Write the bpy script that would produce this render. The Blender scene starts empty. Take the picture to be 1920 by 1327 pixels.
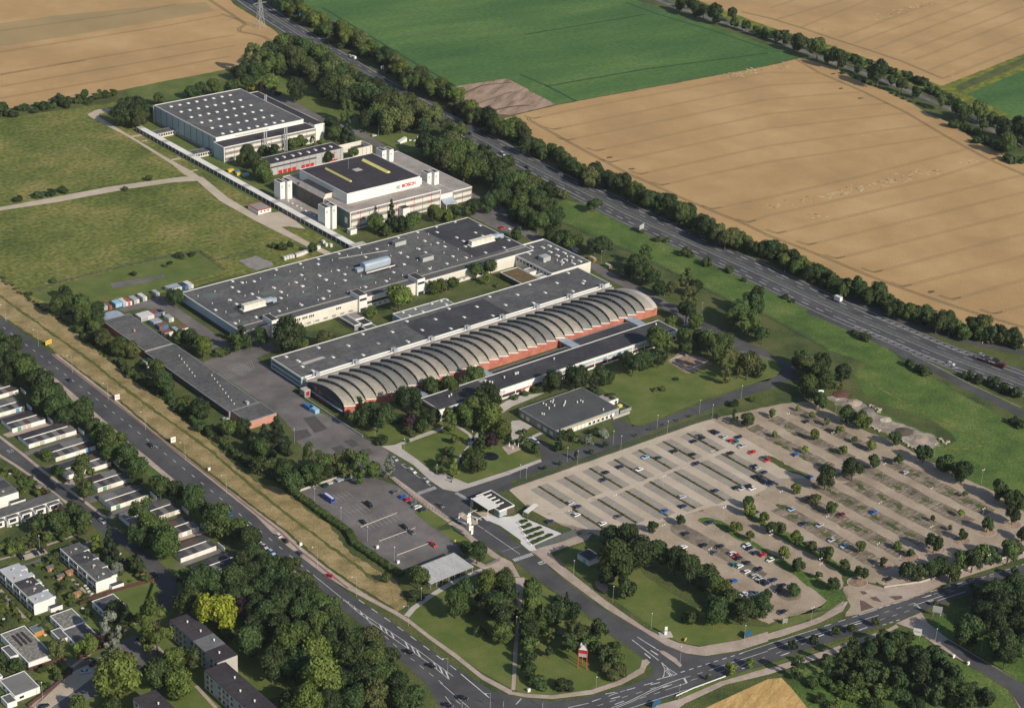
import bpy, math, random
from mathutils import Vector, Matrix, geometry
import numpy as np
SC = bpy.context.scene
COL = SC.collection
F = 3505.9; TH = math.radians(25.746); RO = math.radians(2.6775); HD = math.radians(49.17); CH = 460.0
_R = Vector((math.sin(HD), -math.cos(HD), 0)); _FH = Vector((math.cos(HD), math.sin(HD), 0)); _U = Vector((0, 0, 1))
FW = math.cos(TH) * _FH - math.sin(TH) * _U; _up = math.sin(TH) * _FH + math.cos(TH) * _U
RT = math.cos(RO) * _R + math.sin(RO) * _up; UP = -math.sin(RO) * _R + math.cos(RO) * _up
CAM = Vector((0, 0, CH))
def ray(px, py): return FW + RT * ((px - 960) / F) - UP * ((py - 663.5) / F)
def G(px, py, z=0.0):
    d = ray(px, py); return CAM + d * ((z - CH) / d.z)
def GY(px, py, y):
    d = ray(px, py); return CAM + d * (y / d.y)
def depth(p): return (Vector(p) - CAM).dot(FW)
def mpp(p): return depth(p) / F
def zz(ox, oy, k=4.0):            # survey tile: tile coordinates -> survey coordinates
    return lambda *q: [(ox + q[i] / k, oy + q[i + 1] / k) for i in range(0, len(q), 2)]
def W(pts, z=0.0): return [G(x, y, z) for x, y in pts]

def tag(o, label=None, cat=None, group=None, kind=None):
    if label: o['label'] = label
    if cat: o['category'] = cat
    if group: o['group'] = group
    if kind: o['kind'] = kind
    return o
def link(name, me, parent=None):
    o = bpy.data.objects.new(name, me); COL.objects.link(o)
    if parent: o.parent = parent
    return o
def empty(name, loc=(0, 0, 0), rz=0.0):
    o = bpy.data.objects.new(name, None); COL.objects.link(o)
    o.location = loc; o.rotation_euler = (0, 0, rz); o.empty_display_size = 0.5
    return o
def dup(root, loc, rz=0.0, scale=1.0):
    r = root.copy(); COL.objects.link(r); r.location = loc; r.rotation_euler = (0, 0, rz); r.scale = (scale,) * 3
    for ch in root.children:
        c = ch.copy(); COL.objects.link(c); c.parent = r
        for g in ch.children:
            d = g.copy(); COL.objects.link(d); d.parent = c
    return r
class MB:
    def __init__(s): s.v = []; s.f = []; s.m = []; s.mats = []
    def mi(s, m):
        if m not in s.mats: s.mats.append(m)
        return s.mats.index(m)
    def face(s, pts, m):
        n = len(s.v); s.v += [tuple(p) for p in pts]; s.f.append(tuple(range(n, n + len(pts)))); s.m.append(s.mi(m))
    def box(s, x0, x1, y0, y1, z0, z1, m, top=None, bottom=False):
        if x0 > x1: x0, x1 = x1, x0
        if y0 > y1: y0, y1 = y1, y0
        a = [(x0, y0, z0), (x1, y0, z0), (x1, y1, z0), (x0, y1, z0), (x0, y0, z1), (x1, y0, z1), (x1, y1, z1), (x0, y1, z1)]
        n = len(s.v); s.v += a
        q = [(0, 1, 5, 4), (1, 2, 6, 5), (2, 3, 7, 6), (3, 0, 4, 7)] + ([(3, 2, 1, 0)] if bottom else [])
        for f in q: s.f.append(tuple(n + i for i in f)); s.m.append(s.mi(m))
        s.f.append((n + 4, n + 5, n + 6, n + 7)); s.m.append(s.mi(top or m))
    def obox(s, c, ux, hx, hy, z0, z1, m, top=None):      # oriented box, ux = unit vector of its length
        ux = Vector(ux).normalized(); uy = Vector((-ux.y, ux.x, 0)); c = Vector((c[0], c[1], 0))
        p = [c + ux * (a * hx) + uy * (b * hy) for a, b in ((-1, -1), (1, -1), (1, 1), (-1, 1))]
        s.prism(p, z0, z1, m, top)
    def poly(s, pts, z, m):
        P = [Vector((p[0], p[1], 0)) for p in pts]
        n = len(s.v); s.v += [(p.x, p.y, z) for p in P]; k = s.mi(m)
        for t in geometry.tessellate_polygon([P]):
            a, b, c = (P[i] for i in t)
            if (b - a).cross(c - a).z < 0: t = (t[0], t[2], t[1])
            s.f.append(tuple(n + i for i in t)); s.m.append(k)
    def prism(s, pts, z0, z1, m, top=None):
        s.poly(pts, z1, top or m); P = [Vector((p[0], p[1], 0)) for p in pts]
        ar = sum(P[i].x * P[(i + 1) % len(P)].y - P[(i + 1) % len(P)].x * P[i].y for i in range(len(P)))
        if ar < 0: P = P[::-1]
        for i in range(len(P)):
            a, b = P[i], P[(i + 1) % len(P)]
            s.face([(a.x, a.y, z0), (b.x, b.y, z0), (b.x, b.y, z1), (a.x, a.y, z1)], m)
    def tube(s, a, b, r0, r1, m, n=6, cap=True):
        a = Vector(a); b = Vector(b); d = (b - a).normalized()
        u = d.orthogonal().normalized(); w = d.cross(u); k = s.mi(m); n0 = len(s.v)
        for q, r in ((a, r0), (b, r1)):
            for i in range(n):
                t = 2 * math.pi * i / n; p = q + u * (r * math.cos(t)) + w * (r * math.sin(t)); s.v.append(tuple(p))
        for i in range(n):
            j = (i + 1) % n; s.f.append((n0 + i, n0 + j, n0 + n + j, n0 + n + i)); s.m.append(k)
        if cap: s.f.append(tuple(n0 + n + i for i in range(n))); s.m.append(k)
    def ribbon(s, pts, w, z, m, z0=None):                # flat strip along a polyline
        L, Rr = offs(pts, w / 2), offs(pts, -w / 2); k = s.mi(m)
        n = len(s.v); s.v += [(p.x, p.y, z) for p in Rr] + [(p.x, p.y, z) for p in L]; c = len(pts)
        for i in range(c - 1): s.f.append((n + i, n + i + 1, n + c + i + 1, n + c + i)); s.m.append(k)
        if z0 is not None:
            for A in (L, Rr):
                for i in range(c - 1):
                    p, q = A[i], A[i + 1]; s.face([(p.x, p.y, z0), (q.x, q.y, z0), (q.x, q.y, z), (p.x, p.y, z)], m)
    def build(s, name, parent=None, smooth=False):
        me = bpy.data.meshes.new(name); me.from_pydata(s.v, [], s.f)
        for m in s.mats: me.materials.append(m)
        me.polygons.foreach_set('material_index', s.m)
        if smooth: me.polygons.foreach_set('use_smooth', [True] * len(s.f))
        me.update(); return link(name, me, parent)
def offs(pts, d):
    P = [Vector((p[0], p[1], 0)) for p in pts]; out = []
    for i, p in enumerate(P):
        a = P[max(i - 1, 0)]; b = P[min(i + 1, len(P) - 1)]; t = (b - a).normalized(); out.append(p + Vector((-t.y, t.x, 0)) * d)
    return out
def walk(pts, step, start=0.0):      # points with headings at even steps along a polyline
    P = [Vector((p[0], p[1], 0)) for p in pts]; out = []; t = start
    for a, b in zip(P, P[1:]):
        L = (b - a).length; u = (b - a) / max(L, 1e-6)
        while t < L: out.append((a + u * t, u)); t += step
        t -= L
    return out
def smooth(pts, n=2):
    for _ in range(n):
        q = [pts[0]]
        for a, b in zip(pts, pts[1:]): q += [a * .75 + b * .25, a * .25 + b * .75]
        pts = q + [pts[-1]]
    return pts
ORD = 'first second third fourth fifth sixth seventh eighth ninth tenth eleventh twelfth thirteenth fourteenth fifteenth sixteenth seventeenth eighteenth nineteenth twentieth'.split()
TENS = {2: 'twenty', 3: 'thirty', 4: 'forty', 5: 'fifty'}
def ordw(i):
    i += 1
    if i <= 20: return ORD[i - 1]
    return TENS.get(i // 10, 'sixty') + ('-' + ORD[i % 10 - 1] if i % 10 else 'th')

MATS = {}
def mat(name, c0, c1=None, c2=None, s=0.2, fine=3.0, famt=.25, rough=.9, bump=0.0, stretch=None, spec=.3, metal=0.0, rnd=0.0, space='W', detail=4, felt=None):
    if name in MATS: return MATS[name]
    m = bpy.data.materials.new(name); m.use_nodes = True; nt = m.node_tree; N = nt.nodes; L = nt.links
    b = N['Principled BSDF']; b.inputs['Roughness'].default_value = rough; b.inputs['Specular IOR Level'].default_value = spec
    b.inputs['Metallic'].default_value = metal
    if space == 'W': src = N.new('ShaderNodeNewGeometry').outputs['Position']
    else: src = N.new('ShaderNodeTexCoord').outputs['Object']
    if stretch:
        mp = N.new('ShaderNodeMapping'); mp.inputs['Rotation'].default_value = (0, 0, -stretch[0]); mp.inputs['Scale'].default_value = (stretch[1], stretch[2], 1)
        r = N.new('ShaderNodeMapping'); r.inputs['Rotation'].default_value = (0, 0, -stretch[0]); L.new(src, r.inputs[0])
        mp.inputs['Rotation'].default_value = (0, 0, 0); L.new(r.outputs[0], mp.inputs[0]); src2 = mp.outputs[0]
    else: src2 = src
    n1 = N.new('ShaderNodeTexNoise'); n1.inputs['Scale'].default_value = s; n1.inputs['Detail'].default_value = detail; n1.inputs['Roughness'].default_value = .65; L.new(src2, n1.inputs['Vector'])
    cr = N.new('ShaderNodeValToRGB'); L.new(n1.outputs[0], cr.inputs[0])
    e = cr.color_ramp.elements; c1 = c1 or c0
    if c2: cols = [(.34, c0), (.5, c1), (.66, c2)]
    else: cols = [(.36, c0), (.64, c1)]
    e[0].position, e[0].color = cols[0][0], (*cols[0][1], 1); e[1].position, e[1].color = cols[-1][0], (*cols[-1][1], 1)
    if c2: x = e.new(.5); x.color = (*c1, 1)
    out = cr.outputs[0]
    if famt > 0:
        n2 = N.new('ShaderNodeTexNoise'); n2.inputs['Scale'].default_value = fine; n2.inputs['Detail'].default_value = 3; L.new(src2, n2.inputs['Vector'])
        mr = N.new('ShaderNodeMapRange'); mr.inputs[1].default_value = .3; mr.inputs[2].default_value = .7; mr.inputs[3].default_value = 1 - famt; mr.inputs[4].default_value = 1 + famt; L.new(n2.outputs[0], mr.inputs[0])
        mx = N.new('ShaderNodeVectorMath'); mx.operation = 'SCALE'; L.new(out, mx.inputs[0]); L.new(mr.outputs[0], mx.inputs['Scale']); out = mx.outputs[0]
        if bump:
            bp = N.new('ShaderNodeBump'); bp.inputs['Strength'].default_value = 1; bp.inputs['Distance'].default_value = bump; L.new(n2.outputs[0], bp.inputs['Height']); L.new(bp.outputs[0], b.inputs['Normal'])
    if felt:
        bt = N.new('ShaderNodeTexBrick'); bt.inputs['Scale'].default_value = 1; bt.inputs['Brick Width'].default_value = felt[0]; bt.inputs['Row Height'].default_value = felt[1]; bt.inputs['Mortar Size'].default_value = .045; bt.inputs['Mortar Smooth'].default_value = .3
        for q, v in (('Color1', 1 - felt[2]), ('Color2', 1 + felt[2]), ('Mortar', 1 - felt[2] * 2.2)): bt.inputs[q].default_value = (v, v, v, 1)
        L.new(src, bt.inputs['Vector']); mm = N.new('ShaderNodeVectorMath'); mm.operation = 'MULTIPLY'; L.new(out, mm.inputs[0]); L.new(bt.outputs[0], mm.inputs[1]); out = mm.outputs[0]
    if rnd:
        oi = N.new('ShaderNodeObjectInfo'); hs = N.new('ShaderNodeHueSaturation'); L.new(out, hs.inputs['Color'])
        m1 = N.new('ShaderNodeMapRange'); m1.inputs[3].default_value = .5 - .03 * rnd; m1.inputs[4].default_value = .5 + .015 * rnd; L.new(oi.outputs['Random'], m1.inputs[0]); L.new(m1.outputs[0], hs.inputs['Hue'])
        wn = N.new('ShaderNodeMath'); wn.operation = 'MULTIPLY'; wn.inputs[1].default_value = 7.31; L.new(oi.outputs['Random'], wn.inputs[0])
        fr = N.new('ShaderNodeMath'); fr.operation = 'FRACT'; L.new(wn.outputs[0], fr.inputs[0])
        m2 = N.new('ShaderNodeMapRange'); m2.inputs[3].default_value = 1 - .55 * rnd; m2.inputs[4].default_value = 1 + .65 * rnd; L.new(fr.outputs[0], m2.inputs[0]); L.new(m2.outputs[0], hs.inputs['Value']); out = hs.outputs[0]
    L.new(out, b.inputs['Base Color']); MATS[name] = m
    return m
def flat(name, c, rough=.6, **k): return mat(name, tuple(x * .94 for x in c), tuple(min(x * 1.06, 1) for x in c), s=k.pop('s', .5), fine=k.pop('fine', 6), famt=k.pop('famt', .06), rough=rough, **k)
def hexc(h, k=1.0):
    v = [int(h[i:i + 2], 16) / 255 for i in (0, 2, 4)]
    return tuple(k * (x / 12.92 if x <= .04045 else ((x + .055) / 1.055) ** 2.4) for x in v)

m_base = mat('rough_grass', (.040, .062, .018), (.078, .100, .027), (.118, .122, .042), s=.05, fine=1.2, famt=.4, bump=.25, detail=6)
m_meadow = mat('meadow_grass', (.078, .106, .019), (.138, .156, .033), (.235, .205, .066), s=.022, fine=.35, famt=.45, bump=.3, detail=10)
m_lawn = mat('mown_lawn', (.080, .118, .024), (.112, .146, .033), (.158, .168, .050), s=.06, fine=1.6, famt=.2, bump=.08, detail=6)
m_lush = mat('lush_meadow', (.048, .092, .018), (.084, .140, .027), (.145, .180, .045), s=.045, fine=.8, famt=.35, bump=.25, detail=8)
m_dry = mat('dry_verge_grass', (.190, .150, .062), (.290, .222, .100), (.40, .30, .155), s=.10, fine=1.3, famt=.34, bump=.15, detail=7)
m_weeds = mat('verge_weeds', (.075, .105, .014), (.14, .16, .02), (.27, .25, .03), s=.12, fine=1.2, famt=.4, bump=.3, detail=6)
m_wheat = mat('ripe_wheat', (.375, .240, .108), (.440, .283, .126), (.51, .338, .162), s=.014, fine=1.3, famt=.20, bump=.05, detail=10)
m_wheat2 = mat('greying_wheat', (.30, .22, .10), (.345, .25, .118), (.385, .275, .135), s=.014, fine=1.3, famt=.2, detail=10)
m_stub = mat('stubble_field', (.38, .24, .09), (.50, .32, .12), (.62, .42, .17), s=.3, fine=2.5, famt=.25, stretch=(.35, .15, 1.0))
m_crop = mat('green_crop', (.046, .112, .028), (.066, .144, .035), (.105, .185, .046), s=.02, fine=.8, famt=.35, detail=9, stretch=(-.08, .25, 1.0))
m_soil = mat('dry_soil', (.20, .135, .09), (.33, .23, .165), (.42, .30, .22), s=.15, fine=2, famt=.25, stretch=(.5, .25, 1.2))
m_track = mat('tractor_track', (.085, .066, .030), (.135, .10, .045), s=.3, famt=.3)
m_asph = mat('road_asphalt', (.058, .058, .062), (.077, .077, .081), (.100, .099, .102), s=.06, fine=2, famt=.14, detail=7, rough=.85)
m_asphw = mat('weathered_asphalt', (.105, .097, .095), (.150, .138, .133), (.200, .185, .177), s=.05, fine=1.5, famt=.14, rough=.9, detail=7)
m_asphd = mat('fresh_asphalt', (.030, .031, .036), (.040, .041, .047), s=.1, fine=4, famt=.12, rough=.85)
m_gravel = mat('gravel_parking', (.285, .222, .160), (.365, .290, .215), (.445, .362, .278), s=.05, fine=1.1, famt=.14, detail=8)
m_pave = mat('block_paving', (.42, .345, .262), (.49, .41, .318), (.55, .47, .375), s=.05, fine=1.2, famt=.10, detail=7)
m_bay = mat('parking_bay_grid', (.270, .242, .205), (.345, .310, .265), s=.1, fine=1.3, famt=.16, detail=6)
m_slab = mat('pale_concrete', (.42, .385, .35), (.50, .46, .42), s=.12, fine=2, famt=.08)
m_white_slab = mat('white_paving', (.58, .56, .54), (.66, .64, .62), s=.1, fine=2, famt=.05)
m_side = mat('pinkish_sidewalk', (.34, .27, .225), (.41, .33, .275), (.47, .385, .33), s=.12, fine=1.4, famt=.10)
m_redpath = mat('red_cycle_path', (.20, .105, .085), (.25, .14, .115), s=.2, famt=.15)
m_paint = mat('road_paint', (.46, .46, .45), (.68, .68, .66), s=.35, fine=3, famt=.12)
m_worn = flat('worn_paint', (.38, .37, .36), .8)
m_hedgeline = mat('hedge_strip_green', (.065, .060, .022), (.10, .088, .035), (.135, .115, .05), s=.5, fine=3, famt=.4)
m_roof = mat('bitumen_roof', (.082, .083, .085), (.106, .106, .107), (.140, .138, .133), s=.045, fine=.5, famt=.24, detail=10, rough=.92, felt=(9, 1.1, .09))
m_roofd = mat('dark_bitumen_roof', (.040, .040, .047), (.053, .053, .060), (.074, .073, .078), s=.05, fine=.6, famt=.2, detail=10, rough=.88, felt=(10, 1.2, .10))
m_roofp = mat('faded_green_roof_patch', (.105, .135, .125), (.14, .168, .155), s=.2, fine=2, famt=.12)
m_roofg = mat('pale_gravel_roof', (.27, .235, .21), (.325, .29, .265), (.37, .335, .31), s=.08, fine=1, famt=.16, detail=9, felt=(12, 2.5, .05))
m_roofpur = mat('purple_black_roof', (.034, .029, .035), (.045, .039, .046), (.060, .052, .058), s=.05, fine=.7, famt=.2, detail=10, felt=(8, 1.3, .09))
m_white = mat('white_render', (.70, .685, .64), (.78, .765, .72), s=.08, fine=.9, famt=.04, rough=.75)
m_cream = mat('cream_panel', (.60, .565, .475), (.69, .655, .57), s=.1, fine=1, famt=.06, rough=.8)
m_grey = mat('grey_cladding', (.36, .365, .36), (.43, .43, .42), s=.1, fine=1, famt=.06, rough=.6)
m_band = mat('grey_band', (.19, .20, .195), (.245, .25, .245), s=.3, fine=1.5, famt=.15, rough=.4)
m_greyd = mat('grey_panel', (.24, .245, .24), (.29, .295, .285), s=.1, fine=1, famt=.06, rough=.6)
m_blue = mat('blue_grey_cladding', (.30, .40, .44), (.36, .46, .50), s=.1, fine=1, famt=.05, rough=.55)
m_glass = flat('window_glass', (.030, .038, .048), .12, spec=.6)
m_skyl = mat('skylight_dome', (.62, .60, .58), (.74, .72, .70), s=.4, famt=.06, rough=.35)
m_brick = mat('red_brick', (.34, .115, .075), (.43, .155, .108), (.48, .195, .145), s=.25, fine=2.2, famt=.14)
m_brickp = mat('pale_red_brick', (.44, .21, .16), (.52, .26, .20), s=.25, fine=2.2, famt=.12)
m_red = flat('red_paint', (.46, .03, .03), .5)
m_redtrim = flat('red_trim', (.36, .05, .06), .5)
m_yel = flat('yellow_paint', (.66, .50, .06), .5)
m_ltyel = flat('pale_yellow_gratings', (.78, .72, .24), .5)
m_metal = mat('galvanised_metal', (.42, .44, .45), (.54, .56, .57), s=.5, famt=.08, rough=.4, metal=.35)
m_zinc = mat('zinc_roof', (.33, .40, .46), (.42, .49, .55), s=.4, famt=.08, rough=.45, metal=.2)
m_shed = mat('ribbed_tan_roof', (.27, .245, .20), (.315, .285, .235), (.36, .33, .275), s=.12, fine=.6, famt=.12, rough=.7, detail=9, felt=(7, .9, .05))
m_shedg = mat('ribbed_grey_roof', (.17, .165, .15), (.21, .205, .185), s=.12, fine=.6, famt=.08, rough=.7)
m_shedglass = flat('shed_glazing', (.045, .065, .095), .3, spec=.5)
m_navy = flat('dark_end_wall', (.035, .045, .065), .5)
m_teal = flat('teal_panel', (.10, .16, .165), .5)
m_wood = mat('garden_wood', (.20, .115, .06), (.28, .17, .09), s=1, famt=.2)
m_lichen = mat('mottled_lichen_roof', (.11, .105, .095), (.20, .19, .17), (.36, .34, .30), s=.9, fine=4, famt=.25, detail=8)
m_poles = flat('pale_lamp_pole', (.42, .44, .44), .5)
m_darkp = flat('dark_steel', (.07, .08, .08), .5)
m_stone = mat('sandstone_block', (.38, .33, .24), (.52, .46, .36), s=.6, famt=.15)
m_trunk = mat('tree_bark', (.07, .055, .04), (.13, .105, .08), s=2, famt=.25, space='O')
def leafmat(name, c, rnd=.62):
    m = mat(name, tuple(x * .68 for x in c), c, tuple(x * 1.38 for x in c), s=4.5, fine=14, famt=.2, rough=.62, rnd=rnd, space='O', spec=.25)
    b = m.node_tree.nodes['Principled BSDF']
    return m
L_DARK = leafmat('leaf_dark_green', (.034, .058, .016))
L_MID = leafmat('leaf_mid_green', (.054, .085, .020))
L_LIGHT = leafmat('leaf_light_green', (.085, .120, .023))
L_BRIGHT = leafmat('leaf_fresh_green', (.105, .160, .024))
L_YEL = leafmat('leaf_golden', (.21, .235, .018), .25)
L_OLIVE = leafmat('leaf_olive', (.072, .088, .026))
L_PURP = leafmat('leaf_copper', (.032, .016, .022), .4)
L_GREY = leafmat('leaf_silvery', (.15, .17, .13), .4)
L_CON = leafmat('needles_dark', (.022, .038, .016), .7)
A1, A2, A3, A4 = (zz(x, 0) for x in (0, 480, 960, 1440)); B1, B2, B3, B4 = (zz(x, 332) for x in (0, 480, 960, 1440))
C1, C2, C3, C4 = (zz(x, 664) for x in (0, 480, 960, 1440)); D1, D2, D3, D4 = (zz(x, 995) for x in (0, 480, 960, 1440))
def S(x, y, *r): return [(x, y)] + [(r[i], r[i + 1]) for i in range(0, len(r), 2)]
RAG = {'meadow_grass': .8, 'lush_meadow': .8, 'dry_verge_grass': .9, 'verge_weeds': .8, 'gravel_parking': .45, 'rough_grass': .7, 'dry_soil': .5, 'worn_gravel_bays': .7, 'mown_lawn': .22, 'ripe_wheat': .5, 'sandy_debris_ground': 1.2, 'grey_gravel_yard': .8, 'weathered_asphalt': .2}
def sheet(name, m, pts, z, label, cat='ground', prism=False, kind='structure', raw=False):
    mb = MB(); P = pts if raw else W(pts); j = RAG.get(m.name)
    if j and not prism:
        r = random.Random(label); Q = []
        for a, c in zip(P, P[1:] + P[:1]):
            n = min(int((c - a).length / 3.5), 60) + 1
            for k in range(n): Q.append(a.lerp(c, k / n) + (Vector((r.uniform(-j, j), r.uniform(-j, j), 0)) if k else Vector()))
        P = Q
    if prism: mb.prism(P, 0.0, z, m)
    else: mb.poly(P, z, m)
    return tag(mb.build(name), label, cat, kind=kind)
def strip(name, m, lines, w, z, label, cat='ground', raw=False, z0=None):
    mb = MB()
    for pts in lines:
        P = pts if raw else W(pts)
        if 'grass' in m.name:
            r = random.Random(7); Q = [q for q, u in walk(P, 2.5)]; O1 = offs(Q, w / 2); O2 = offs(Q, -w / 2); O1 = [q + (o - q) * r.uniform(.3, 1.25) for q, o in zip(Q, O1)]; O2 = [q + (o - q) * r.uniform(.3, 1.25) for q, o in zip(Q, O2)]
            for i in range(len(Q) - 1): mb.face([(t.x, t.y, z) for t in (O2[i], O2[i + 1], O1[i + 1], O1[i])], m)
        else: mb.ribbon(P, w, z, m, z0)
    return tag(mb.build(name), label, cat, kind='structure')
g = MB(); n_ = 24; ext = 5200
for i in range(n_):
    for j in range(n_):
        x0 = -2600 + i * 400; y0 = -2600 + j * 400
        g.face([(x0, y0, 0), (x0 + 400, y0, 0), (x0 + 400, y0 + 400, 0), (x0, y0 + 400, 0)], m_base)
tag(g.build('ground'), 'dark rough grass ground under the whole site', 'ground', kind='structure')
sheet('field', m_wheat, S(-700, -60, -700, 325, 0, 206, 160, 183, 235, 168, 300, 154, 375, 140, 433, 129, 470, 113, 499, 97, 524, 85, 532, 74, 514, 57, 489, 40, 468, 27, 440, 10, 415, -20, 350, -150), .03, 'ripe wheat field beyond the large skylit hall', 'field')
sheet('field', m_wheat2, S(-700, 215, 0, 88, 110, 71, 290, 41, 402, 21, 385, 4, 250, 16, 110, 29, 0, 44, -700, 155), .05, 'greyer band across the wheat field beyond the skylit hall', 'field')
sheet('field', m_crop, S(430, -80, 555, 3, 605, 24, 670, 72, 745, 122, 800, 143, 845, 163, 947, 148, 960, 152, 1040, 196, 1440, 123, 1497, 108, 1440, 86, 1335, 48, 1210, 8, 1150, -20, 1050, -60, 900, -120, 500, -140), .03, 'dark green crop field across the motorway', 'field')
sheet('field', m_soil, S(830, 172, 849, 163, 947, 148, 960, 152, 1041, 196, 960, 216, 932, 214), .05, 'small bare plot at the corner of the green crop', 'field')
sheet('field', m_wheat, [(945, 222), (1041, 198), (1440, 124), (1498, 110)] + A4(330, 455, 500, 510, 640, 590, 900, 690, 1050, 760, 1190, 850, 1380, 930, 1590, 1080, 1700, 1120, 1919, 1230) + [(2010, 352), (2100, 420), (2100, 720)]
      + [(1920, 648), (1872, 640), (1810, 615), (1715, 585), (1677, 560), (1595, 540), (1532, 510), (1490, 495), (1440, 468), (1385, 455), (1330, 432), (1277, 408), (1227, 374), (1167, 347), (1100, 328), (1042, 292), (987, 262), (950, 238)], .03, 'large ripe wheat field with tramlines across the motorway', 'field')
sheet('field', m_wheat, S(1250, -60, 1312, 2) + A3(1919, 200) + A4(400, 318, 800, 458, 1300, 645, 1400, 610, 1919, 405) + S(2040, 52, 2040, -200, 1250, -200), .03, 'farther wheat field beyond the tree-lined country road', 'field')
sheet('field', m_crop, A4(1490, 705, 1919, 530) + S(2020, 85, 2020, 290, 1950, 240) + A4(1860, 890), .03, 'small dark green field beside the country road', 'field')
sheet('verge', m_weeds, A3(1240, -60, 1410, 0, 1919, 195) + A4(400, 312, 800, 452, 1300, 640, 1919, 400) + S(2020, 48, 2020, 86) + A4(1919, 535, 1490, 708, 1860, 890) + S(1920, 232, 1980, 290) + A4(1900, 1000, 1600, 880, 1300, 740, 1000, 610, 700, 500, 400, 380, 0, 230) + A3(1800, 225, 1500, 90, 1200, -20), .015, 'yellow-green weedy verge along the country road', 'verge')
sheet('verge', m_base, A4(1400, 650, 1919, 430) + S(1975, 98, 1975, 110) + A4(1919, 480, 1430, 690), .03, 'dark ditch between weedy verges', 'verge')
m_trackf = mat('faint_tractor_track', (.19, .135, .065), (.27, .19, .09), s=.08, famt=.4)
head = W(S(990, 221) + A3(130, 902, 280, 985, 580, 1150, 900, 1320) + B3(930, 0, 1300, 170, 1480, 245, 1730, 345, 1919, 437) + B4(270, 540, 480, 625, 750, 737, 980, 825, 1330, 947, 1640, 1047, 1919, 1127) + S(2000, 636))
head2 = W(A4(200, 440, 380, 545, 700, 682, 1030, 842, 1330, 1020, 1640, 1190, 1919, 1310) + S(2010, 372))
rowsL = [A3(150, 893, 500, 815, 1300, 665, 1919, 545), A3(300, 975, 1919, 640), A3(400, 1055, 1919, 745), A3(620, 1135, 1919, 855), A3(730, 1220, 1919, 965), A3(950, 1310, 1919, 1095), B3(1110, 65, 1400, -3, 1919, -112),
         B3(1490, 243, 1919, 155) + B4(680, 0), B3(1760, 345, 1919, 290) + B4(1200, 22), B4(60, 425, 1850, 0), B4(290, 512, 1919, 115), B4(500, 615, 1919, 265), B4(785, 718, 1919, 425), B4(1000, 825, 1919, 590), B4(1370, 922, 1919, 770), B4(1680, 1030, 1919, 965)]
ends = [A4(380, 550), A4(560, 615), A4(700, 690), A4(900, 775), A4(1030, 850), A4(1200, 935), A4(1330, 1020), A4(1500, 1115), A4(1650, 1210), None, None, None, None, None, None, None]
lines = []
for r, e in zip(rowsL, ends):
    P = W(r)
    if e: P.append(G(*e[0]))
    else:
        d = (P[-1] - P[-2]).normalized(); P.append(P[-1] + d * 220)
    lines.append(P)
mb = MB()
for P in lines + [head, head2]:
    for d in (-1.0, 1.0): mb.ribbon(offs(P, d), .55 if P not in (head, head2) else .8, .05, m_trackf if P not in (head, head2) else m_track)
for P in lines:
    a, b = P[0], P[1]; u = (b - a).normalized()
    for sgn in (0, 1.8): mb.ribbon(smooth([a + Vector((-1 + sgn, 9, 0)), a + Vector((-.5 + sgn, 2, 0)), a + u * (2 + sgn), a + u * 9], 2), .6, .055, m_track)
tag(mb.build('field_tracks'), 'paired tractor tracks through the large wheat field', 'field tracks', kind='structure')
mb = MB()
ne = [A4(60, 150, 560, 0), A4(250, 205, 760, 0), A4(530, 285, 1240, 20), A4(800, 370, 1919, -70), A4(640, 330, 1500, 10), A4(1000, 400, 1919, 50), A4(1100, 450, 1919, 130), A4(1200, 530, 1919, 250), A4(1380, 565, 1919, 350), A4(20, 60, 200, 0)]
for r in ne:
    P = W(r)
    for d in (-1, 1): mb.ribbon(offs(P, d), .6, .05, m_trackf)
P = W(A4(-200, 90, 20, 140, 250, 210, 500, 295, 780, 385, 1000, 460, 1200, 545, 1310, 590, 1370, 570))
for d in (-1, 1): mb.ribbon(offs(P, d), .8, .052, m_track)
nw = [[(0, 98), (300, 51), (420, 28)], [(-40, 148), (200, 105), (440, 66)], [(-40, 170), (200, 128), (440, 86)], [(0, 185), (200, 150), (430, 106)], [(0, 140), (160, 113)], [(0, 58), (250, 24), (330, 8)]]
for r in nw:
    P = W(r)
    for d in (-1, 1): mb.ribbon(offs(P, d), .45, .06, m_track)
P = W(A1(1570, 0, 1700, 85, 1760, 125, 1840, 185, 1790, 220, 1800, 240, 1919, 262) + A2(60, 280, 150, 330))
for d in (-1.1, 1.1): mb.ribbon(offs(P, d), .9, .06, m_track)
cr = [A2(500, 60, 900, 300, 1200, 480, 1400, 590), A3(850, 20, 1100, 110, 1500, 230, 1919, 370), A3(60, 560, 250, 640, 480, 760), A3(250, 650, 1000, 520, 1919, 400), A3(100, 260, 1000, 110)]
tag(mb.build('field_tracks'), 'faint tractor tracks in the farther wheat fields', 'field tracks', kind='structure')
mb = MB()
for r in cr: mb.ribbon(W(r), 2.2, .05, mat('crop_track', (.022, .052, .018), (.03, .068, .022), s=.2))
mb.ribbon(W(A2(1560, 700, 1700, 640, 1919, 620)), 2, .07, m_track); mb.ribbon(W(A2(1650, 780, 1919, 690)), 1.2, .07, m_track); mb.ribbon(W(A2(1780, 830, 1919, 800) + A3(130, 790)), 2.5, .07, m_track)
tag(mb.build('field_tracks'), 'faint furrows in the green crop and bare plot', 'field tracks', kind='structure')
sheet('meadow', m_meadow, S(-340, 280, 60, 214, 165, 200, 235, 188, 280, 210, 640, 458, 545, 500, 420, 520, 345, 545, 240, 556, 175, 580, 150, 610, 100, 590, 55, 556, 0, 526), .015, 'rough olive meadow beside the covered walkway', 'meadow')
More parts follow.
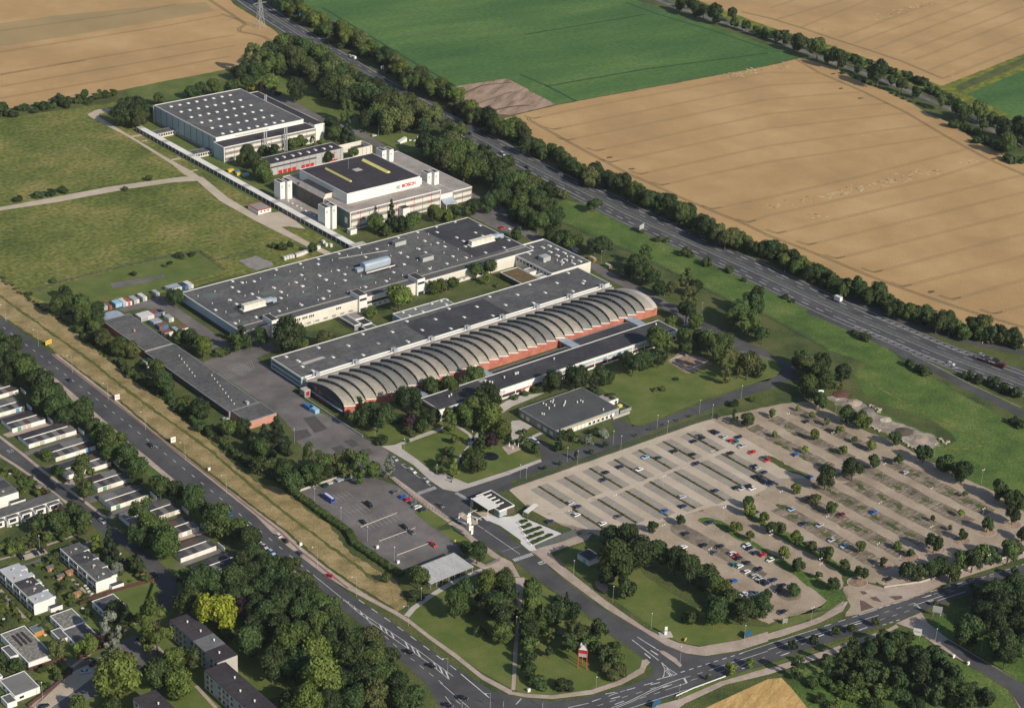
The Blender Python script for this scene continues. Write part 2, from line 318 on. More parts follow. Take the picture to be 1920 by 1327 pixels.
sheet('lawn', m_lawn, S(235, 166, 300, 154, 375, 140, 433, 129, 480, 125, 560, 140, 640, 200, 700, 235, 850, 265, 830, 290, 760, 285, 680, 250, 600, 215, 520, 180, 430, 150, 330, 185, 290, 190, 250, 200), .02, 'mown lawn behind the large skylit hall', 'lawn')
sheet('lawn', m_lawn, B1(220, 885, 600, 765, 1000, 665, 1310, 590, 1500, 570, 1690, 705, 1420, 770, 1130, 880, 800, 905, 560, 1010, 480, 1000), .03, 'fenced lawn beside the containers', 'lawn')
sheet('lawn', m_lawn, S(210, 204, 290, 232, 470, 330, 650, 440, 640, 462, 560, 420, 380, 322, 262, 240), .02, 'lawn strip around the covered walkway', 'lawn')
sheet('meadow', m_lush, B3(270, 210, 400, 175, 560, 200, 700, 262, 950, 405, 1240, 520, 1380, 590, 1700, 730, 1919, 835) + B4(0, 850, 330, 1005, 600, 1130, 850, 1250, 950, 1325) + C4(1000, 50, 1250, 185, 1500, 330, 1750, 470, 1919, 560) + S(2000, 850, 2000, 1010, 1920, 962)
      + C4(1780, 1060, 1500, 950, 1250, 770, 1000, 600, 800, 430, 640, 140, 700, 90, 770, 65) + B4(450, 1300, 250, 1180, 100, 1100, 0, 1050) + B3(1650, 940, 1280, 750, 920, 580, 600, 440, 360, 330), .02, 'lush green meadow between works fence and motorway', 'meadow')
sheet('lawn', m_lawn, C3(650, 240, 760, 120, 860, 130, 1100, 40, 1230, 0, 1500, 20, 1919, 30) + C4(0, 60, 60, 60, 100, 140, 0, 200) + C3(1840, 210, 1500, 320, 1000, 520, 900, 540, 880, 480, 800, 370), .04, 'wide mown lawn beside the flat canteen', 'lawn')
sheet('lawn', m_lawn, C2(1080, 660, 1250, 590, 1400, 560, 1520, 540, 1610, 630, 1600, 680, 1500, 820, 1430, 900, 1340, 900, 1200, 790, 1090, 700), .04, 'triangular lawn with shrubs beside the forecourt', 'lawn')
sheet('lawn', m_lawn, C2(1480, 830, 1650, 670, 1919, 690) + C3(130, 740, 215, 790, 0, 870) + C2(1880, 870, 1590, 965, 1440, 900), .04, 'garden lawn with pond and parasols', 'lawn')
sheet('lawn', m_lawn, C2(700, 480, 1000, 480, 1400, 500, 1400, 545, 1100, 640, 960, 690, 880, 650), .03, 'planted lawn in front of the arched hall', 'lawn')
sheet('lawn', m_lawn, D2(1100, 620, 1290, 500, 1500, 380, 1680, 310, 1919, 340) + D3(60, 360, 30, 1180, 0, 1185) + D2(1880, 1160, 1700, 1060, 1400, 860, 1180, 690), .03, 'corner lawn with round trees beside the main road', 'lawn')
sheet('lawn', m_lawn, D3(95, 350, 180, 365, 480, 590, 700, 760, 880, 900, 975, 965, 960, 1030, 800, 1120, 600, 1190, 300, 1230, 60, 1215, 25, 1180, 60, 700), .03, 'lawn around the red-legged sign pylon', 'lawn')
sheet('lawn', m_lawn, D3(310, 190, 560, 80, 800, 90, 1000, 340, 1200, 470, 1400, 580, 1650, 700, 1919, 720) + D4(400, 560, 560, 440, 600, 510, 480, 590, 150, 720, 0, 760) + D3(1900, 780, 1600, 850, 1400, 860, 1250, 830, 1100, 750, 800, 540, 560, 380, 380, 250), .03, 'roadside lawn below the row of big trees', 'lawn')
sheet('lawn', m_lawn, C2(1190, 1190, 1320, 1160, 1460, 1255, 1340, 1310), .05, 'small square lawn at the edge of the small car park', 'lawn')
sheet('lawn', m_lawn, D2(1370, 0, 1560, -30, 1820, 200, 1720, 240, 1500, 90), .03, 'narrow lawn beside the entrance gate', 'lawn')
sheet('lawn', m_lush, C1(180, 0, 330, 110, 430, 260, 640, 400, 860, 570, 1300, 940, 1500, 1110, 1800, 1327, 1600, 1327, 1300, 1080, 1000, 800, 700, 560, 400, 300, 150, 100), .02, 'grass strip under the trees along the main road', 'verge')
sheet('lawn', m_lawn, S(40, 1200, 330, 1010, 480, 1080, 560, 1300, 400, 1327, 330, 1340, 100, 1340), .012, 'lawns among the houses and apartment blocks', 'lawn')
sheet('verge', m_dry, B1(-700, 280, 220, 895, 400, 1030, 560, 1150, 760, 1327) + C1(900, 110, 1100, 260, 1300, 420, 1500, 590, 1700, 770, 1919, 960) + C2(150, 990, 300, 1100, 560, 1290) + D2(700, 160, 900, 290, 1060, 380, 1120, 500, 1130, 560, 1060, 603, 900, 520, 690, 400, 500, 260, 330, 130, 200, 0) + C1(1600, 935, 1200, 625, 880, 360, 430, 0) + B1(400, 1290, 0, 1030, -700, 520), .03, 'dry straw-coloured grass strip along the main road', 'verge')
strip('verge', mat('ditch_grass', (.075, .095, .022), (.12, .125, .035), s=.3, famt=.4), [B1(-60, 850, 0, 890, 150, 1000, 400, 1180, 600, 1320) + C1(720, 80, 900, 230, 1100, 380, 1400, 590, 1600, 740, 1900, 1000) + C2(200, 1170, 370, 1300) + D2(560, 120, 760, 260, 910, 390)], 2.3, .05, 'green ditch line through the dry grass strip', 'verge')
strip('verge', mat('edge_grass', (.05, .07, .018), (.075, .09, .025), s=.3, famt=.4), [C1(450, 10, 880, 335, 1200, 605, 1600, 915, 1919, 1155) + D2(220, 0, 350, 115, 510, 245, 700, 385, 900, 505, 1040, 585)], 1.8, .05, 'green grass edging along the cycle path', 'verge')
park = C3(-20, 1020, 0, 1005, 420, 860, 900, 690, 1380, 520, 1560, 470) + C4(100, 380, 330, 350, 500, 440, 700, 560, 1000, 680, 1120, 750, 1400, 900, 1700, 1030, 1919, 1180) + S(2000, 990, 2000, 1015) + D4(1700, 170, 1500, 230, 1300, 300, 1100, 370, 830, 400, 650, 330, 400, 130) + D4(200, 0) + S(1440, 975, 1400, 985) + C3(1450, 1280) + S(1290, 1000, 1240, 1030, 1200, 1020) + D3(560, 40, 400, 60, 130, -60)
sheet('car_park', m_gravel, C3(-20, 1020, 0, 1005, 420, 860, 900, 690, 1380, 520, 1560, 470) + C4(100, 370, 330, 350, 500, 440, 700, 560, 1000, 680, 1120, 750, 1400, 900, 1700, 1030, 1919, 1180) + S(2010, 985, 2010, 1000) + D4(1860, 120, 1700, 190, 1450, 260, 1200, 350, 900, 410, 720, 380, 560, 300)
      + D4(560, 420, 470, 520, 440, 590, 160, 640, 0, 700) + D3(1919, 690, 1700, 600, 1300, 280, 1000, 80, 720, 60, 590, 10, 400, 100, 260, 170, 180, 150, 520, 20, 300, -80), .03, 'wide gravel car park with tree islands', 'car park')
sheet('car_park', m_pave, C3(-20, 1020, 0, 1005, 420, 860, 900, 690, 1380, 520, 1500, 490, 1900, 720) + C4(300, 930, 60, 930) + C3(1900, 1010, 1700, 1120, 1500, 1140, 1370, 1180, 1200, 1230, 1000, 1290, 800, 1330, 560, 1310, 300, 1250, 130, 1160), .05, 'paved upper part of the large car park', 'car park')
sheet('driveway', m_gravel, D4(560, 420, 720, 380, 860, 425, 1000, 430, 1450, 345, 1300, 410, 1085, 505, 800, 590, 690, 625, 580, 640, 620, 560, 590, 500), .034, 'gravel exit from the large car park', 'driveway')
sheet('car_park', m_asphw, C2(300, 1040, 320, 1030, 700, 900, 830, 905, 960, 950, 1060, 985, 1200, 1090, 1190, 1190, 1340, 1310) + D2(1380, 0, 1500, 95, 1560, 180, 1480, 170, 1100, 290, 960, 220, 700, 30) + C2(560, 1240), .04, 'weathered asphalt of the small car park', 'car park')
sheet('yard', m_asphw, C2(-60, -60, 0, 100, 70, 140, 330, 320, 480, 440, 660, 510, 830, 640, 960, 700, 1000, 740, 960, 800, 990, 930, 830, 880, 690, 790, 480, 740, 370, 720, 290, 640, 270, 560, 150, 430, 0, 330, -400, 60, -130, -40), .03, 'weathered asphalt yard beside the arched hall', 'yard')
sheet('yard', m_asphw, S(382, 655, 450, 640, 478, 600, 490, 628, 520, 655, 480, 672, 510, 690, 560, 720, 540, 740, 450, 700), .028, 'asphalt yard by the marked parking bays', 'yard')
sheet('road', m_asphw, B1(880, 990, 1200, 895, 1260, 905, 1340, 985, 1720, 1250, 1919, 1327, 1600, 1327, 1540, 1210, 1300, 1040, 1230, 1010, 1080, 980, 940, 1010), .035, 'service road around the containers', 'road')
sheet('path', m_pave, A1(655, 860, 720, 825, 880, 808, 900, 820, 740, 855, 745, 880, 975, 1018, 1120, 1105, 1270, 1195, 1430, 1280, 1500, 1327) + B1(1520, 0, 1710, 155, 1919, 280) + B2(0, 285, 180, 370, 400, 490, 560, 565, 560, 600, 380, 520, 160, 410, 0, 330) + B1(1650, 180, 1480, 30, 1380, -20) + A1(1300, 1240, 1000, 1050, 680, 880), .04, 'pale concrete path past the meadow', 'path')
sheet('path', m_pave, B1(-40, 235, 840, 70, 1350, 0, 1480, -5, 1480, 30, 1300, 40, 960, 90, 420, 190, -40, 258), .045, 'pale gravel track across the meadow', 'path')
sheet('path', m_pave, B2(0, 285, 180, 260, 300, 330, 370, 390, 240, 370, 140, 380), .05, 'paved square beside the covered walkway', 'path')
for q in (A1(980, 1020, 1060, 1008, 1070, 1020, 990, 1032), A1(1060, 1058, 1100, 1050, 1108, 1058, 1068, 1066), A1(1280, 1195, 1350, 1182, 1362, 1194, 1292, 1206), A1(1430, 1280, 1480, 1270, 1488, 1278, 1440, 1288)):
    sheet('path', m_pave, q, .05, 'short side path to the covered walkway', 'path')
strip('road', m_asphw, [A2(60, 670, 250, 770, 480, 890, 620, 930, 760, 995, 900, 1075, 1010, 1150, 1200, 1255, 1390, 1350) + B2(1500, 50, 1600, 130, 1700, 190, 1790, 240, 1919, 330)], 8, .022, 'service road behind the works halls', 'road')
sheet('yard', m_asphw, B2(1600, 290, 1700, 215, 1800, 215, 1919, 270, 1960, 330, 1919, 420, 1800, 390), .02, 'asphalt forecourt behind the wide hall', 'yard')
strip('road', m_asphw, [smooth(W(B2(1770, 225, 1919, 340) + B3(60, 400, 250, 490, 560, 640, 780, 765, 1000, 880, 1220, 1000, 1330, 1085, 1460, 1125, 1700, 1270, 1919, 1375)), 1)], 8.5, .026, 'works road along the end of the halls', 'road', raw=True)
sheet('road', m_asph, B3(1440, 1080, 1919, 1310) + C4(0, 0, 150, 60, 230, 160, 200, 200, 120, 200, 0, 260) + C3(1800, 300, 1300, 480, 1000, 600, 760, 700, 500, 790, 0, 950) + C2(1919, 1010, 1600, 1090, 1480, 1030, 1919, 890) + C3(0, 880, 215, 800, 225, 760, 200, 690, 130, 640, 200, 620, 300, 720, 400, 740, 700, 640, 790, 590, 770, 550, 740, 520, 800, 480, 880, 525, 980, 540, 1500, 340, 1850, 205) + C4(60, 170, 110, 100, 60, 50, -60, 0) + B3(1640, 1290, 1400, 1180), .04, 'asphalt works road past the flat canteen', 'road')
sheet('road', m_asph, C2(990, 740, 1080, 800, 1330, 975, 1400, 1015, 1480, 1030, 1640, 1070, 1600, 1110, 1620, 1190, 1740, 1240, 1919, 1370) + D3(-20, 50, 160, 180, 400, 380, 700, 600, 1000, 760, 1180, 870, 1350, 930, 1500, 945, 1300, 1000, 1250, 1080, 1100, 1120, 1050, 1080, 1060, 1030, 1000, 960, 900, 890, 700, 745, 500, 575, 200, 365, 0, 215) + C2(1650, 1390, 1480, 1250, 1250, 1080, 1030, 920), .036, 'entrance road with striped crossings', 'road')
sheet('road', m_asph, B1(-700, 630, 0, 1195, 130, 1290, 215, 1350) + C1(330, 105, 700, 420, 1000, 680, 1300, 930, 1640, 1190, 1790, 1310) + D2(-20, 60, 190, 235, 430, 385, 620, 565, 790, 700, 980, 870, 1290, 1160, 1385, 1327) + S(830, 1350, 1000, 1380) + D2(1919, 1290, 1750, 1185, 1550, 1055, 1300, 880, 1000, 665, 700, 470, 540, 350, 330, 190, 150, 50) + C1(1919, 1215, 1500, 880, 1200, 640, 900, 400, 600, 170, 385, 0) + B1(340, 1290, 0, 1045, -700, 535), .05, 'main road running past the works', 'road')
sheet('road', m_asph, D4(1990, 200, 1919, 250, 1500, 355, 1085, 500, 800, 588, 600, 652, 380, 732, 0, 848) + D3(1900, 860, 1700, 905, 1450, 945, 1270, 1010, 1050, 1085, 900, 1150, 600, 1240, 300, 1280, 0, 1240) + D2(1800, 1200) + S(850, 1345, 1150, 1360) + D3(880, 1335, 1250, 1230, 1500, 1130, 1700, 1065, 1919, 992) + D4(0, 985, 450, 832, 880, 702, 1000, 662, 1150, 600, 1400, 505, 1990, 330), .044, 'crossroad with turning lanes below the car park', 'road')
sheet('road', m_side, D4(960, 690, 1150, 610, 1200, 690, 1340, 800, 1919, 1150) + S(1990, 1330, 1930, 1360) + D4(1800, 1170, 1500, 1000, 1250, 850, 1100, 740), .035, 'side road leading away from the crossroad', 'road')
sheet('road', m_asph, D4(1290, 840, 1350, 815, 1919, 1150) + S(1990, 1330, 1930, 1350) + D4(1800, 1180, 1500, 1000), .05, 'darker asphalt surface of the side road', 'road')
def pave(m, pts, label, z=.13, cat='pavement'): return sheet('pavement', m, pts, z, label, cat, prism=True)
pave(m_side, C1(385, 0, 430, 0, 880, 352, 1200, 620, 1600, 928, 1919, 1170) + D2(210, 0, 340, 125, 510, 262, 700, 400, 900, 522, 1060, 605, 1160, 670, 1300, 780, 1500, 920, 1700, 1080, 1919, 1195) + D3(0, 1205, 100, 1220, 300, 1232, 600, 1190, 800, 1122, 960, 1030, 975, 970, 1010, 960, 1035, 985, 1010, 1010, 990, 1060, 820, 1150, 600, 1222, 300, 1258, 100, 1245, 0, 1225) + D2(1900, 1225, 1690, 1110, 1490, 950, 1290, 805, 1150, 695, 1040, 625, 880, 540, 690, 440, 540, 350, 330, 190, 150, 45) + C1(1919, 1212, 1500, 878, 1200, 638, 900, 398, 600, 168), 'pinkish pavement with cycle path beside main road')
strip('cycle_path', m_redpath, [C1(400, 0, 560, 128, 880, 372, 1200, 632, 1600, 935, 1900, 1175) + D2(180, 8, 330, 150, 530, 305, 690, 430)], .9, .15, 'thin red stripe of the cycle path', 'cycle path')
pave(m_side, C1(330, 105, 375, 145, 700, 425, 1000, 685, 1300, 935, 1640, 1192, 1760, 1290, 1700, 1290, 1560, 1180, 1280, 960, 960, 700, 640, 440, 330, 140), 'pavement on the tree side of main road')
pave(m_side, D2(190, 235, 430, 385, 450, 430, 300, 330, 150, 220), 'pavement in front of the dark wood', .12)
pave(m_slab, C2(940, 690, 1040, 680, 1250, 595, 1400, 545, 1420, 560, 1270, 615, 1090, 680, 1095, 710, 1210, 790, 1350, 905, 1400, 890, 1590, 970, 1919, 865) + C3(0, 865, 215, 785, 222, 805, 0, 892) + C2(1919, 895, 1640, 985, 1500, 1030, 1400, 1010, 1310, 950, 1180, 830, 1020, 735), 'pale footpath and paved corner plaza')
pave(m_side, C2(1000, 920, 1040, 920, 1250, 1075, 1470, 1240, 1440, 1260, 1190, 1085), 'pavement along the entrance road fence')
pave(m_side, C2(1470, 1250, 1560, 1300, 1640, 1380) + D2(1830, 190, 1919, 235) + D3(60, 345, 0, 340) + D2(1750, 310, 1560, 215, 1600, 200, 1720, 250, 1800, 215, 1640, 110, 1560, 30) + C2(1440, 1270), 'pavement by the gate', .12)
pave(m_side, D3(130, 150, 200, 130, 600, 20, 560, 70, 280, 165, 400, 280, 700, 520, 1000, 730, 1100, 780, 1250, 840, 1400, 870, 1700, 820, 1919, 755) + D4(0, 770, 300, 680, 400, 640, 560, 530, 600, 530, 560, 600, 380, 690, 100, 790, 0, 815) + D3(1919, 825, 1700, 895, 1450, 935, 1300, 915, 1150, 855, 950, 730, 700, 580, 400, 360, 180, 180), 'pinkish pavement curving along the entrance road')
pave(m_side, D4(700, 450, 860, 430, 1000, 415, 1300, 330, 1700, 220, 1990, 140, 1990, 175, 1700, 270, 1300, 400, 1085, 488, 850, 550, 800, 500), 'pavement in front of the car park hedge', .1)
pave(m_side, D3(1260, 1260, 1560, 1130, 1919, 1025) + D4(0, 1030, 450, 890, 700, 800, 900, 735, 960, 700, 980, 720, 830, 790, 560, 900, 200, 1010, 0, 1075) + D3(1919, 1075, 1600, 1150, 1300, 1290, 1150, 1400, 850, 1400, 1000, 1330), 'footway along the far side of crossroad', .1)
pave(m_side, D3(25, 350, 95, 350, 55, 700, 25, 1190, -5, 1190, 10, 900, 45, 600), 'straight footpath between two clumps of trees', .12)
strip('path', m_slab, [D2(1130, 640, 1180, 580, 1290, 500, 1450, 400, 1600, 330, 1700, 290)], 2.6, .12, 'footpath curving to the bike shelter', 'path', z0=0)
strip('path', m_slab, [C2(1500, 530, 1600, 600, 1625, 640, 1600, 690, 1520, 790, 1480, 840), C2(1690, 560, 1650, 620, 1620, 650), C3(60, 670, 130, 630, 220, 590)], 2.0, .11, 'winding garden footpath', 'path', z0=0)
sheet('terrace', m_slab, C2(1800, 400, 1880, 350, 1990, 310) + C3(240, 290, 100, 350, 0, 390) + C2(1850, 440), .10, 'paved terrace beside the office block', 'terrace', True)
sheet('terrace', m_slab, C3(0, 500, 60, 495, 150, 540, 90, 580, 90, 620, 0, 640) + C2(1900, 530), .10, 'paved terrace in front of the canteen', 'terrace', True)
sheet('plaza', m_white_slab, zz(860, 890, 8)(360, 640, 430, 600, 600, 640, 820, 620, 900, 580, 960, 640, 1250, 760, 1540, 880, 1130, 1060, 1170, 1130, 1060, 1140, 930, 1030, 930, 980, 620, 760, 450, 690, 420, 690), .14, 'white paved plaza with planting beds', 'plaza', True)
sheet('plaza', m_pave, zz(860, 890, 8)(180, 510, 280, 560, 440, 560, 600, 640, 420, 680), .13, 'paved strip in front of the gatehouse', 'plaza', True)
sheet('island', m_pave, zz(860, 890, 8)(0, 580, 60, 560, 150, 620, 290, 700, 290, 740, 230, 750, 100, 680, 0, 620), .15, 'kerbed traffic island with barriers', 'island', True)
sheet('island', m_side, D3(1100, 895, 1140, 900, 1230, 955, 1275, 1005, 1260, 1022, 1220, 990, 1120, 920), .14, 'narrow kerbed splitter island', 'island', True)
sheet('road', m_asph, C1(-60, 560, 0, 620, 160, 760, 330, 900, 480, 1010, 620, 1110, 740, 1200, 900, 1327) + D1(1000, 80, 1150, 190, 1240, 270, 1340, 380, 1320, 560, 1230, 640, 1090, 620, 1130, 520, 1210, 460, 1150, 370, 1080, 260, 1000, 180, 860, 80, 740, 0) + C1(700, 1290, 560, 1160, 400, 1040, 250, 920, 100, 800, 0, 740, -60, 690), .04, 'residential street between garages and houses', 'road')
strip('pavement', m_side, [C1(-60, 700, 0, 760, 120, 835, 300, 960, 430, 1060, 600, 1190, 680, 1260), C1(-20, 605, 165, 745, 330, 880, 480, 990, 610, 1085, 730, 1180, 800, 1230)], 1.6, .1, 'kerbed footway along the residential street', 'pavement', z0=0)
sheet('yard', m_asphw, D1(480, 960, 700, 960, 820, 880, 1000, 780, 1100, 830, 1190, 860, 1180, 960, 1060, 1100, 700, 1240, 560, 1327, 200, 1340, 440, 1120, 540, 1050), .03, 'residents parking court between houses and blocks', 'yard')
sheet('parking_bays', m_pave, D1(540, 1060, 600, 1030, 760, 960, 840, 900, 830, 1000, 560, 1200, 380, 1327, 250, 1327), .045, 'brick paved bays in the residents court', 'parking bays')
sheet('road', m_asphw, D1(-40, 290, 190, 245, 560, 120, 720, 50, 740, 90, 520, 170, 300, 235, -40, 310), .035, 'short cul-de-sac between the house rows', 'road')
sheet('parking_bays', m_pave, D1(130, 195, 330, 135, 360, 165, 190, 220), .05, 'paved bays at the cul-de-sac', 'parking bays')
strip('path', m_side, [D1(-40, 225, 200, 160, 470, 65, 640, 5), D1(0, 440, 100, 560, 210, 680), D1(540, 360, 620, 440, 700, 500), D1(1090, 640, 900, 770, 780, 850, 600, 975, 460, 1080, 240, 1320), D1(1170, 860, 1250, 940), D1(1470, 1160, 1620, 1327)], 1.5, .08, 'narrow garden footpath among the houses', 'path')
for i, q in enumerate((C1(20, 600, 280, 520, 520, 450, 560, 500, 300, 560, 60, 625), C1(175, 735, 330, 690, 560, 610, 700, 590, 700, 620, 560, 650, 260, 740, 200, 765), C1(330, 845, 460, 810, 720, 715, 760, 740, 480, 830, 350, 860), C1(470, 985, 500, 950, 900, 850, 960, 870, 700, 920, 520, 1010), C1(610, 1085, 720, 1050, 1010, 960, 1050, 985, 700, 1110, 650, 1115), C1(800, 1200, 1000, 1120, 1180, 1080, 1210, 1110, 880, 1215, 820, 1240), D1(1300, 60, 1500, 0, 1560, 10, 1330, 80), D1(1360, 230, 1640, 130, 1700, 150, 1390, 260, 1260, 280), C1(-40, 480, 220, 400, 260, 430, 0, 500))):
    sheet('driveway', m_asphw if i % 3 else m_side, q, .03, 'shaded drive between two garage rows, ' + ordw(i) + ' along the street', 'driveway')
sheet('sand_patch', m_soil, D3(620, 380, 700, 370, 725, 440, 690, 470, 640, 430), .04, 'bare sandy patch on the lawn', 'ground')
sheet('field', m_stub, D3(1440, 1330, 1700, 1210, 1919, 1110) + D4(0, 1110, 100, 1100, 170, 1170, 300, 1330) + S(1520, 1400, 1250, 1400), .03, 'golden stubble field below the crossroad', 'field')
sheet('verge', m_lawn, D3(1260, 1240, 1340, 1190, 1600, 1095, 1919, 1000) + D4(0, 1000, 450, 865, 900, 720, 940, 705, 880, 735, 700, 800, 0, 1025) + D3(1919, 1030, 1560, 1130, 1240, 1275), .06, 'grass strip with young trees along crossroad', 'verge')
sheet('verge', m_lush, D4(1200, 690, 1380, 590, 2000, 480) + S(2000, 1330, 1990, 1320) + D4(1919, 1140, 1340, 795), .02, 'grass bank under the trees beside the side road', 'verge')
sheet('verge', m_lush, D4(820, 770, 1060, 735, 1250, 860, 1500, 1010, 1800, 1190, 1870, 1330) + S(1850, 1380, 1600, 1380) + D4(300, 1330, 170, 1170, 200, 1030, 500, 960), .02, 'scrubby grass under the trees below the crossroad', 'verge')
sheet('bare_ground', mat('sandy_debris_ground', (.17, .14, .105), (.28, .24, .195), (.42, .37, .31), s=.12, fine=1.4, famt=.3, detail=8), C4(440, 320, 520, 300, 700, 360, 800, 430, 900, 480, 1050, 540, 1250, 610, 1290, 690, 1130, 730, 1000, 640, 880, 590, 780, 540, 640, 410, 500, 380), .04, 'sandy bare ground with rubble beside the car park', 'ground')
sheet('bare_ground', m_asphw, B1(835, 795, 1040, 765, 1230, 728, 1240, 745, 1100, 790, 840, 840), .05, 'old asphalt pad on the fenced lawn', 'ground')
sheet('bare_ground', mat('grey_gravel_yard', (.22, .20, .19), (.30, .28, .26), s=.2), B1(1790, 625, 1919, 590) + B2(30, 600, 120, 640, 130, 670, 0, 700) + B1(1870, 680), .05, 'grey gravel yard with stored material', 'ground')
sheet('planting_bed', m_soil, C3(1170, 50, 1260, -20, 1440, 30, 1510, 70, 1330, 145, 1280, 130, 1190, 70), .06, 'brown soil bed around a paved frame', 'bed')
mb = MB()
P = W(C3(1195, 45, 1290, 0, 1450, 60, 1320, 115)); mb.ribbon(P + [P[0]], 2.0, .16, m_slab, 0.0)
tag(mb.build('paved_frame'), 'pale paved frame around a flower bed', 'paving', kind='structure')
med = smooth(W(S(380, -62) + A2(50, 80, 430, 320, 960, 640, 1290, 830, 1919, 1160) + B3(320, 0, 590, 130, 900, 290, 1200, 425, 1919, 749) + B4(300, 893, 600, 1028, 1000, 1193, 1300, 1325) + C4(1919, 218) + S(2010, 757)), 2)
mb = MB()
for d in (6.6, -6.6): mb.ribbon(offs(med, d), 10.4, .06, m_asph)
tag(mb.build('road'), 'two dark carriageways of the motorway', 'motorway', kind='structure')
mb = MB(); mb.ribbon(med, 2.9, .05, mat('median_strip', (.07, .075, .05), (.11, .11, .075), s=.4)); tag(mb.build('verge'), 'grassy central reservation of the motorway', 'verge', kind='structure')
wide = [p for p in med if p.y < 905]
mb = MB()
mb.ribbon(offs(wide, 12.9), 4.6, .057, m_asph); mb.ribbon(offs(wide, -12.9), 4.6, .057, m_asph)
mb.ribbon(W(B4(600, 905, 950, 1060, 1290, 1175, 1500, 1235, 1919, 1315) + S(2000, 685)), 6.5, .063, m_asph)
mb.ribbon(W(B4(300, 1000, 700, 1170, 1000, 1310) + C4(1000, -5, 1250, 115, 1500, 250, 1919, 455) + S(2000, 815)), 6.5, .063, m_asph)
tag(mb.build('road'), 'slip lanes of the motorway junction', 'slip road', kind='structure')
mb = MB()
for d in (1.9, -1.9, ): mb.ribbon(offs(med, d), .3, .085, m_paint)
far = [p for p in med if p.y > 872]
for d in (9.6, -9.6): mb.ribbon(offs(far, d), .38, .085, m_paint)
for d in (5.7, -5.7):
    for p, u in walk(offs(med, d), 18.0): mb.ribbon([p, p + u * 6], .26, .085, m_paint)
for d in (9.6, -9.6):
    q = [p for p in offs(med, d) if 655 < p.y < 876]
    for p, u in walk(q, 12.0): mb.ribbon([p, p + u * 6], .42, .085, m_paint)
    mb.ribbon([p for p in offs(med, d) if p.y < 655], .36, .085, m_paint)
for d in (13.6, -13.6): mb.ribbon([p for p in offs(med, d) if p.y < 905][:-3], .26, .085, m_paint)
for s_ in (11.2, -11.2):
    q = offs([p for p in med if 560 < p.y < 640], s_)
    for p, u in walk(q, 5): mb.ribbon([p - u * 1.0 + Vector((-.9, 0, 0)), p + u * 1.4 + Vector((.9, 0, 0))], .5, .085, m_paint)
mb.ribbon(W(C4(1080, 0, 1300, 110, 1500, 215, 1900, 400)), .25, .085, m_paint)
tag(mb.build('road_markings'), 'white lane markings of the motorway', 'road markings', kind='structure')
crd = smooth(W(S(1150, -40) + A3(1090, 5, 1300, 76, 1500, 146, 1700, 212, 1919, 280) + A4(230, 375, 560, 497, 700, 547, 900, 617, 1100, 702, 1350, 807, 1550, 917, 1700, 987, 1919, 1082) + S(1990, 320)), 1)
mb = MB(); mb.ribbon(crd, 7.2, .05, m_asphw); mb.ribbon(offs(crd, 9), 2.2, .05, m_asphw)
tag(mb.build('road'), 'tree-lined country road with cycle track', 'road', kind='structure')
mb = MB()
for p, u in walk(crd, 14.0): mb.ribbon([p, p + u * 6], .25, .08, m_paint)
tag(mb.build('road_markings'), 'dashed centre line of the country road', 'road markings', kind='structure')
mb = MB()
ctr = W(B1(-30, 1085, 40, 1138, 145, 1222, 258, 1303) + C1(310, 15, 482, 148, 713, 328, 1200, 715, 1530, 977, 1870, 1260) + D2(60, 22, 170, 115, 283, 208, 370, 282))
for p, u in walk(ctr, 9.0): mb.ribbon([p, p + u * 3], .28, .075, m_paint)
def wl(q, w=.25, m=m_paint, z=.075): mb.ribbon(W(q), w, z, m)
def dash(q, per, ln, w=.28, z=.075):
    for p, u in walk(W(q), per): mb.ribbon([p, p + u * ln], w, z, m_paint)
wl(D2(380, 290, 640, 500)); wl(D2(640, 500, 760, 605, 830, 660, 1030, 805, 1290, 985, 1450, 1112)); wl(D2(640, 500, 830, 640, 1030, 770, 1230, 905, 1330, 980, 1480, 1090))
for q in ((655, 508, 662, 525), (690, 530, 705, 560), (735, 565, 750, 598), (780, 598, 795, 630), (820, 628, 838, 662), (925, 698, 945, 740), (965, 725, 985, 770), (1010, 755, 1035, 802), (1120, 835, 1145, 880), (1165, 862, 1190, 912), (1205, 895, 1232, 942), (1330, 980, 1355, 1030), (1375, 1015, 1400, 1068), (1420, 1045, 1447, 1110)): wl(D2(*q), .55)
dash(D2(770, 515, 900, 605, 1100, 745, 1290, 885, 1500, 1040), 9, 4.2, .35); dash(D2(845, 680, 1030, 845, 1150, 945, 1280, 1050, 1370, 1120), 6.5, 3, .2)
wl(D2(1380, 1135, 1600, 1327)); wl(D2(1535, 1070, 1750, 1250), .4); wl(D2(1420, 1240, 1480, 1320)); dash(D2(1500, 1270, 1600, 1350), 6, 3)
wl(D3(30, 1300, 70, 1255), .4); wl(D3(420, 1325, 575, 1290), .3)
dash(D3(600, 1278, 800, 1210, 1050, 1138), 8.5, 4.3, .36); dash(D3(1265, 1060, 1500, 985, 1720, 918), 4.3, 2.2, .4); wl(D3(1710, 918, 1919, 850)); wl(D3(1085, 1115, 1230, 1075), .4)
wl(D3(745, 1327, 880, 1275, 1050, 1190, 1160, 1145, 1290, 1100), .3); wl(D3(780, 1327, 900, 1278, 1060, 1200, 1170, 1152), .25); wl(D3(1290, 1100, 1310, 1140), .9); wl(D3(1310, 1140, 1150, 1192), .25)
dash(D3(930, 1218, 1110, 1160), 7, 3, .2); dash(D3(960, 1255, 1150, 1195), 7, 3, .2); dash(D3(1300, 1098, 1480, 1045), 6, 2.6, .2); dash(D3(720, 1240, 860, 1190), 6, 2.8, .2); dash(D3(640, 1310, 900, 1225), 6, 3, .2)
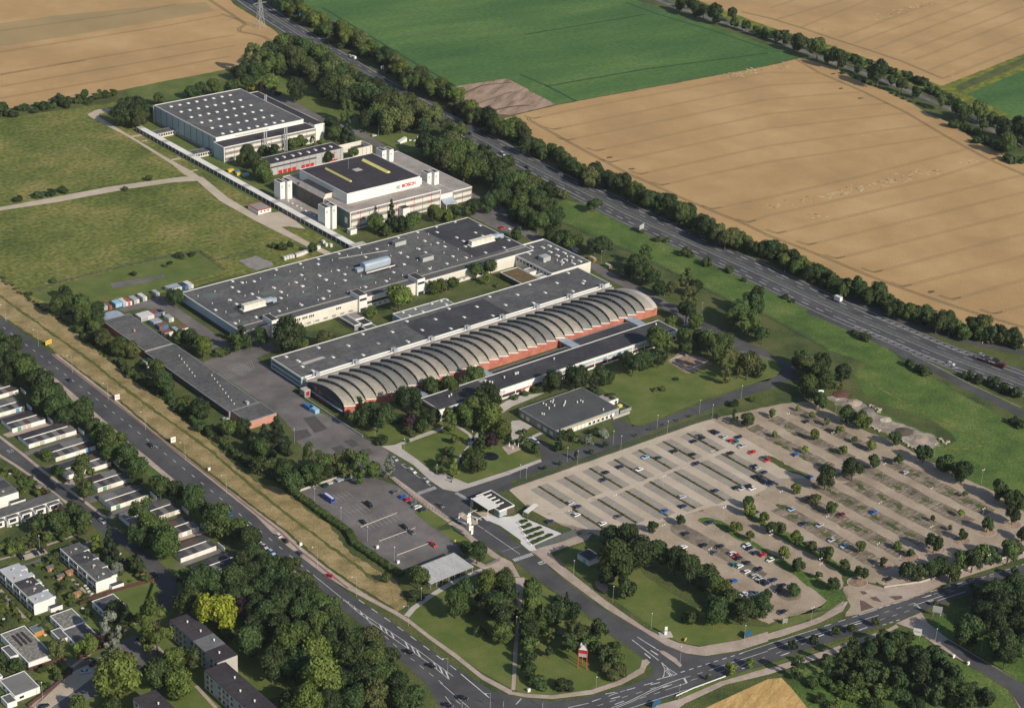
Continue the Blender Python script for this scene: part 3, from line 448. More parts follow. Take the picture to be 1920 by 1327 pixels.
wl(D3(880, 1330, 1250, 1210, 1500, 1120, 1600, 1095), .3); wl(D3(1500, 1035, 1640, 990, 1919, 900), .25); dash(D3(1340, 1120, 1700, 1015, 1919, 940), 7, 3.2, .2)
for q in (D3(700, 1222, 775, 1208), D3(740, 1258, 810, 1240), D3(770, 1300, 840, 1275), D3(1040, 1152, 1110, 1135), D3(1130, 1175, 1200, 1150), D3(1720, 1010, 1755, 992), D3(1725, 1032, 1775, 1012)): wl(q, .42)
wl(D3(940, 795, 1060, 870), .35); wl(D3(900, 815, 1100, 970), .35); wl(D3(1060, 870, 1100, 895), .5); wl(D3(1040, 895, 1095, 930), .6); wl(D3(995, 918, 1040, 955), .6)
wl(D3(1118, 982, 1145, 1030, 1140, 1080, 1125, 1108), .3); wl(D3(1118, 982, 1170, 1030, 1240, 1075), .3)
for k in range(5): wl(D3(1140 + k * 10, 1040 + k * 12, 1160 + k * 6, 1030 + k * 10, 1200 + k * 4, 1066 + k * 5), .5)
wl(D4(0, 890, 380, 770, 480, 740)); wl(D4(0, 848, 380, 730), .3); dash(D4(420, 715, 640, 645), 8, 4, .35); wl(D4(670, 635, 820, 588), .35); dash(D4(830, 580, 1085, 502), 4.3, 2.2, .4); dash(D4(1120, 485, 1590, 348), 7.5, 4, .35); wl(D4(960, 542, 1085, 503), .3)
for k in range(6): wl(D4(1095 + k * 7, 542 + k * 6, 1108 + k * 7, 548 + k * 6), .6)
dash(D4(60, 918, 420, 790), 7, 3, .2); wl(D4(545, 720, 830, 630), .25); wl(D4(680, 745, 745, 722), .5); wl(D4(95, 935, 160, 912), .5); dash(D4(840, 668, 1080, 590), 7, 3, .2); dash(D4(870, 612, 1120, 535), 7, 3, .2); wl(D4(1090, 560, 1250, 505, 1330, 480), .3); wl(D4(1250, 530, 1480, 455), .3); dash(D4(1150, 500, 1500, 400), 7, 3, .2); dash(D4(1280, 480, 1420, 440), 6, 3, .2)
dash(D4(860, 705, 1010, 658), 3.8, 2, .45); wl(D4(640, 705, 710, 685), .5); wl(D4(1170, 497, 1225, 480), .6); wl(D4(1200, 530, 1240, 518), .6); wl(D4(380, 790, 420, 775), .6)
dash(D4(1600, 350, 1919, 250), 5, 2.6, .3); dash(D4(1430, 410, 1680, 340), 6, 3, .2)
wl(C1(55, 715, 90, 735), .25); wl(C1(80, 710, 105, 730), .25); wl(C1(50, 722, 75, 740), .25)
wl(zz(860, 890, 8)(285, 755, 375, 812), .25); wl(zz(860, 890, 8)(390, 825, 920, 1190), .25); wl(zz(860, 890, 8)(650, 1150, 930, 1070), .12)
tag(mb.build('road_markings'), 'white lane markings of the main road and crossroad', 'road markings', kind='structure')
mb = MB()
def zebra(q0, q1, n, dx, dy, w=.55):
    for i in range(n):
        t = (i + .5) / n; x = q0[0] + (q1[0] - q0[0]) * t; y = q0[1] + (q1[1] - q0[1]) * t
        mb.ribbon(W([(x - dx, y - dy), (x + dx, y + dy)]), w, .075, m_paint)
c2 = lambda a, b: C2(a, b)[0]
zebra(c2(1215, 1045), c2(1350, 998), 11, 2.6, 2.2, .48); zebra(c2(1500, 1038), c2(1590, 1090), 8, 3.2, -1.2); zebra(c2(1615, 1215), c2(1685, 1235), 5, 3.4, 2.4, .6); zebra(c2(1515, 1250), c2(1575, 1270), 5, 2.6, 2.0, .6)
zebra(D3(10, 222)[0], D3(155, 172)[0], 11, 2.6, 2.4)
for q in (D3(195, 238, 235, 225, 250, 240, 210, 252, 195, 238), D3(210, 240, 232, 232)): mb.ribbon(W(q), .5, .075, m_paint)
for q in (C2(1090, 828, 1200, 905), C2(1090, 828, 1120, 822), C2(1010, 770, 1050, 798), C2(1130, 858, 1160, 845), C2(1165, 880, 1215, 890), C2(1200, 905, 1310, 985), C2(1490, 1240, 1560, 1205), C2(1560, 1205, 1640, 1170)): mb.ribbon(W(q), .3, .078, m_paint)
tag(mb.build('road_markings'), 'zebra crossings on the entrance road', 'road markings', kind='structure')
mb = MB(); pk = zz(560, 880, 6.4); k_ = 'w'
def bays(a, b, n, dx, dy):
    for i in range(n):
        t = i / (n - 1); x = a[0] + (b[0] - a[0]) * t; y = a[1] + (b[1] - a[1]) * t
        mb.ribbon(W([(x - dx, y - dy), (x + dx, y + dy)]), .14, .06, m_worn)
p1 = lambda a, b: pk(a, b)[0]
bays(p1(420, 360), p1(610, 295), 5, 9, 7); mb.ribbon(W(pk(410, 362, 620, 292)), .14, .06, m_worn)
bays(p1(560, 535), p1(800, 450), 6, 10, 8); mb.ribbon(W(pk(580, 525, 800, 448)), .14, .06, m_worn)
bays(p1(760, 690), p1(1170, 560), 9, 8, 7); bays(p1(985, 860), p1(1390, 720), 9, 3, 3); mb.ribbon(W(pk(270, 330, 400, 435)), .16, .06, m_worn)
mb.ribbon(W(pk(1200, 1040, 1290, 1065, 1240, 1025)), .14, .06, m_worn)
tag(mb.build('bay_markings'), 'worn bay lines of the small car park', 'road markings', kind='structure')
mb = MB()
yd = W(C1(1630, 140, 1760, 70)); e0 = C1(1620, 135)[0]
for i in range(16):
    a = C1(1630 + i * 17, 138 - i * 6); b = C1(1700 + i * 14, 185 - i * 5); mb.ribbon(W([a[0], b[0]]), .16, .05, m_worn)
for i in range(9):
    a = C1(1790 - i * 12, 60 + i * 4); b = C1(1900 - i * 10, 120 + i * 6); mb.ribbon(W([a[0], b[0]]), .16, .05, m_worn)
tag(mb.build('bay_markings'), 'worn bay lines of the asphalt yard', 'road markings', kind='structure')
mb = MB()
for q in (C2(650, 650, 720, 635, 780, 680, 720, 700), C2(790, 720, 850, 705, 880, 740, 820, 765), C2(270, 580, 380, 560, 420, 610, 300, 650), C2(350, 480, 440, 460, 540, 560, 440, 590), C2(560, 700, 640, 680, 700, 730, 610, 750)): mb.poly(W(q), .045, mat('asphalt_patch', (.075, .068, .068), (.095, .087, .086), s=.3))
tag(mb.build('asphalt_patches'), 'darker repair patches in the asphalt yard', 'patches', kind='structure')
SX = []; mbg = MB(); mbl = MB()
rows = [(C3(205, 990, 420, 1135), C3(460, 1160, 680, 1310)), (C3(400, 922, 615, 1065), C3(650, 1085, 930, 1270)), (C3(585, 855, 825, 1005), C3(855, 1025, 1165, 1215)), (C3(770, 790, 1010, 935), C3(1040, 955, 1370, 1160)),
        (C3(953, 720, 1195, 862), C3(1220, 880, 1595, 1100)), (C3(1135, 655, 1370, 790), C3(1410, 815, 1740, 1000)), (C3(1315, 595, 1550, 725), C3(1580, 745, 1990, 985))]
for i, (a, b) in enumerate(rows):
    for j, q in enumerate((a, b)):
        P = W(q); x = (P[0].x + P[1].x) / 2; y0, y1 = P[1].y, P[0].y; SX.append((i, j, x, y0, y1))
        for side in (-1, 1):
            mbg.poly([(x + side * .7, y0), (x + side * 5.6, y0), (x + side * 5.6, y1), (x + side * .7, y1)], .07, m_bay)
            n = int((y1 - y0) / 2.5)
            for k in range(n + 1): mbl.ribbon([(x + side * .8, y0 + k * (y1 - y0) / n, 0), (x + side * 5.4, y0 + k * (y1 - y0) / n, 0)], .16, .085, mat('pale_bay_line', (.34, .31, .27), (.38, .35, .31), s=1))
        s = MB(); s.box(x - .55, x + .55, y0, y1, 0, .32, m_hedgeline); 
        for k in range(int((y1 - y0) / 2)):
            yy = y0 + 1 + k * 2; h = .5 + .35 * random.Random(i * 99 + j * 37 + k).random(); s.box(x - .4, x + .4, yy - .7, yy + .7, .3, h, m_hedgeline)
        tag(s.build('hedge_strip'), f'low brown-green hedge strip between bays, {ordw(i)} row from gatehouse, {"canteen" if j == 0 else "outer"} half', 'hedge', 'low hedge strips of the paved car park')
tag(mbg.build('parking_bays'), 'greyish grid paving of the parking bays', 'parking bays', kind='structure')
for q in (C3(180, 1160, 340, 1158), C3(180, 1170, 400, 1185), C3(690, 1045, 780, 1020), C3(700, 1055, 800, 1040), C3(890, 990, 970, 962), C3(910, 1002, 990, 978), C3(1070, 915, 1130, 888), C3(1090, 930, 1160, 905), C3(1250, 850, 1310, 815), C3(1270, 862, 1340, 830), C3(1430, 775, 1500, 745), C3(1440, 785, 1520, 755)): mbl.ribbon(W(q), .22, .085, m_paint)
tag(mbl.build('bay_markings'), 'pale bay lines of the paved car park', 'road markings', kind='structure')
rq = random.Random(2); mbd = MB(); m_worng = mat('worn_gravel_bays', (.120, .098, .072), (.195, .158, .118), (.275, .228, .178), s=.16, fine=1.4, famt=.25, detail=8)
def band(x, y0, y1, w):
    n = int((y1 - y0) / 3); L = [Vector((x - w + rq.uniform(-.6, .6), y0 + (y1 - y0) * k / n, 0)) for k in range(n + 1)]; R_ = [Vector((x + w + rq.uniform(-.6, .6), y0 + (y1 - y0) * k / n, 0)) for k in range(n + 1)]
    mbd.poly(R_ + L[::-1], .05, m_worng)
    for k in range(int((y1 - y0) / 2.5)):
        for s in (-1, 1):
            if rq.random() < .8: y = y0 + 1 + k * 2.5; mbd.ribbon([(x + s * rq.uniform(.3, 1.2), y, 0), (x + s * rq.uniform(3.2, 4.9), y + rq.uniform(-.1, .1), 0)], rq.uniform(.25, .7), .058, m_gravel if rq.random() < .6 else m_base)
for x in (621, 637.5, 654, 670, 686.5, 703): band(x, 449, 514 if x < 660 else 511, 4.9)
for x in (672.5, 688.5, 704.8): band(x, 526, 581, 4.3)
for x, y in ((621.6, 448), (638, 445.7), (653.8, 442.7), (670.2, 440.6), (686.9, 438.5), (703.5, 435.4), (601, 446), (686.5, 513), (703, 511), (671, 516), (654, 516)):
    mbd.poly([(x + 5.2 * math.cos(.35 * k), y + 4.4 * math.sin(.35 * k), 0) for k in range(18)], .066, m_slab if y < 450 else m_worng); mbd.poly([(x + 4.8 * math.cos(.35 * k), y + 4 * math.sin(.35 * k), 0) for k in range(18)], .072, m_soil if y < 450 else m_worng)
for q in (D4(690, 520, 720, 525, 795, 575, 700, 605), D4(760, 500, 810, 492, 855, 535, 800, 525), D4(690, 452, 725, 452, 750, 472, 715, 480), D4(905, 490, 1000, 487, 1010, 505, 960, 522)): mbd.prism(W(q), 0, .12, m_slab, mat('mulch', (.11, .075, .06), (.16, .11, .09), s=.8))
for q in (D3(1180, -40, 1270, -60, 1700, 180, 1919, 320, 1860, 380, 1500, 170, 1200, 10), D3(1480, 380, 1540, 350, 1919, 560, 1880, 640, 1600, 470), D4(60, 480, 110, 420, 250, 460, 240, 510, 150, 525), D4(980, 220, 1110, 170, 1125, 210, 1050, 240), D4(1170, 160, 1320, 130, 1330, 160, 1230, 180), D4(1370, 80, 1500, 60, 1520, 85, 1420, 110), D4(770, 270, 900, 240, 930, 265, 850, 295)):
    P_ = W(q); mbd.poly(sum([[a, a.lerp(c, .33) + Vector((rq.uniform(-.8, .8), 0, 0)), a.lerp(c, .66) + Vector((rq.uniform(-.8, .8), 0, 0))] for a, c in zip(P_, P_[1:] + P_[:1])], []), .05, m_worng)
tag(mbd.build('parking_bays'), 'darker worn gravel bays with weeds', 'parking bays', kind='structure')
sheet('verge', m_lush, zz(1280, 940, 6.4)(180, 230, 230, 195, 330, 195, 480, 240, 620, 330, 820, 470, 1000, 580, 1280, 740, 1500, 850, 1700, 960, 1920, 1080, 1920, 1200, 1700, 1300, 1560, 1325, 1740, 1200, 1700, 1160, 1400, 930, 1150, 760, 820, 530, 560, 390, 380, 270, 250, 270), .06, 'grass island with trees in the lower car park', 'verge')
sheet('verge', m_lush, zz(1280, 940, 6.4)(720, 130, 860, 160, 1000, 250, 1250, 360, 1500, 520, 1700, 640, 1920, 780) + D4(600, 270, 700, 330, 760, 385, 700, 385, 520, 300, 300, 160, 0, 0) + zz(1280, 940, 6.4)(1060, 330, 900, 260, 760, 190), .06, 'grass island with trees along the gravel drive', 'verge')
sheet('verge', m_base, C4(0, 760, 40, 770, 200, 860, 340, 915, 300, 935, 120, 860, 0, 800), .1, 'weedy strip beside the gravel bays', 'verge')

mb = MB(); rw_ = random.Random(3)
for t, pts in ((C4, [(230, 605), (460, 720), (960, 985), (1110, 1050), (705, 1000), (860, 1080), (985, 1140), (585, 1095), (720, 1160), (1235, 970), (1360, 1030), (850, 920), (475, 1040), (1205, 1105), (190, 1210), (590, 1270), (700, 1327), (940, 1290), (1110, 1215), (320, 1275), (140, 545), (160, 715), (250, 770), (1330, 1165), (60, 655), (1100, 895), (1480, 1098), (830, 1225), (1610, 1160), (80, 1135)]), (D4, [(430, 15), (860, 80), (520, 85), (980, 145), (1080, 30)])):
    for a_, c_ in pts:
        p = G(*t(a_, c_)[0])
        for k in range(3):
            x, y = p.x + rw_.uniform(-1.5, 1.5), p.y + rw_.uniform(-3, 3); n = 9; r0 = rw_.uniform(.8, 1.9); mb.poly([(x + r0 * rw_.uniform(.6, 1.2) * math.cos(6.283 * i / n), y + 1.6 * r0 * rw_.uniform(.6, 1.2) * math.sin(6.283 * i / n), 0) for i in range(n)], .07 + .008 * k, m_base)
tag(mb.build('weeds'), 'patches of weeds in the gravel bays', 'weeds', kind='stuff')

rw_ = random.Random(9); mb = MB(); m_fl = mat('lodged_wheat', (.50, .40, .22), (.60, .49, .28), s=.5); m_fd = mat('lodged_wheat_dark', (.20, .15, .07), (.27, .20, .10), s=.5)
for q, n in ((A3(1590, 580, 1830, 530), 70), (A4(20, 500, 140, 490), 14), (B4(480, 130, 1100, -10), 80), (B4(20, 230, 480, 135), 22), (A4(1080, 1310, 1290, 1275), 20), (A4(1440, 1230, 1570, 1205), 12), (A4(780, 145, 1240, 20), 60), (B4(250, 310, 390, 285), 7), (A4(350, 215, 380, 220), 3), (A4(1370, 525, 1400, 530), 3)):
    a, c = W(q)
    for k in range(n):
        p = a.lerp(c, rw_.random()); x, y = p.x + rw_.gauss(0, 3), p.y + rw_.gauss(0, 3.5); r0 = rw_.uniform(.5, 1.4); mb.poly([(x + r0 * rw_.uniform(.5, 1.4) * math.cos(1.05 * i), y + r0 * rw_.uniform(.5, 1.4) * math.sin(1.05 * i), 0) for i in range(6)], .062 + .0004 * k, m_fl if rw_.random() < .7 else m_fd)
for t, a_, c_ in ((A3, 730, 1182), (A3, 900, 1268), (B4, 1220, 862), (A4, 485, 555), (A4, 1690, 1192), (A4, 545, 665), (A4, 695, 738)):
    p = G(*t(a_, c_)[0]); mb.poly([(p.x + 3.2 * rw_.uniform(.6, 1.2) * math.cos(.7 * i), p.y + 1.8 * rw_.uniform(.6, 1.2) * math.sin(.7 * i), 0) for i in range(9)], .058, m_track)
tag(mb.build('field_tracks'), 'lodged flecks and bare spots in the wheat', 'field tracks', kind='structure')

sheet('verge', m_base, C4(560, 225, 700, 290, 900, 385, 1120, 455, 1240, 500, 1370, 590, 1420, 650, 1330, 700, 1260, 610, 1050, 530, 800, 415, 620, 330), .032, 'dark scrubby ground along the debris strip', 'verge')
strip('path', m_meadow, [smooth(W(C4(640, 140, 900, 290, 1250, 480, 1500, 590, 1620, 650, 1600, 690, 1500, 712, 1300, 715)), 2)], 2.2, .04, 'faint trodden track across the lush meadow', 'path', raw=True)
def part(name, mb, parent, smooth=False): return mb.build(name, parent, smooth)
def pbox(name, m, parent, x0, x1, y0, y1, z0, z1, top=None, bottom=False):
    mb = MB(); mb.box(x0, x1, y0, y1, z0, z1, m, top, bottom); return mb.build(name, parent)
def slab_roof(parent, x0, x1, y0, y1, z, m, rim=m_white, w=.35, h=.35, name='roof'):
    mb = MB(); mb.face([(x0 + w, y0 + w, z + .02), (x1 - w, y0 + w, z + .02), (x1 - w, y1 - w, z + .02), (x0 + w, y1 - w, z + .02)], m)
    r = mb.build(name, parent)
    e = MB(); e.box(x0 - .06, x1 + .06, y0 - .06, y0 + w, z - .3, z + h, rim); e.box(x0 - .06, x1 + .06, y1 - w, y1 + .06, z - .3, z + h, rim); e.box(x0 - .06, x0 + w, y0 + w, y1 - w, z - .3, z + h, rim); e.box(x1 - w, x1 + .06, y0 + w, y1 - w, z - .3, z + h, rim)
    e.build('parapet', r); return r
def block(x0, x1, y0, y1, z, wall, roof, parent, rim=m_white, h=.3, z0=0, name='wall'):
    mb = MB(); mb.box(x0, x1, y0, y1, z0, z, wall); w = mb.build(name, parent); r = slab_roof(parent, x0, x1, y0, y1, z, roof, rim, h=h); return w, r
def bld(name, label, cat='building', loc=(0, 0, 0), group=None): return tag(empty(name, loc), label, cat, group)
def winrow(parent, name, m, x0, x1, y, z0, z1, n, gap=.25, d=.05, axis='x', side=-1):
    st = (x1 - x0) / n
    for i in range(n):
        a = x0 + i * st + st * gap / 2; b = a + st * (1 - gap)
        if axis == 'x': pbox(name, m, parent, a, b, y, y + side * d, z0, z1)
        else: pbox(name, m, parent, y, y + side * d, a, b, z0, z1)
def on_px(q, z): return [G(x, y, z) for x, y in q]
def RB(q, z):
    P = on_px(q, z); return min(p.x for p in P), max(p.x for p in P), min(p.y for p in P), max(p.y for p in P)
def domes(parent, pts, z, w=1.5, l=2.2, h=.5, m=m_skyl, name='skylight'):
    mb = MB()
    mb.box(-w / 2, w / 2, -l / 2, l / 2, 0, h * .6, m_white); q = [(-w / 2, -l / 2, h * .6), (w / 2, -l / 2, h * .6), (w / 2, l / 2, h * .6), (-w / 2, l / 2, h * .6)]; t = [(x * .6, y * .6, h) for x, y, _ in q]
    for i in range(4): mb.face([q[i], q[(i + 1) % 4], t[(i + 1) % 4], t[i]], m)
    mb.face(t, m); first = None
    for p in pts:
        if first is None: o = first = mb.build(name, parent)
        else: o = first.copy(); COL.objects.link(o)
        o.location = (p[0], p[1], z)
def vents(parent, pts, z, r=.22, h=.7, name='roof_vent'):
    mb = MB(); mb.tube((0, 0, 0), (0, 0, h), r, r, m_white); mb.tube((0, 0, h), (0, 0, h + .12), r * 1.6, r * 1.4, m_white); first = None
    for p in pts:
        if first is None: o = first = mb.build(name, parent)
        else: o = first.copy(); COL.objects.link(o)
        o.location = (p[0], p[1], z)
b = bld('factory_hall', 'widest flat grey-roofed hall with white front and many small skylights', 'hall', (505, 818, 0)); b.location = (0, 0, 0)
HZ = 7.4
mb = MB(); mb.box(505.6, 720.5, 818, 884.6, 0, HZ, m_cream); part('wall', mb, b)
slab_roof(b, 505.6, 720.5, 818, 884.6, HZ, m_roof, h=.25)
mb = MB(); mb.face([(683, 829.6, HZ + .06), (720, 829.6, HZ + .06), (720, 884, HZ + .06), (683, 884, HZ + .06)], m_roofd); part('roof_section', mb, b)
mb = MB(); mb.box(506.2, 719.8, 824.8, 825.2, HZ, HZ + .5, m_greyd); mb.face([(506, 818.5, HZ + .05), (720, 818.5, HZ + .05), (720, 824.7, HZ + .05), (506, 824.7, HZ + .05)], mat('strip_roof', (.088, .086, .084), (.118, .115, .11), s=.06, fine=.8, famt=.14, detail=7)); part('roof_strip', mb, b)
pbox('cladding', m_blue, b, 505.6, 505.5, 818.1, 884.5, 2.6, HZ - .3); pbox('plinth', m_navy, b, 505.6, 505.52, 818.1, 884.5, .02, 2.5)
for x0, x1 in ((529, 584), (591, 627), (634, 668)): winrow(b, 'window', m_greyd, x0 + 1, x1 - 1, 818, 1.0, 2.2, 9, .5)
for cx, n in ((543, 3), (548, 3), (552.5, 3), (571.5, 3), (511, 3), (516, 4)): winrow(b, 'window', m_glass, cx - 1.9, cx + 1.9, 818, 5.0, 6.3, n, .3)
for x0 in range(530, 560, 6): pbox('gate_post', m_greyd, b, x0, x0 + .3, 818, 817.93, .02, 2.6)
pbox('ribbon_window', m_glass, b, 592, 612, 818, 817.94, 3.0, 4.6)
pbox('ribbon_window', m_greyd, b, 636, 668, 818, 817.94, 2.0, 3.2)
sk = [zz(400, 520, 8)(a, c)[0] for a, c in ((285, 60), (280, 150), (375, 215), (580, 250), (610, 62), (680, 310), (910, 160), (1015, 222), (1235, 75), (1340, 130), (1685, 40), (1010, 312), (250, 340), (345, 400), (30, 490), (1320, 415), (985, 505), (640, 600), (325, 690), (1640, 322), (1730, 208), (430, 880 - 800))]
sk += [B2(a, c)[0] for a, c in ((330, 650), (465, 655), (150, 695), (340, 735), (475, 740), (615, 700), (665, 730), (525, 770), (300, 790), (345, 820), (545, 855), (665, 775), (505, 910), (975, 780), (820, 825), (1030, 715), (1110, 655), (1135, 600), (1080, 570), (1220, 540), (1270, 565), (1265, 480), (1360, 495), (1415, 522), (1475, 595), (1430, 650), (1575, 605), (1300, 688), (820, 600), (770, 530), (1210, 415), (905, 540), (465, 615), (1065, 455), (620, 575), (185, 860), (15, 905))]
sk2 = [B2(a, c)[0] for a, c in ((1490, 338), (1350, 375), (1358, 415), (1505, 455), (1680, 365), (1645, 418), (1700, 442), (1570, 522), (1555, 482), (1720, 568), (1860, 530), (1895, 475), (1900, 390))]
domes(b, [G(x, y, HZ) for x, y in sk + sk2], HZ + .02)
rv = random.Random(5); vp = []
for i in range(17):
    for j in range(4):
        x = 512 + i * 10.6 + rv.uniform(-1, 1); y = 831 + j * 14.5 + rv.uniform(-1, 1)
        if x < 682: vp.append((x, y))
vents(b, vp, HZ)
for q in (zz(400, 520, 8)(690, 240, 900, 190, 960, 225, 750, 275), zz(400, 520, 8)(1230, 280, 1430, 225, 1490, 255, 1300, 310), zz(400, 520, 8)(220, 560, 340, 525, 400, 560, 290, 600), B2(760, 755, 870, 740, 900, 752, 800, 775), zz(400, 520, 8)(830, 30, 1000, 0, 1060, 15, 890, 65), B1(1520, 890, 1610, 870, 1650, 890, 1550, 915)):
    x0, x1, y0, y1 = RB(q, HZ); mb = MB(); mb.face([(x0, y0, HZ + .07), (x1, y0, HZ + .07), (x1, y1, HZ + .07), (x0, y1, HZ + .07)], m_roofp); part('roof_patch', mb, b)
mb = MB(); mb.tube(G(*B2(620, 610)[0], HZ + .5), G(*B2(860, 572)[0], HZ + .5), .12, .12, m_white); mb.tube(G(*B2(860, 572)[0], HZ + .5), G(*B2(990, 550)[0], HZ + .5), .12, .12, m_white); part('roof_pipe', mb, b)
for x0, x1 in ((524.4, 529), (585.2, 590.8), (627.9, 633.6)):
    mb = MB(); mb.box(x0, x1, 816.4, 826, 0, 10.4, m_white); t = part('stair_tower', mb, b)
    mb = MB(); mb.face([(x0 + .3, 816.7, 10.43), (x1 - .3, 816.7, 10.43), (x1 - .3, 825.7, 10.43), (x0 + .3, 825.7, 10.43)], m_roofpur); mb.build('tower_roof', t)
    pbox('tower_window', m_glass, t, x0 + .3, x1 - .3, 816.4, 816.33, 6.9, 8.4); pbox('tower_door', m_glass, t, x0 + .8, x1 - .8, 816.4, 816.33, .05, 2.2)
def ac_unit(q0, q1, label, duct=True):
    a = G(*q0, HZ); c = G(*q1, HZ); u = bld('rooftop_unit', label, 'air unit', (a.x, a.y, HZ)); L = c.x - a.x
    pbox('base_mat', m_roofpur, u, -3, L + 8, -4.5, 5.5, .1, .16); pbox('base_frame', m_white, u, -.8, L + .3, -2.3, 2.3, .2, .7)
    pbox('housing', m_cream, u, 0, L, -1.7, 1.7, .7, 3.6); 
    for k in range(4): pbox('panel_joint', m_greyd, u, L * (k + .8) / 4.6, L * (k + .8) / 4.6 + .12, -1.72, 1.72, .7, 3.63)
    if duct:
        mb = MB(); mb.box(L, L + 5.5, -1.2, 1.2, 1.4, 3.5, m_zinc); mb.box(L + 5.5, L + 8, -1.2, .6, .3, 2.9, m_zinc); part('duct', mb, u)
ac_unit(zz(400, 520, 8)(440, 500)[0], zz(400, 520, 8)(790, 430)[0], 'long white rooftop unit near the dark corner of the wide hall')
ac_unit(B2(1605, 520)[0], B2(1780, 475)[0], 'long white rooftop unit on the darkest roof section')
x0, x1, y0, y1 = RB(B2(800, 705, 1010, 665), HZ); u = bld('rooftop_unit', 'big curved grey metal ventilation housing on the wide hall', 'air unit', (x0, y0, HZ)); L = x1 - x0
mb = MB(); n = 6
prof = [(0, 1.2), (0, 4.0), (.8, 5.0), (2.4, 5.4), (4.2, 5.2), (5.6, 4.6), (5.6, 1.2)]
for i in range(len(prof) - 1): mb.face([(0, *prof[i]), (L, *prof[i]), (L, *prof[i + 1]), (0, *prof[i + 1])][::-1], m_zinc)
mb.face([(0, y, z) for y, z in prof], m_zinc); mb.face([(L, y, z) for y, z in prof][::-1], m_zinc); part('housing', mb, u)
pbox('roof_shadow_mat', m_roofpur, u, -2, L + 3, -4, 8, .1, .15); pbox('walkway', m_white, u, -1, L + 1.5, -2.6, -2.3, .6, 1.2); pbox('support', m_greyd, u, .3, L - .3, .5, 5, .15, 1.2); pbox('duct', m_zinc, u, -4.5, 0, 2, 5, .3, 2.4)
for q, l in ((B2(1035, 520, 1140, 500), 'flat grey penthouse box near the rear edge of the wide hall'), (B2(1240, 635, 1345, 615), 'flat grey penthouse box between two skylight rows on the wide hall')):
    x0, x1, y0, y1 = RB(q, HZ); u = bld('roof_penthouse', l, 'roof box', (x0, y0, HZ)); block(0, 8.5, 0, 3.5, 2.8, m_grey, m_roof, u, m_greyd, .1)
b = bld('hall_wing', 'flat grey wing with white end wall and skylight rows', 'building')
x0, x1, y0, y1 = 706, 738.4, 783.5, 828.2
block(x0, x1, y0, y1, 7.2, m_cream, m_roof, b, h=.25); block(720.5, 738.4, 828.3, 829.5, 7.0, m_cream, m_roof, b)
for k in range(11): pbox('window', m_glass, b, 706, 705.94, 785 + k * 3.3, 787.5 + k * 3.3, 4.6, 6.3)
pbox('window_band', m_white, b, 706, 705.96, 784, 822, 4.2, 6.7)
domes(b, [G(*B3(a, c)[0], 7.2) for a, c in ((280, 517), (335, 543), (392, 570), (450, 600), (508, 632), (285, 562), (340, 590), (400, 620), (460, 650), (145, 525), (235, 632), (125, 575), (230, 530), (375, 640))], 7.22, 1.4, 3.4, .6)
pbox('roof_cabin', m_grey, b, 713.5, 719.5, 800, 805, 7.2, 10)
vents(b, [(720 + i * 2.3, 790 + (i * 7) % 9) for i in range(6)], 7.2, .3, 1.0)
b = bld('courtyard_pavilion', 'low pavilion with brown green roof in the courtyard', 'building'); block(686, 700, 787.5, 809, 3.8, m_glass, mat('sedum_roof', (.11, .075, .035), (.17, .125, .06), s=.4, famt=.3), b, m_white, .3)
block(700.2, 705.8, 787.5, 792, 4.4, m_white, m_roofg, b); block(700.2, 705.8, 797, 803, 4.4, m_white, m_roofg, b)
for (x0, x1, y0, y1, z), l, rm in (((568, 572.5, 797, 812.5, 3.4), 'dark slim shed with glazed side in the hall court', m_roof), ((573, 580, 803, 812.5, 3.6), 'small white shed in the hall court', m_roofg), ((573, 579, 795, 802.5, 3.2), 'small dark-roofed shed with white rim in the hall court', m_roofpur), ((571, 578.5, 784, 794.5, 3), 'small grey shed behind the low front hall', m_roof)):
    b = bld('shed', l, 'shed'); block(x0, x1, y0, y1, z, m_greyd if rm is m_roof else m_white, rm, b, m_white, .15)
    pbox('window', m_glass, b, x0, x0 - .06, y0 + .6, y1 - .6, 1.2, 2.3)
b = bld('factory_hall', 'long low flat hall with scattered skylights behind the arched roofs', 'hall')
LZ = 7.0
block(501.6, 726, 752.6, 782.3, LZ, m_blue, m_roof, b, m_white, .3)
mb = MB(); mb.face([(588, 753.2, LZ + .06), (648, 753.2, LZ + .06), (648, 778, LZ + .06), (588, 778, LZ + .06)], m_roofd); part('roof_section', mb, b)
mb = MB(); P = on_px(zz(560, 640, 8)(30, 325, 350, 225, 410, 245, 85, 355), LZ); mb.poly(P, LZ + .08, m_slab); part('roof_patch', mb, b)
block(593, 631.6, 782.4, 794.2, 5.4, m_blue, mat('annexe_roof', (.16, .175, .165), (.20, .21, .20), s=.2), b, m_white, .25)
domes(b, [G(*q, LZ) for q in [zz(560, 640, 8)(a, c)[0] for a, c in ((295, 95), (745, 65), (1190, 32), (515, 238), (965, 205), (55, 378), (210, 440), (1640, 8), (5, 300))] + [B2(a, c)[0] for a, c in ((465, 1277), (690, 1263), (800, 1178), (915, 1248), (1022, 1162), (1135, 1232), (1130, 1082), (1245, 1148), (1345, 1067), (1460, 1137), (1560, 1052), (1655, 973), (1445, 988), (1775, 1040), (1870, 960), (1750, 897))] + [B3(a, c)[0] for a, c in ((40, 883), (130, 806), (160, 945), (248, 868), (335, 795), (420, 720), (455, 857), (530, 798), (540, 780))] + [C2(225, 20)[0], C2(312, 48)[0]]], LZ + .02, 1.5, 2.2, .5)
domes(b, [G(*B2(a, c)[0], 5.4) for a, c in ((1190, 990), (1100, 1015), (1150, 1040), (1250, 1010), (1315, 950), (1385, 930), (1430, 920), (1425, 955))], 5.45, 1.3, 2.2, .5, name='roof_hatch')
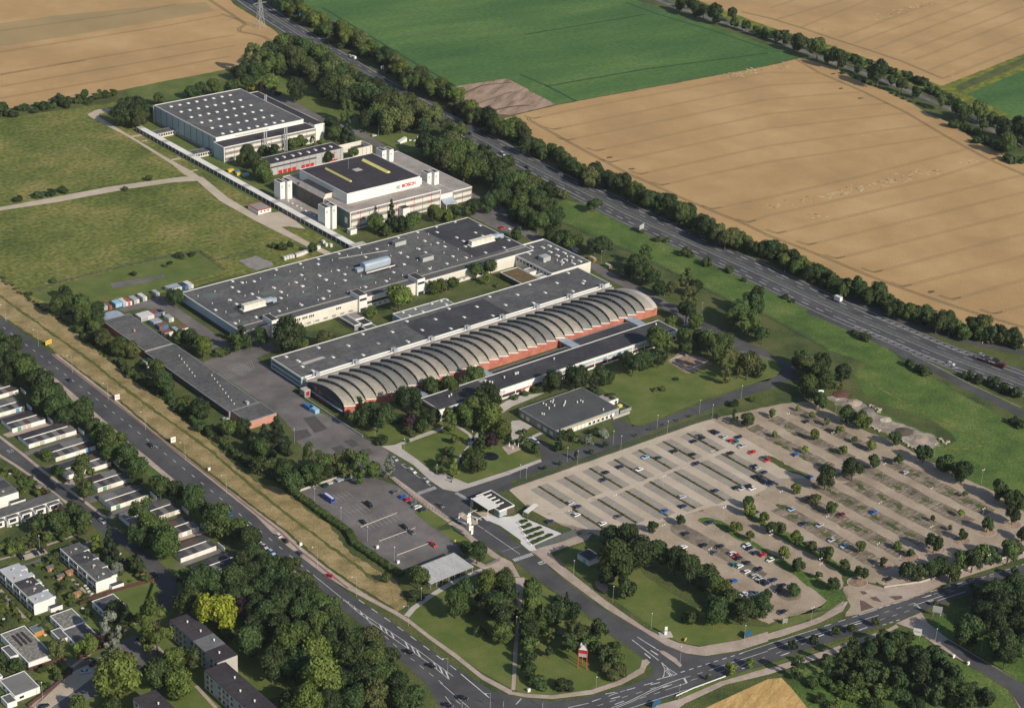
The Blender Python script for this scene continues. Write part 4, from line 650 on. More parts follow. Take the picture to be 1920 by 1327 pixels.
pbox('window_band', m_glass, b, 501.6, 501.52, 754, 781, 4.9, 5.9); pbox('window_band', m_glass, b, 501.6, 501.52, 754, 781, 2.2, 3.2); pbox('plinth', m_navy, b, 501.6, 501.54, 753.5, 782, .02, .9)
b = bld('pipe_run', 'white insulated pipes between low hall and arched roofs', 'pipes')
for y, z in ((751.6, 7.4), (750.0, 6.9)): mb = MB(); mb.tube((503, y, z), (725, y, z), .38, .38, m_white, 8); part('pipe', mb, b)
for i in range(9):
    x = 509 + i * 26; pbox('duct_box', m_metal, b, x, x + 2.4, 749.3, 752, 6.6, 9.0); pbox('flue', m_metal, b, x - 1.2, x - .5, 750.2, 751.2, 6.6, 9.6)
mb = MB(); mb.box(502.5, 725.8, 748.2, 752.5, 0, 6.0, m_greyd, m_roofg); part('gutter_deck', mb, b)
b = bld('arched_hall', 'brick hall roofed by thirty-two stepped arched shells', 'hall')
AX0, AX1, NB = 502.5, 726.0, 32; BW = (AX1 - AX0) / NB
arc = [(713.6, 6.5), (714.6, 7.7), (716.4, 8.9), (718.8, 9.9), (721.6, 10.65), (725, 11.1), (728.4, 11.15), (732, 10.85), (735.6, 10.2), (739.2, 9.4), (742.6, 8.5), (745.6, 7.5), (748, 6.5)]
DROP = 1.75
def shell(m):
    mb = MB(); ov = .25
    for (ya, za), (yb, zb) in zip(arc, arc[1:]):
        a, c = (-ov, ya, za), (-ov, yb, zb); d, e = (BW, yb, zb - DROP), (BW, ya, za - DROP); mb.face([a, e, d, c], m)
        t = .28; mb.face([(-ov, ya, za - t), (-ov, ya, za), (-ov, yb, zb), (-ov, yb, zb - t)], m_white if 0 else m_shed)
    mb.face([(-ov, 713.58, 6.5 - .45), (BW, 713.58, 6.5 - DROP - .45), (BW, 713.58, 6.5 - DROP + .05), (-ov, 713.58, 6.55)], m_white)
    mb.face([(-ov, 713.58, 6.5 - .45), (-ov, 713.58, 6.55), (-ov, 714.4, 6.6), (-ov, 714.4, 6.1)], m_white)
    return mb
def shell_mesh(m):
    o = shell(m).build('roof_shell', b, True); return o
gl = MB()
for (ya, za), (yb, zb) in zip(arc, arc[1:]): gl.face([(0, ya, za - DROP), (0, ya, za - .02), (0, yb, zb - .02), (0, yb, zb - DROP)], m_shedglass)
gl_o = None; pr = {}
st_ = MB()
for y, z in ((719, 9.9), (728, 11.1), (737, 9.9)): st_.box(-.12, -.3, y - .15, y + .15, z - DROP, z - .1, m_blue)
st_o = None
greys = {4, 5, 6, 10, 11, 19, 20, 24, 25, 26, 28, 29, 30}
for i in range(NB):
    k = i in greys; m = m_shedg if k else m_shed
    if k not in pr: o = pr[k] = shell_mesh(m)
    else: o = pr[k].copy(); COL.objects.link(o)
    o.location = (AX0 + i * BW, 0, 0)
    if i:
        if gl_o is None: w = gl_o = gl.build('clerestory_window', b)
        else: w = gl_o.copy(); COL.objects.link(w)
        w.location = (AX0 + i * BW, 0, 0)
        if st_o is None: w2 = st_o = st_.build('window_post', w)
        else: w2 = st_o.copy(); COL.objects.link(w2); w2.parent = w
mb = MB()
for i in range(NB):
    x0 = AX0 + i * BW; x1 = x0 + BW
    mb.face([(x0, 713.7, 0), (x1, 713.7, 0), (x1, 713.7, 6.5 - DROP - .4), (x0, 713.7, 6.05)], m_brick)
    if i: mb.face([(x0, 713.7, 6.5 - DROP - .4), (x0, 713.7, 6.05), (x0, 714.8, 6.5), (x0, 714.8, 4.4)], m_brick)
mb.box(AX0 + .1, AX1 - .1, 747.9, 748.15, 0, 4.6, m_greyd); part('brick_wall', mb, b)
mb = MB(); mb.face([(AX0, y, z - .05) for y, z in arc[::-1]] + [(AX0, 713.7, 0), (AX0, 748, 0)], m_navy); part('end_wall', mb, b)
mb = MB(); mb.face([(AX1 + .02, y, z - DROP) for y, z in arc] + [(AX1 + .02, 748, 0), (AX1 + .02, 713.7, 0)], m_cream); part('end_wall', mb, b)
mb = MB()
for (ya, za), (yb, zb) in zip(arc, arc[1:]): mb.face([(AX1, ya, za - DROP + .03), (AX1 + 3.2, ya, za - DROP), (AX1 + 3.2, yb, zb - DROP), (AX1, yb, zb - DROP + .03)], m_slab)
mb.face([(AX1 + 3.2, y, z - DROP) for y, z in arc] + [(AX1 + 3.2, 748, 0), (AX1 + 3.2, 713.7, 0)], m_white); mb.face([(AX1, 713.62, 0), (AX1 + 3.2, 713.62, 0), (AX1 + 3.2, 713.62, 4.7), (AX1, 713.62, 4.7)], m_brick)
part('white_end_shell', mb, b)
mb = MB(); mb.box(AX0, AX0 - .08, 716, 742, 3.4, 6.4, m_glass); part('end_window', mb, b); pbox('end_canopy', m_zinc, b, AX0, AX0 - 1.2, 715, 746, 2.9, 3.1, bottom=True); pbox('end_door_band', m_redtrim, b, AX0, AX0 - .07, 728, 741, .6, 2.7)
pbox('wall_ramp', m_metal, b, 497.2, 497.6, 690, 748, .05, .9)
b = bld('gate_kiosk', 'small kiosk with red front and flat pale roof beside the arched hall', 'kiosk'); block(497.2, 501, 743, 747.3, 4.2, m_greyd, m_slab, b, m_slab, .12); pbox('red_front', m_red, b, 498.2, 500.2, 743, 742.9, 1.0, 3.6); pbox('window', m_glass, b, 498.5, 499.9, 742.9, 742.85, 2.2, 2.9)
b = bld('office_block', 'long narrow dark-roofed office block with white front and brick base', 'office')
block(540.2, 714.5, 681.2, 697.8, 6.3, m_white, m_roofd, b, m_white, .25)
pbox('brick_end', m_brick, b, 540.2, 540.1, 681.6, 697.5, .02, 2.6); pbox('brick_end', m_redtrim, b, 540.2, 540.1, 681.6, 697.5, 3.3, 5.2)
pbox('window_band', m_glass, b, 542, 713, 681.2, 681.13, 1.1, 2.5); pbox('red_band', m_redtrim, b, 542, 713, 681.2, 681.1, 2.55, 2.95)
for k in range(18): pbox('white_pier', m_white, b, 544 + k * 9.6, 544.5 + k * 9.6, 681.2, 681.0, .02, 6.0)
pbox('window_band', m_grey, b, 560, 585, 681.2, 681.12, 3.6, 5.4); pbox('window_band', m_blue, b, 622, 700, 681.2, 681.12, 3.5, 5.3)
pbox('entrance', m_brick, b, 596, 606, 681.2, 680.9, .02, 2.5); pbox('door', m_white, b, 599, 602, 680.9, 680.8, .05, 2.2)
vents(b, [G(*q, 6.3)[:2] for q in [zz(780, 680, 8)(a, c)[0] for a, c in ((495, 515), (530, 490), (1325, 230), (1490, 175), (1525, 165), (1105, 300), (1145, 305), (1040, 290))] + [C3(30, 150)[0], C3(45, 145)[0], C3(315, 40)[0], B3(1080, 1110)[0]]], 6.3, .35, 1.0)
mb = MB(); mb.poly(on_px(zz(780, 680, 8)(930, 275, 1030, 240, 1070, 260, 970, 295), 6.3), 6.4, m_slab); part('roof_patch', mb, b)
for (x0, x1, z), l in (((545, 550, 3.4), 'glazed link corridor among the courtyard trees'), ((588, 594, 3.6), 'grey-roofed link corridor from arched hall to office block'), ((651, 657, 4.4), 'dark glazed link corridor beside the climbing plant'), ((702.5, 708.5, 4.4), 'dark glazed link corridor at the far end of the office block')):
    c = bld('link_corridor', l, 'corridor'); block(x0, x1, 698, 713.4, z, m_glass, m_zinc, c, m_zinc, .12)
    for k in range(5): pbox('mullion', m_grey, c, x0, x0 - .08, 699 + k * 3, 699.2 + k * 3, .3, z - .4)
c = bld('low_roof', 'dark flat low building between arched hall and office block', 'building'); block(594.5, 650.5, 698, 706, 3.4, m_brick, m_roofd, c, m_greyd, .15)
c = bld('low_roof', 'dark flat low building between the two glazed corridors', 'building'); block(657.5, 702, 698, 710.5, 3.6, m_glass, m_roofd, c, m_greyd, .15)
b = bld('canteen', 'flat grey canteen with yellow-striped glazed front', 'canteen'); CZ = 4.6
block(577.6, 622.2, 631, 661, CZ, m_greyd, mat('canteen_roof', (.070, .072, .074), (.09, .092, .094), s=.06, fine=.7, famt=.08), b, m_greyd, .2)
pbox('white_panels', m_white, b, 579, 619, 631, 630.95, .6, 2.9); pbox('yellow_band', m_yel, b, 579, 612, 631, 630.9, 2.9, 3.3); pbox('top_band', m_grey, b, 577.7, 622, 631, 630.92, 3.7, 4.3)
for k in range(16): pbox('mullion', m_greyd, b, 579 + k * 2.7, 579.2 + k * 2.7, 631, 630.86, .3, 3.7)
winrow(b, 'window', m_glass, 600, 618, 630.9, 1.0, 2.4, 6, .5)
for y in (633, 638, 643, 652, 656.5): pbox('window', m_white, b, 577.6, 577.52, y, y + 2.6, .8, 2.7); pbox('yellow_blind', m_yel, b, 577.6, 577.5, y, y + 2.6, 2.8, 3.2)
for a, c in ((235, 375), (255, 385), (290, 360), (310, 350), (305, 365), (318, 390), (278, 410), (395, 375), (400, 360), (388, 390), (490, 365), (515, 355), (530, 362), (685, 420), (225, 452), (240, 455)):
    p = G(*C3(a, c)[0], CZ); vents(b, [(p.x, p.y)], CZ, .3, .9)
pbox('loading_ramp', m_slab, b, 617, 629, 629.5, 630.8, .02, 1.1); pbox('annex', m_white, b, 622.3, 632, 642, 650, .02, 3.0, m_roofg); pbox('yard_fence', m_greyd, b, 632.2, 632.4, 632, 650, .02, 2.0); pbox('yard_fence', m_greyd, b, 624, 632.2, 631.8, 632, .02, 2.0)
o = bld('waste_bin', 'yellow skip in the fenced canteen yard', 'bin', (629.5, 638, 0)); pbox('tub', m_yel, o, -1.2, 1.2, -.8, .8, .1, 1.2); pbox('lid', m_ltyel, o, -1.3, 1.3, -.9, .9, 1.2, 1.35)
b = bld('skylit_hall', 'tall blue-grey hall with rows of white skylights on its dark roof', 'hall')
block(656, 730.5, 1090.5, 1176.5, 13.6, m_blue, m_roof, b, m_white, .35)
mb = MB()
for k in range(11): mb.box(655.95, 655.85, 1091 + k * 8.4, 1091.5 + k * 8.4, .5, 13.2, m_redtrim)
part('facade_ribs', mb, b); pbox('base_band', m_greyd, b, 656, 655.9, 1091, 1176, .02, 2.2); pbox('front_cladding', m_white, b, 656.5, 730, 1090.5, 1090.42, 11, 13.3); pbox('vent_band', m_grey, b, 672, 700, 1090.42, 1090.34, 11.6, 12.6)
pts = []
for r in range(6):
    for k in range(8): pts.append((664.8 + k * 7.25, 1098.2 + r * 14.3 - 2.5))
domes(b, pts, 13.65, 2.2, 2.2, .7)
pbox('corner_fin', m_slab, b, 655.4, 656.2, 1176.6, 1177.6, 0, 13.4)
w, r = block(654, 732, 1076.5, 1090.3, 11, m_cream, m_roofpur, b, m_white, .25, name='lower_wall')
pbox('side_cladding', m_blue, b, 654, 653.92, 1076.7, 1090.2, .3, 10.7)
for k, (z0, z1, m) in enumerate(((9.1, 10.7, m_band), (5.2, 7.2, m_band), (1.2, 3.2, m_band))): pbox('window_band', m, b, 654.6, 731.4, 1076.5, 1076.42, z0, z1)
for k in range(11): pbox('red_pier', m_redtrim, b, 654.8 + k * 7.66, 655 + k * 7.66, 1076.5, 1076.36, .02, 10.7)
w, r = block(731.2, 746.5, 1087, 1177, 8.6, m_grey, m_roofpur, b, m_white, .3, name='annex_wall')
pbox('stair_tower', m_white, b, 732.8, 740.6, 1079.8, 1086.8, 0, 12.4, m_roofpur)
for x in (685.6, 687.4, 702.8, 704.6):
    c = bld('flue_pipe', f'tall pale twin flue pipe before the skylit hall, {"nearer" if x < 700 else "farther"} pair, {"thinner" if x in (685.6, 702.8) else "thicker"} one', 'flue'); mb = MB(); mb.tube((x, 1073.5, 0), (x, 1073.5, 17.5), .5, .5, m_metal, 8); part('pipe', mb, c); pbox('bracket', m_metal, c, x - .15, x + .15, 1073.9, 1076.3, 9, 9.4)
mb = MB(); c = bld('flue_pipe', 'short twin roof flue on the dark annex roof', 'flue'); mb.tube((731, 1143, 13.8), (731, 1143, 18), .4, .4, m_metal); mb.tube((732.3, 1143, 8.6), (732.3, 1143, 18), .4, .4, m_metal); part('pipe', mb, c)
for i, (y0, l) in enumerate(((1094.5, 'cream low link with windows near the front of the skylit hall'), (1146, 'cream low link with windows near the rear of the skylit hall'))):
    c = bld('link_corridor', l, 'corridor'); block(640.5, 655.8, y0, y0 + 7.5, 3.4, m_cream, m_roof, c, m_greyd, .15); winrow(c, 'window', m_glass, 641.5, 655, y0, 1.1, 2.7, 7, .3)
b = bld('workshop', 'grey workshop with dark roof and bright red doors', 'workshop')
block(666.5, 728, 1036.5, 1051, 8.2, m_grey, m_roofpur, b, m_grey, .25)
pbox('window_band', m_navy, b, 667, 705, 1036.5, 1036.42, 5.3, 6.3); 
for k in range(12): pbox('red_pier', m_redtrim, b, 667.2 + k * 5.3, 667.4 + k * 5.3, 1036.5, 1036.38, .02, 8)
for k in range(8):
    if k != 4: pbox('red_door', m_red, b, 673.2 + k * 3.8, 676.2 + k * 3.8, 1036.5, 1036.3, .05, 2.6)
pbox('red_frame', m_red, b, 715, 722, 1036.5, 1036.35, 6.2, 6.5); pbox('red_frame', m_red, b, 716, 723, 1036.5, 1036.35, .5, 1.6)
domes(b, [(676 + k * 6.6, 1043 + (k % 2)) for k in range(8)], 8.25, 1.6, 3, .7)
b = bld('walled_court', 'open cream-walled court beside the dark-roofed workshop', 'building')
mb = MB(); mb.box(730, 752, 1047, 1047.6, 0, 6.5, m_cream); mb.box(751.4, 752, 1034.5, 1047, 0, 6.5, m_cream); mb.box(735, 751.4, 1034.5, 1035.1, 0, 6.5, m_cream); mb.box(742, 751.3, 1035.2, 1046.9, 0, 3.4, m_greyd, m_roofd); part('wall', mb, b)
for k in range(5): pbox('red_pier', m_redtrim, b, 736 + k * 3.6, 736.15 + k * 3.6, 1034.5, 1034.4, .02, 6.2)
b = bld('headquarters', 'stepped white building with red letters on its upper front', 'building')
HB = 12.6
block(654, 728.2, 923.2, 1002, HB, m_cream, m_roofg, b, m_white, .25)
for z0, z1 in ((10.2, 12.2), (5.4, 7.6), (1.0, 2.8)): pbox('window_band', m_band, b, 654.6, 727.6, 923.2, 923.12, z0, z1)
for k in range(11): pbox('red_pier', m_redtrim, b, 654.8 + k * 7.25, 655 + k * 7.25, 923.2, 923.06, .02, 12.2)
for k in (1, 3, 5, 7, 9):
    for z in (10.7, 6.0): pbox('red_window', m_redtrim, b, 659.5 + k * 7.25 - 7.25, 660.9 + k * 7.25 - 7.25, 923.12, 923.04, z, z + .9); pbox('red_window', m_redtrim, b, 661.7 + k * 7.25 - 7.25, 663.1 + k * 7.25 - 7.25, 923.12, 923.04, z, z + .9)
pbox('side_glazing', m_teal, b, 654, 653.9, 924, 950, .4, 12.2); pbox('side_glazing', m_teal, b, 654, 653.9, 983, 1001, 3.6, 12.2)
pbox('side_panel', m_white, b, 653.9, 653.82, 926, 929, 4, 8)
w, r = block(661, 720.8, 936.8, 992, 19.5, m_white, m_roofpur, b, m_white, .3, z0=HB, name='upper_wall')
mb = MB(); mb.box(720.9, 724, 939, 992, HB, 17.5, m_white, m_roofpur); part('gallery', mb, b)
for x0, x1, hh in ((675.6, 677.2, 1.2), (705.8, 709.0, 1.4)):
    mb = MB(); ya, yb = 954, 983.5; xm = (x0 + x1) / 2; z = 19.55
    mb.face([(x0, ya, z), (xm, ya, z + hh), (xm, yb, z + hh), (x0, yb, z)][::-1], m_ltyel); mb.face([(xm, ya, z + hh), (x1, ya, z), (x1, yb, z), (xm, yb, z + hh)][::-1], m_ltyel); mb.face([(x0, ya, z), (x1, ya, z), (xm, ya, z + hh)], m_ltyel); mb.face([(x1, yb, z), (x0, yb, z), (xm, yb, z + hh)], m_ltyel); part('yellow_rooflight', mb, b)
pbox('roof_pad', m_slab, b, 690.5, 696, 968, 973, 19.53, 19.65); 
mb = MB(); mb.tube((689, 975, 19.5), (689, 975, 27), .09, .06, m_metal); part('mast', mb, b)
mb = MB(); P8 = [(952.5, 653.2), (982, 653.2)]
for i in range(4):
    y0 = 952.6 + i * 7.4; y1 = y0 + 7.2
    mb.face([(653.2, y0, 3.5), (653.2, y0, 12.8), (653.2, y1, 12.8), (653.2, y1, 3.5)], mat('olive_glazed_bay', (.10, .115, .09), (.13, .145, .115), s=.5)); mb.face([(653.2, y0, 12.8), (655.4, y0, 15.9), (655.4, y1, 15.9), (653.2, y1, 12.8)], m_slab)
mb.face([(655.4, 952.6, 15.9), (661, 952.6, 15.9), (661, 982, 15.9), (655.4, 982, 15.9)], m_roofpur); mb.face([(653.2, 952.6, 3.5), (661, 952.6, 3.5), (661, 952.6, 15.9), (655.4, 952.6, 15.9), (653.2, 952.6, 12.8)], m_cream); mb.face([(653.2, 982, 3.5), (653.2, 982, 12.8), (655.4, 982, 15.9), (661, 982, 15.9), (661, 982, 3.5)], m_cream)
part('curved_bay', mb, b)
for i in range(5): pbox('red_pier', m_redtrim, b, 653.22, 653.0, 952.3 + i * 7.4, 952.7 + i * 7.4, 3.5, 13)
mb = MB(); mb.box(640.5, 653, 944, 989, 0, 3.4, m_white, m_roofg); part('front_apron', mb, b)
domes(b, [(645, 951 + k * 5.2) for k in range(7)], 3.42, 1.1, 1.6, .5)
for (x0, x1, y0, y1, z0, z1) in ((641.6, 645.6, 933.5, 941.8, 0, 15.2), (645.9, 649.3, 931.6, 938.5, 0, 16), (642.6, 646.3, 987.5, 995, 0, 15.2), (646.6, 650.3, 985, 992, 0, 16), (732.2, 735.8, 943.5, 950.5, 0, 17.2), (736.1, 739.9, 940.7, 947, 0, 18), (733, 736.8, 996.5, 1004, 0, 17.2), (737.1, 740.7, 993.6, 1000.5, 0, 18)):
    t = pbox('stair_tower', m_white, b, x0, x1, y0, y1, z0, z1); pbox('tower_top', m_roofpur, t, x0 + .5, x1 - .5, y0 + .5, y1 - .5, z1 - .05, z1 + .03); pbox('tower_louvre', m_grey, t, x0 + .8, x0 + 2, y0, y0 - .05, z1 - 4, z1 - 2.2)
w, r = block(739, 755.2, 923.6, 1008.5, 9.2, m_cream, m_roofg, b, m_white, .25, name='annex_wall')
for z0, z1 in ((6.6, 8.6), (2.4, 4.2)): pbox('window_band', m_band, b, 739.5, 754.8, 923.6, 923.5, z0, z1)
for x in (739.2, 747, 754.8): pbox('red_pier', m_redtrim, b, x, x + .2, 923.6, 923.46, .02, 9)
mb = MB(); mb.box(728.3, 738.9, 924, 1005, 0, 9.0, m_white, m_roofg); part('link_block', mb, b)
mb = MB()
for i in range(6):
    t0, t1 = i / 6, (i + 1) / 6; f = lambda t: (918 + 8 * t, 3.3 + 4.2 * t * t)
    mb.face([(729, *f(t0)), (738.5, *f(t0)), (738.5, *f(t1)), (729, *f(t1))], m_zinc)
for k in range(8): mb.box(729 + k * 1.35, 729.15 + k * 1.35, 918, 923.2, 3.3, 3.42, m_white)
part('curved_canopy', mb, b)
for x in (729.3, 738.2): pbox('canopy_post', m_white, b, x, x + .3, 918.2, 918.5, 0, 3.3)
pbox('small_tower', m_white, b, 692.8, 698.3, 918, 923.1, 0, 8.6, m_roofpur)
Bl = GY(690 + 510 / 8, 250 + 818 / 8, 936.8); Bt = GY(690 + 510 / 8, 250 + 768 / 8, 936.8); Hr = GY(690 + 710 / 8, 250 + 755 / 8, 936.8)
cu = bpy.data.curves.new('sign_letters', 'FONT'); cu.body = 'BOSCH'; cu.size = 1; cu.extrude = .04; cu.offset = .03
tmp = bpy.data.objects.new('tmp_text', cu); COL.objects.link(tmp); dg = bpy.context.evaluated_depsgraph_get(); me = bpy.data.meshes.new_from_object(tmp.evaluated_get(dg)); bpy.data.objects.remove(tmp)
me.materials.clear(); me.materials.append(flat('letter_red', (.42, .012, .014), .5)); xs = [v.co.x for v in me.vertices]; ys = [v.co.y for v in me.vertices]
o = link('sign_letters', me, b); sx = (Hr.x - Bl.x) / (max(xs) - min(xs)); hz = (Bt.z - Bl.z) * 1.02; sz = hz / (max(ys) - min(ys))
o.rotation_euler = (math.pi / 2, 0, 0); o.scale = (sx, sz, 2); o.location = (Bl.x - min(xs) * sx, 936.68, Bl.z + .25)
o['label'] = 'red block letters reading BOSCH'
lc = GY(690 + 450 / 8, 250 + 812 / 8, 936.8); mb = MB(); Rr = hz * .72
for i in range(28):
    a0, a1 = 2 * math.pi * i / 28, 2 * math.pi * (i + 1) / 28
    mb.face([(r * math.cos(a), 0, r * math.sin(a)) for r, a in ((Rr, a0), (Rr, a1), (Rr * .87, a1), (Rr * .87, a0))][::-1], m_greyd)
for s in (-1, 1):
    mb.box(s * Rr * .38 - Rr * .1, s * Rr * .38 + Rr * .1, -.03, .03, -Rr * .62, Rr * .62, m_darkp, bottom=True); mb.box(s * Rr * .38, s * Rr * .62, -.03, .03, Rr * .34, Rr * .58, m_darkp, bottom=True); mb.box(s * Rr * .38, s * Rr * .62, -.03, .03, -Rr * .58, -Rr * .34, m_darkp, bottom=True)
mb.box(-Rr * .36, Rr * .36, -.03, .03, -Rr * .12, Rr * .12, m_darkp, bottom=True)
o = mb.build('sign_emblem', b); o.location = (lc.x, 936.7, lc.z)
b = bld('covered_walkway', 'long white-roofed covered walkway running along the meadow edge', 'walkway')
mb = MB()
for k in range(53): mb.box(635.2, 640, 897 + k * 5.1, 897 + k * 5.1 + 5.02, 3.1, 3.5 + .02 * (k % 2), m_slab if k % 7 == 3 else m_white)
part('roof', mb, b)
po = pbox('post', m_white, b, 635.3, 635.55, 896.9, 897.2, 0, 3.1)
for k in range(1, 54): q = po.copy(); COL.objects.link(q); q.location.y = k * 5.1
pbox('glazing', m_glass, b, 635.6, 635.66, 897, 1167, .3, 2.7); pbox('glazing', m_glass, b, 639.6, 639.66, 897, 1167, .3, 2.7); pbox('kerb_band', m_grey, b, 635.2, 635.5, 897, 1167, 0, .25)
pbox('end_block', m_white, b, 634.5, 645, 886, 897, 0, 3.9, m_slab)
b = bld('site_cabin', 'small white cabin with red rim beside the covered walkway', 'cabin'); block(620, 630, 979.5, 992, 3.0, m_white, m_roofg, b, m_red, .12); winrow(b, 'window', m_glass, 621, 629, 979.5, 1.2, 2.2, 3, .6)
b = bld('site_cabin', 'small white block at the foot of the front stair towers', 'cabin'); block(650, 655, 917, 921, 3, m_white, m_roofg, b)
b = bld('storage_building', 'long dark flat-roofed brick storage building beside the dry verge', 'building')
block(452.6, 470, 833.6, 882, 4.2, m_brick, m_roof, b, m_greyd, .12); block(452.2, 471, 746.2, 833.4, 4.0, m_greyd, m_roof, b, m_greyd, .12); block(453.4, 471.2, 730.4, 746.0, 4.5, m_brickp, m_roof, b, m_greyd, .15)
pbox('dark_base', m_navy, b, 452.2, 452.1, 747, 833, .02, 3.6); pbox('ridge_strip', m_greyd, b, 452.6, 470, 833.3, 833.7, 4.0, 4.6)
vents(b, [(459 + (i * 37) % 9, 752 + i * 4.4) for i in range(16)], 4.0, .22, .6)
pbox('roof_unit', m_metal, b, 464, 465.5, 747.5, 749.5, 4, 5.6); pbox('chimney', m_brickp, b, 460, 461, 859, 860, 4.2, 5.5)
mb = MB()
for k in range(9): mb.ribbon([(453, 840 + k * 4.6, 0), (469.5, 840.6 + k * 4.6, 0)], .12, 4.26, m_roofpur)
for k in range(18): mb.ribbon([(453, 750 + k * 4.6, 0), (470.5, 750.4 + k * 4.6, 0)], .12, 4.06, m_roofpur)
part('roof_seams', mb, b)
b = bld('round_roof_shed', 'small blue-grey round-topped shed behind the brick storage', 'shed'); mb = MB()
for i in range(8):
    a0, a1 = math.pi * i / 8, math.pi * (i + 1) / 8; f = lambda a: (463 - 6.5 * math.cos(a), 1.2 + 2.6 * math.sin(a))
    mb.face([(f(a0)[0], 883, f(a0)[1]), (f(a1)[0], 883, f(a1)[1]), (f(a1)[0], 892, f(a1)[1]), (f(a0)[0], 892, f(a0)[1])][::-1], m_zinc)
mb.face([(463 - 6.5 * math.cos(math.pi * i / 8), 883, 1.2 + 2.6 * math.sin(math.pi * i / 8)) for i in range(9)][::-1], m_grey); mb.box(456.5, 469.5, 883, 892, 0, 1.2, m_grey); part('shell', mb, b)
b = bld('shelter', 'small pale-green roofed hut beside the brick storage', 'hut'); p = G(*C1(1110, 50)[0], 3); block(p.x - 2.4, p.x + 2.4, p.y - 2.2, p.y + 2.2, 3, m_white, mat('green_copper_roof', (.25, .36, .33), (.30, .42, .38), s=1), b, m_greyd, .1)
b = bld('gatehouse', 'dark gatehouse with white canopy and striped roof beside the entrance road', 'gatehouse')
block(502.8, 512.4, 586, 603.8, 3.9, m_teal, m_roofpur, b, m_white, .35)
pbox('canopy', m_white, b, 498.9, 505.8, 589.3, 602.3, 4.3, 4.55, bottom=True)
for k in range(4): pbox('roof_fin', m_white, b, 505.8, 509.6, 590.6 + k * 3.1, 591.1 + k * 3.1, 4.1, 4.6)
for k in range(4): pbox('louvre', m_white, b, 503.4, 507.6, 586, 585.9, .8 + k * .8, 1.1 + k * .8)
pbox('brick_wall', m_trunk, b, 508.2, 512.3, 586, 585.92, .02, 3.4); pbox('glass_front', m_glass, b, 502.8, 502.7, 590, 603, .3, 3.4)
for y in (590, 601.6): pbox('canopy_post', m_white, b, 499.2, 499.4, y, y + .2, 0, 4.3)
mb = MB(); t = mb.tube((0, 0, 0), (0, 0, 1), .1, .1, m_white)
b = bld('bike_canopy', 'narrow white flat canopy on posts beside the plaza', 'canopy'); P = on_px(zz(860, 890, 8)(970, 545, 1130, 425, 1195, 445, 1040, 575), 2.8); mb = MB(); mb.prism(P, 2.6, 2.8, m_white); part('roof', mb, b)
for q in P[:]: mb = MB(); mb.tube((q.x, q.y, 0), (q.x, q.y, 2.6), .08, .08, m_metal); part('post', mb, b)
b = bld('carport', 'long open carport with pale metal roof at the small car park', 'carport')
P = [(438.3, 555.4), (463, 555.4), (463, 570), (438.3, 570)]; mb = MB(); mb.prism([Vector((x, y, 0)) for x, y in P], 3.2, 3.5, m_metal, mat('pale_metal_roof', (.42, .42, .41), (.50, .50, .49), s=.3, stretch=(0, 2, .2))); part('roof', mb, b)
pbox('rear_wall', m_darkp, b, 438.4, 462.8, 570.1, 570.4, 0, 3.7)
for k in range(8):
    for y in (556, 562.5): pbox('post', m_metal, b, 438.8 + k * 3.4, 439 + k * 3.4, y, y + .2, 0, 3.2)
for k in range(12): pbox('bike_rack', m_metal, b, 439.5 + k * 1.9, 439.6 + k * 1.9, 558, 561, .1, 1.0)
b = bld('hut', 'small white hut with dark flat roof under the big trees', 'hut'); x0, x1, y0, y1 = RB(D3(525, 185, 600, 240, 690, 170), 2.8); block(x0, x0 + 7, y0 + 2, y0 + 10, 2.9, m_white, m_roofd, b, m_greyd, .1); pbox('door', m_blue, b, x0, x0 - .05, y0 + 4, y0 + 6, .05, 2.1)
GR = [(361, 382, 622, 632, 7), (360.5, 379.2, 640, 651.5, 8), (368.5, 381.6, 659, 671, 6), (357, 382.8, 678, 690.5, 9), (357.4, 377.5, 698.6, 711, 8), (360.7, 378.3, 717.6, 729.5, 7), (354.5, 378.5, 737, 749, 9), (358.5, 380.3, 756.3, 768, 8), (354, 380.3, 776.2, 788, 9), (354.8, 373.3, 796, 808.5, 7), (350, 371.2, 815.2, 827.5, 8), (352, 377, 834, 846, 9)]
gcol = [m_white, m_cream, m_white, m_slab, m_cream, m_white]; m_gdoor = flat('green_garage_door', (.12, .27, .17), .6); m_bdoor = flat('blue_garage_door', (.12, .30, .50), .6)
m_rg = [m_roofd, m_roof, mat('grey_felt', (.15, .15, .145), (.19, .185, .18), s=.2, fine=1, famt=.15), m_roofpur, mat('rusty_felt', (.085, .06, .05), (.12, .08, .065), s=.3)]
rg = random.Random(11)
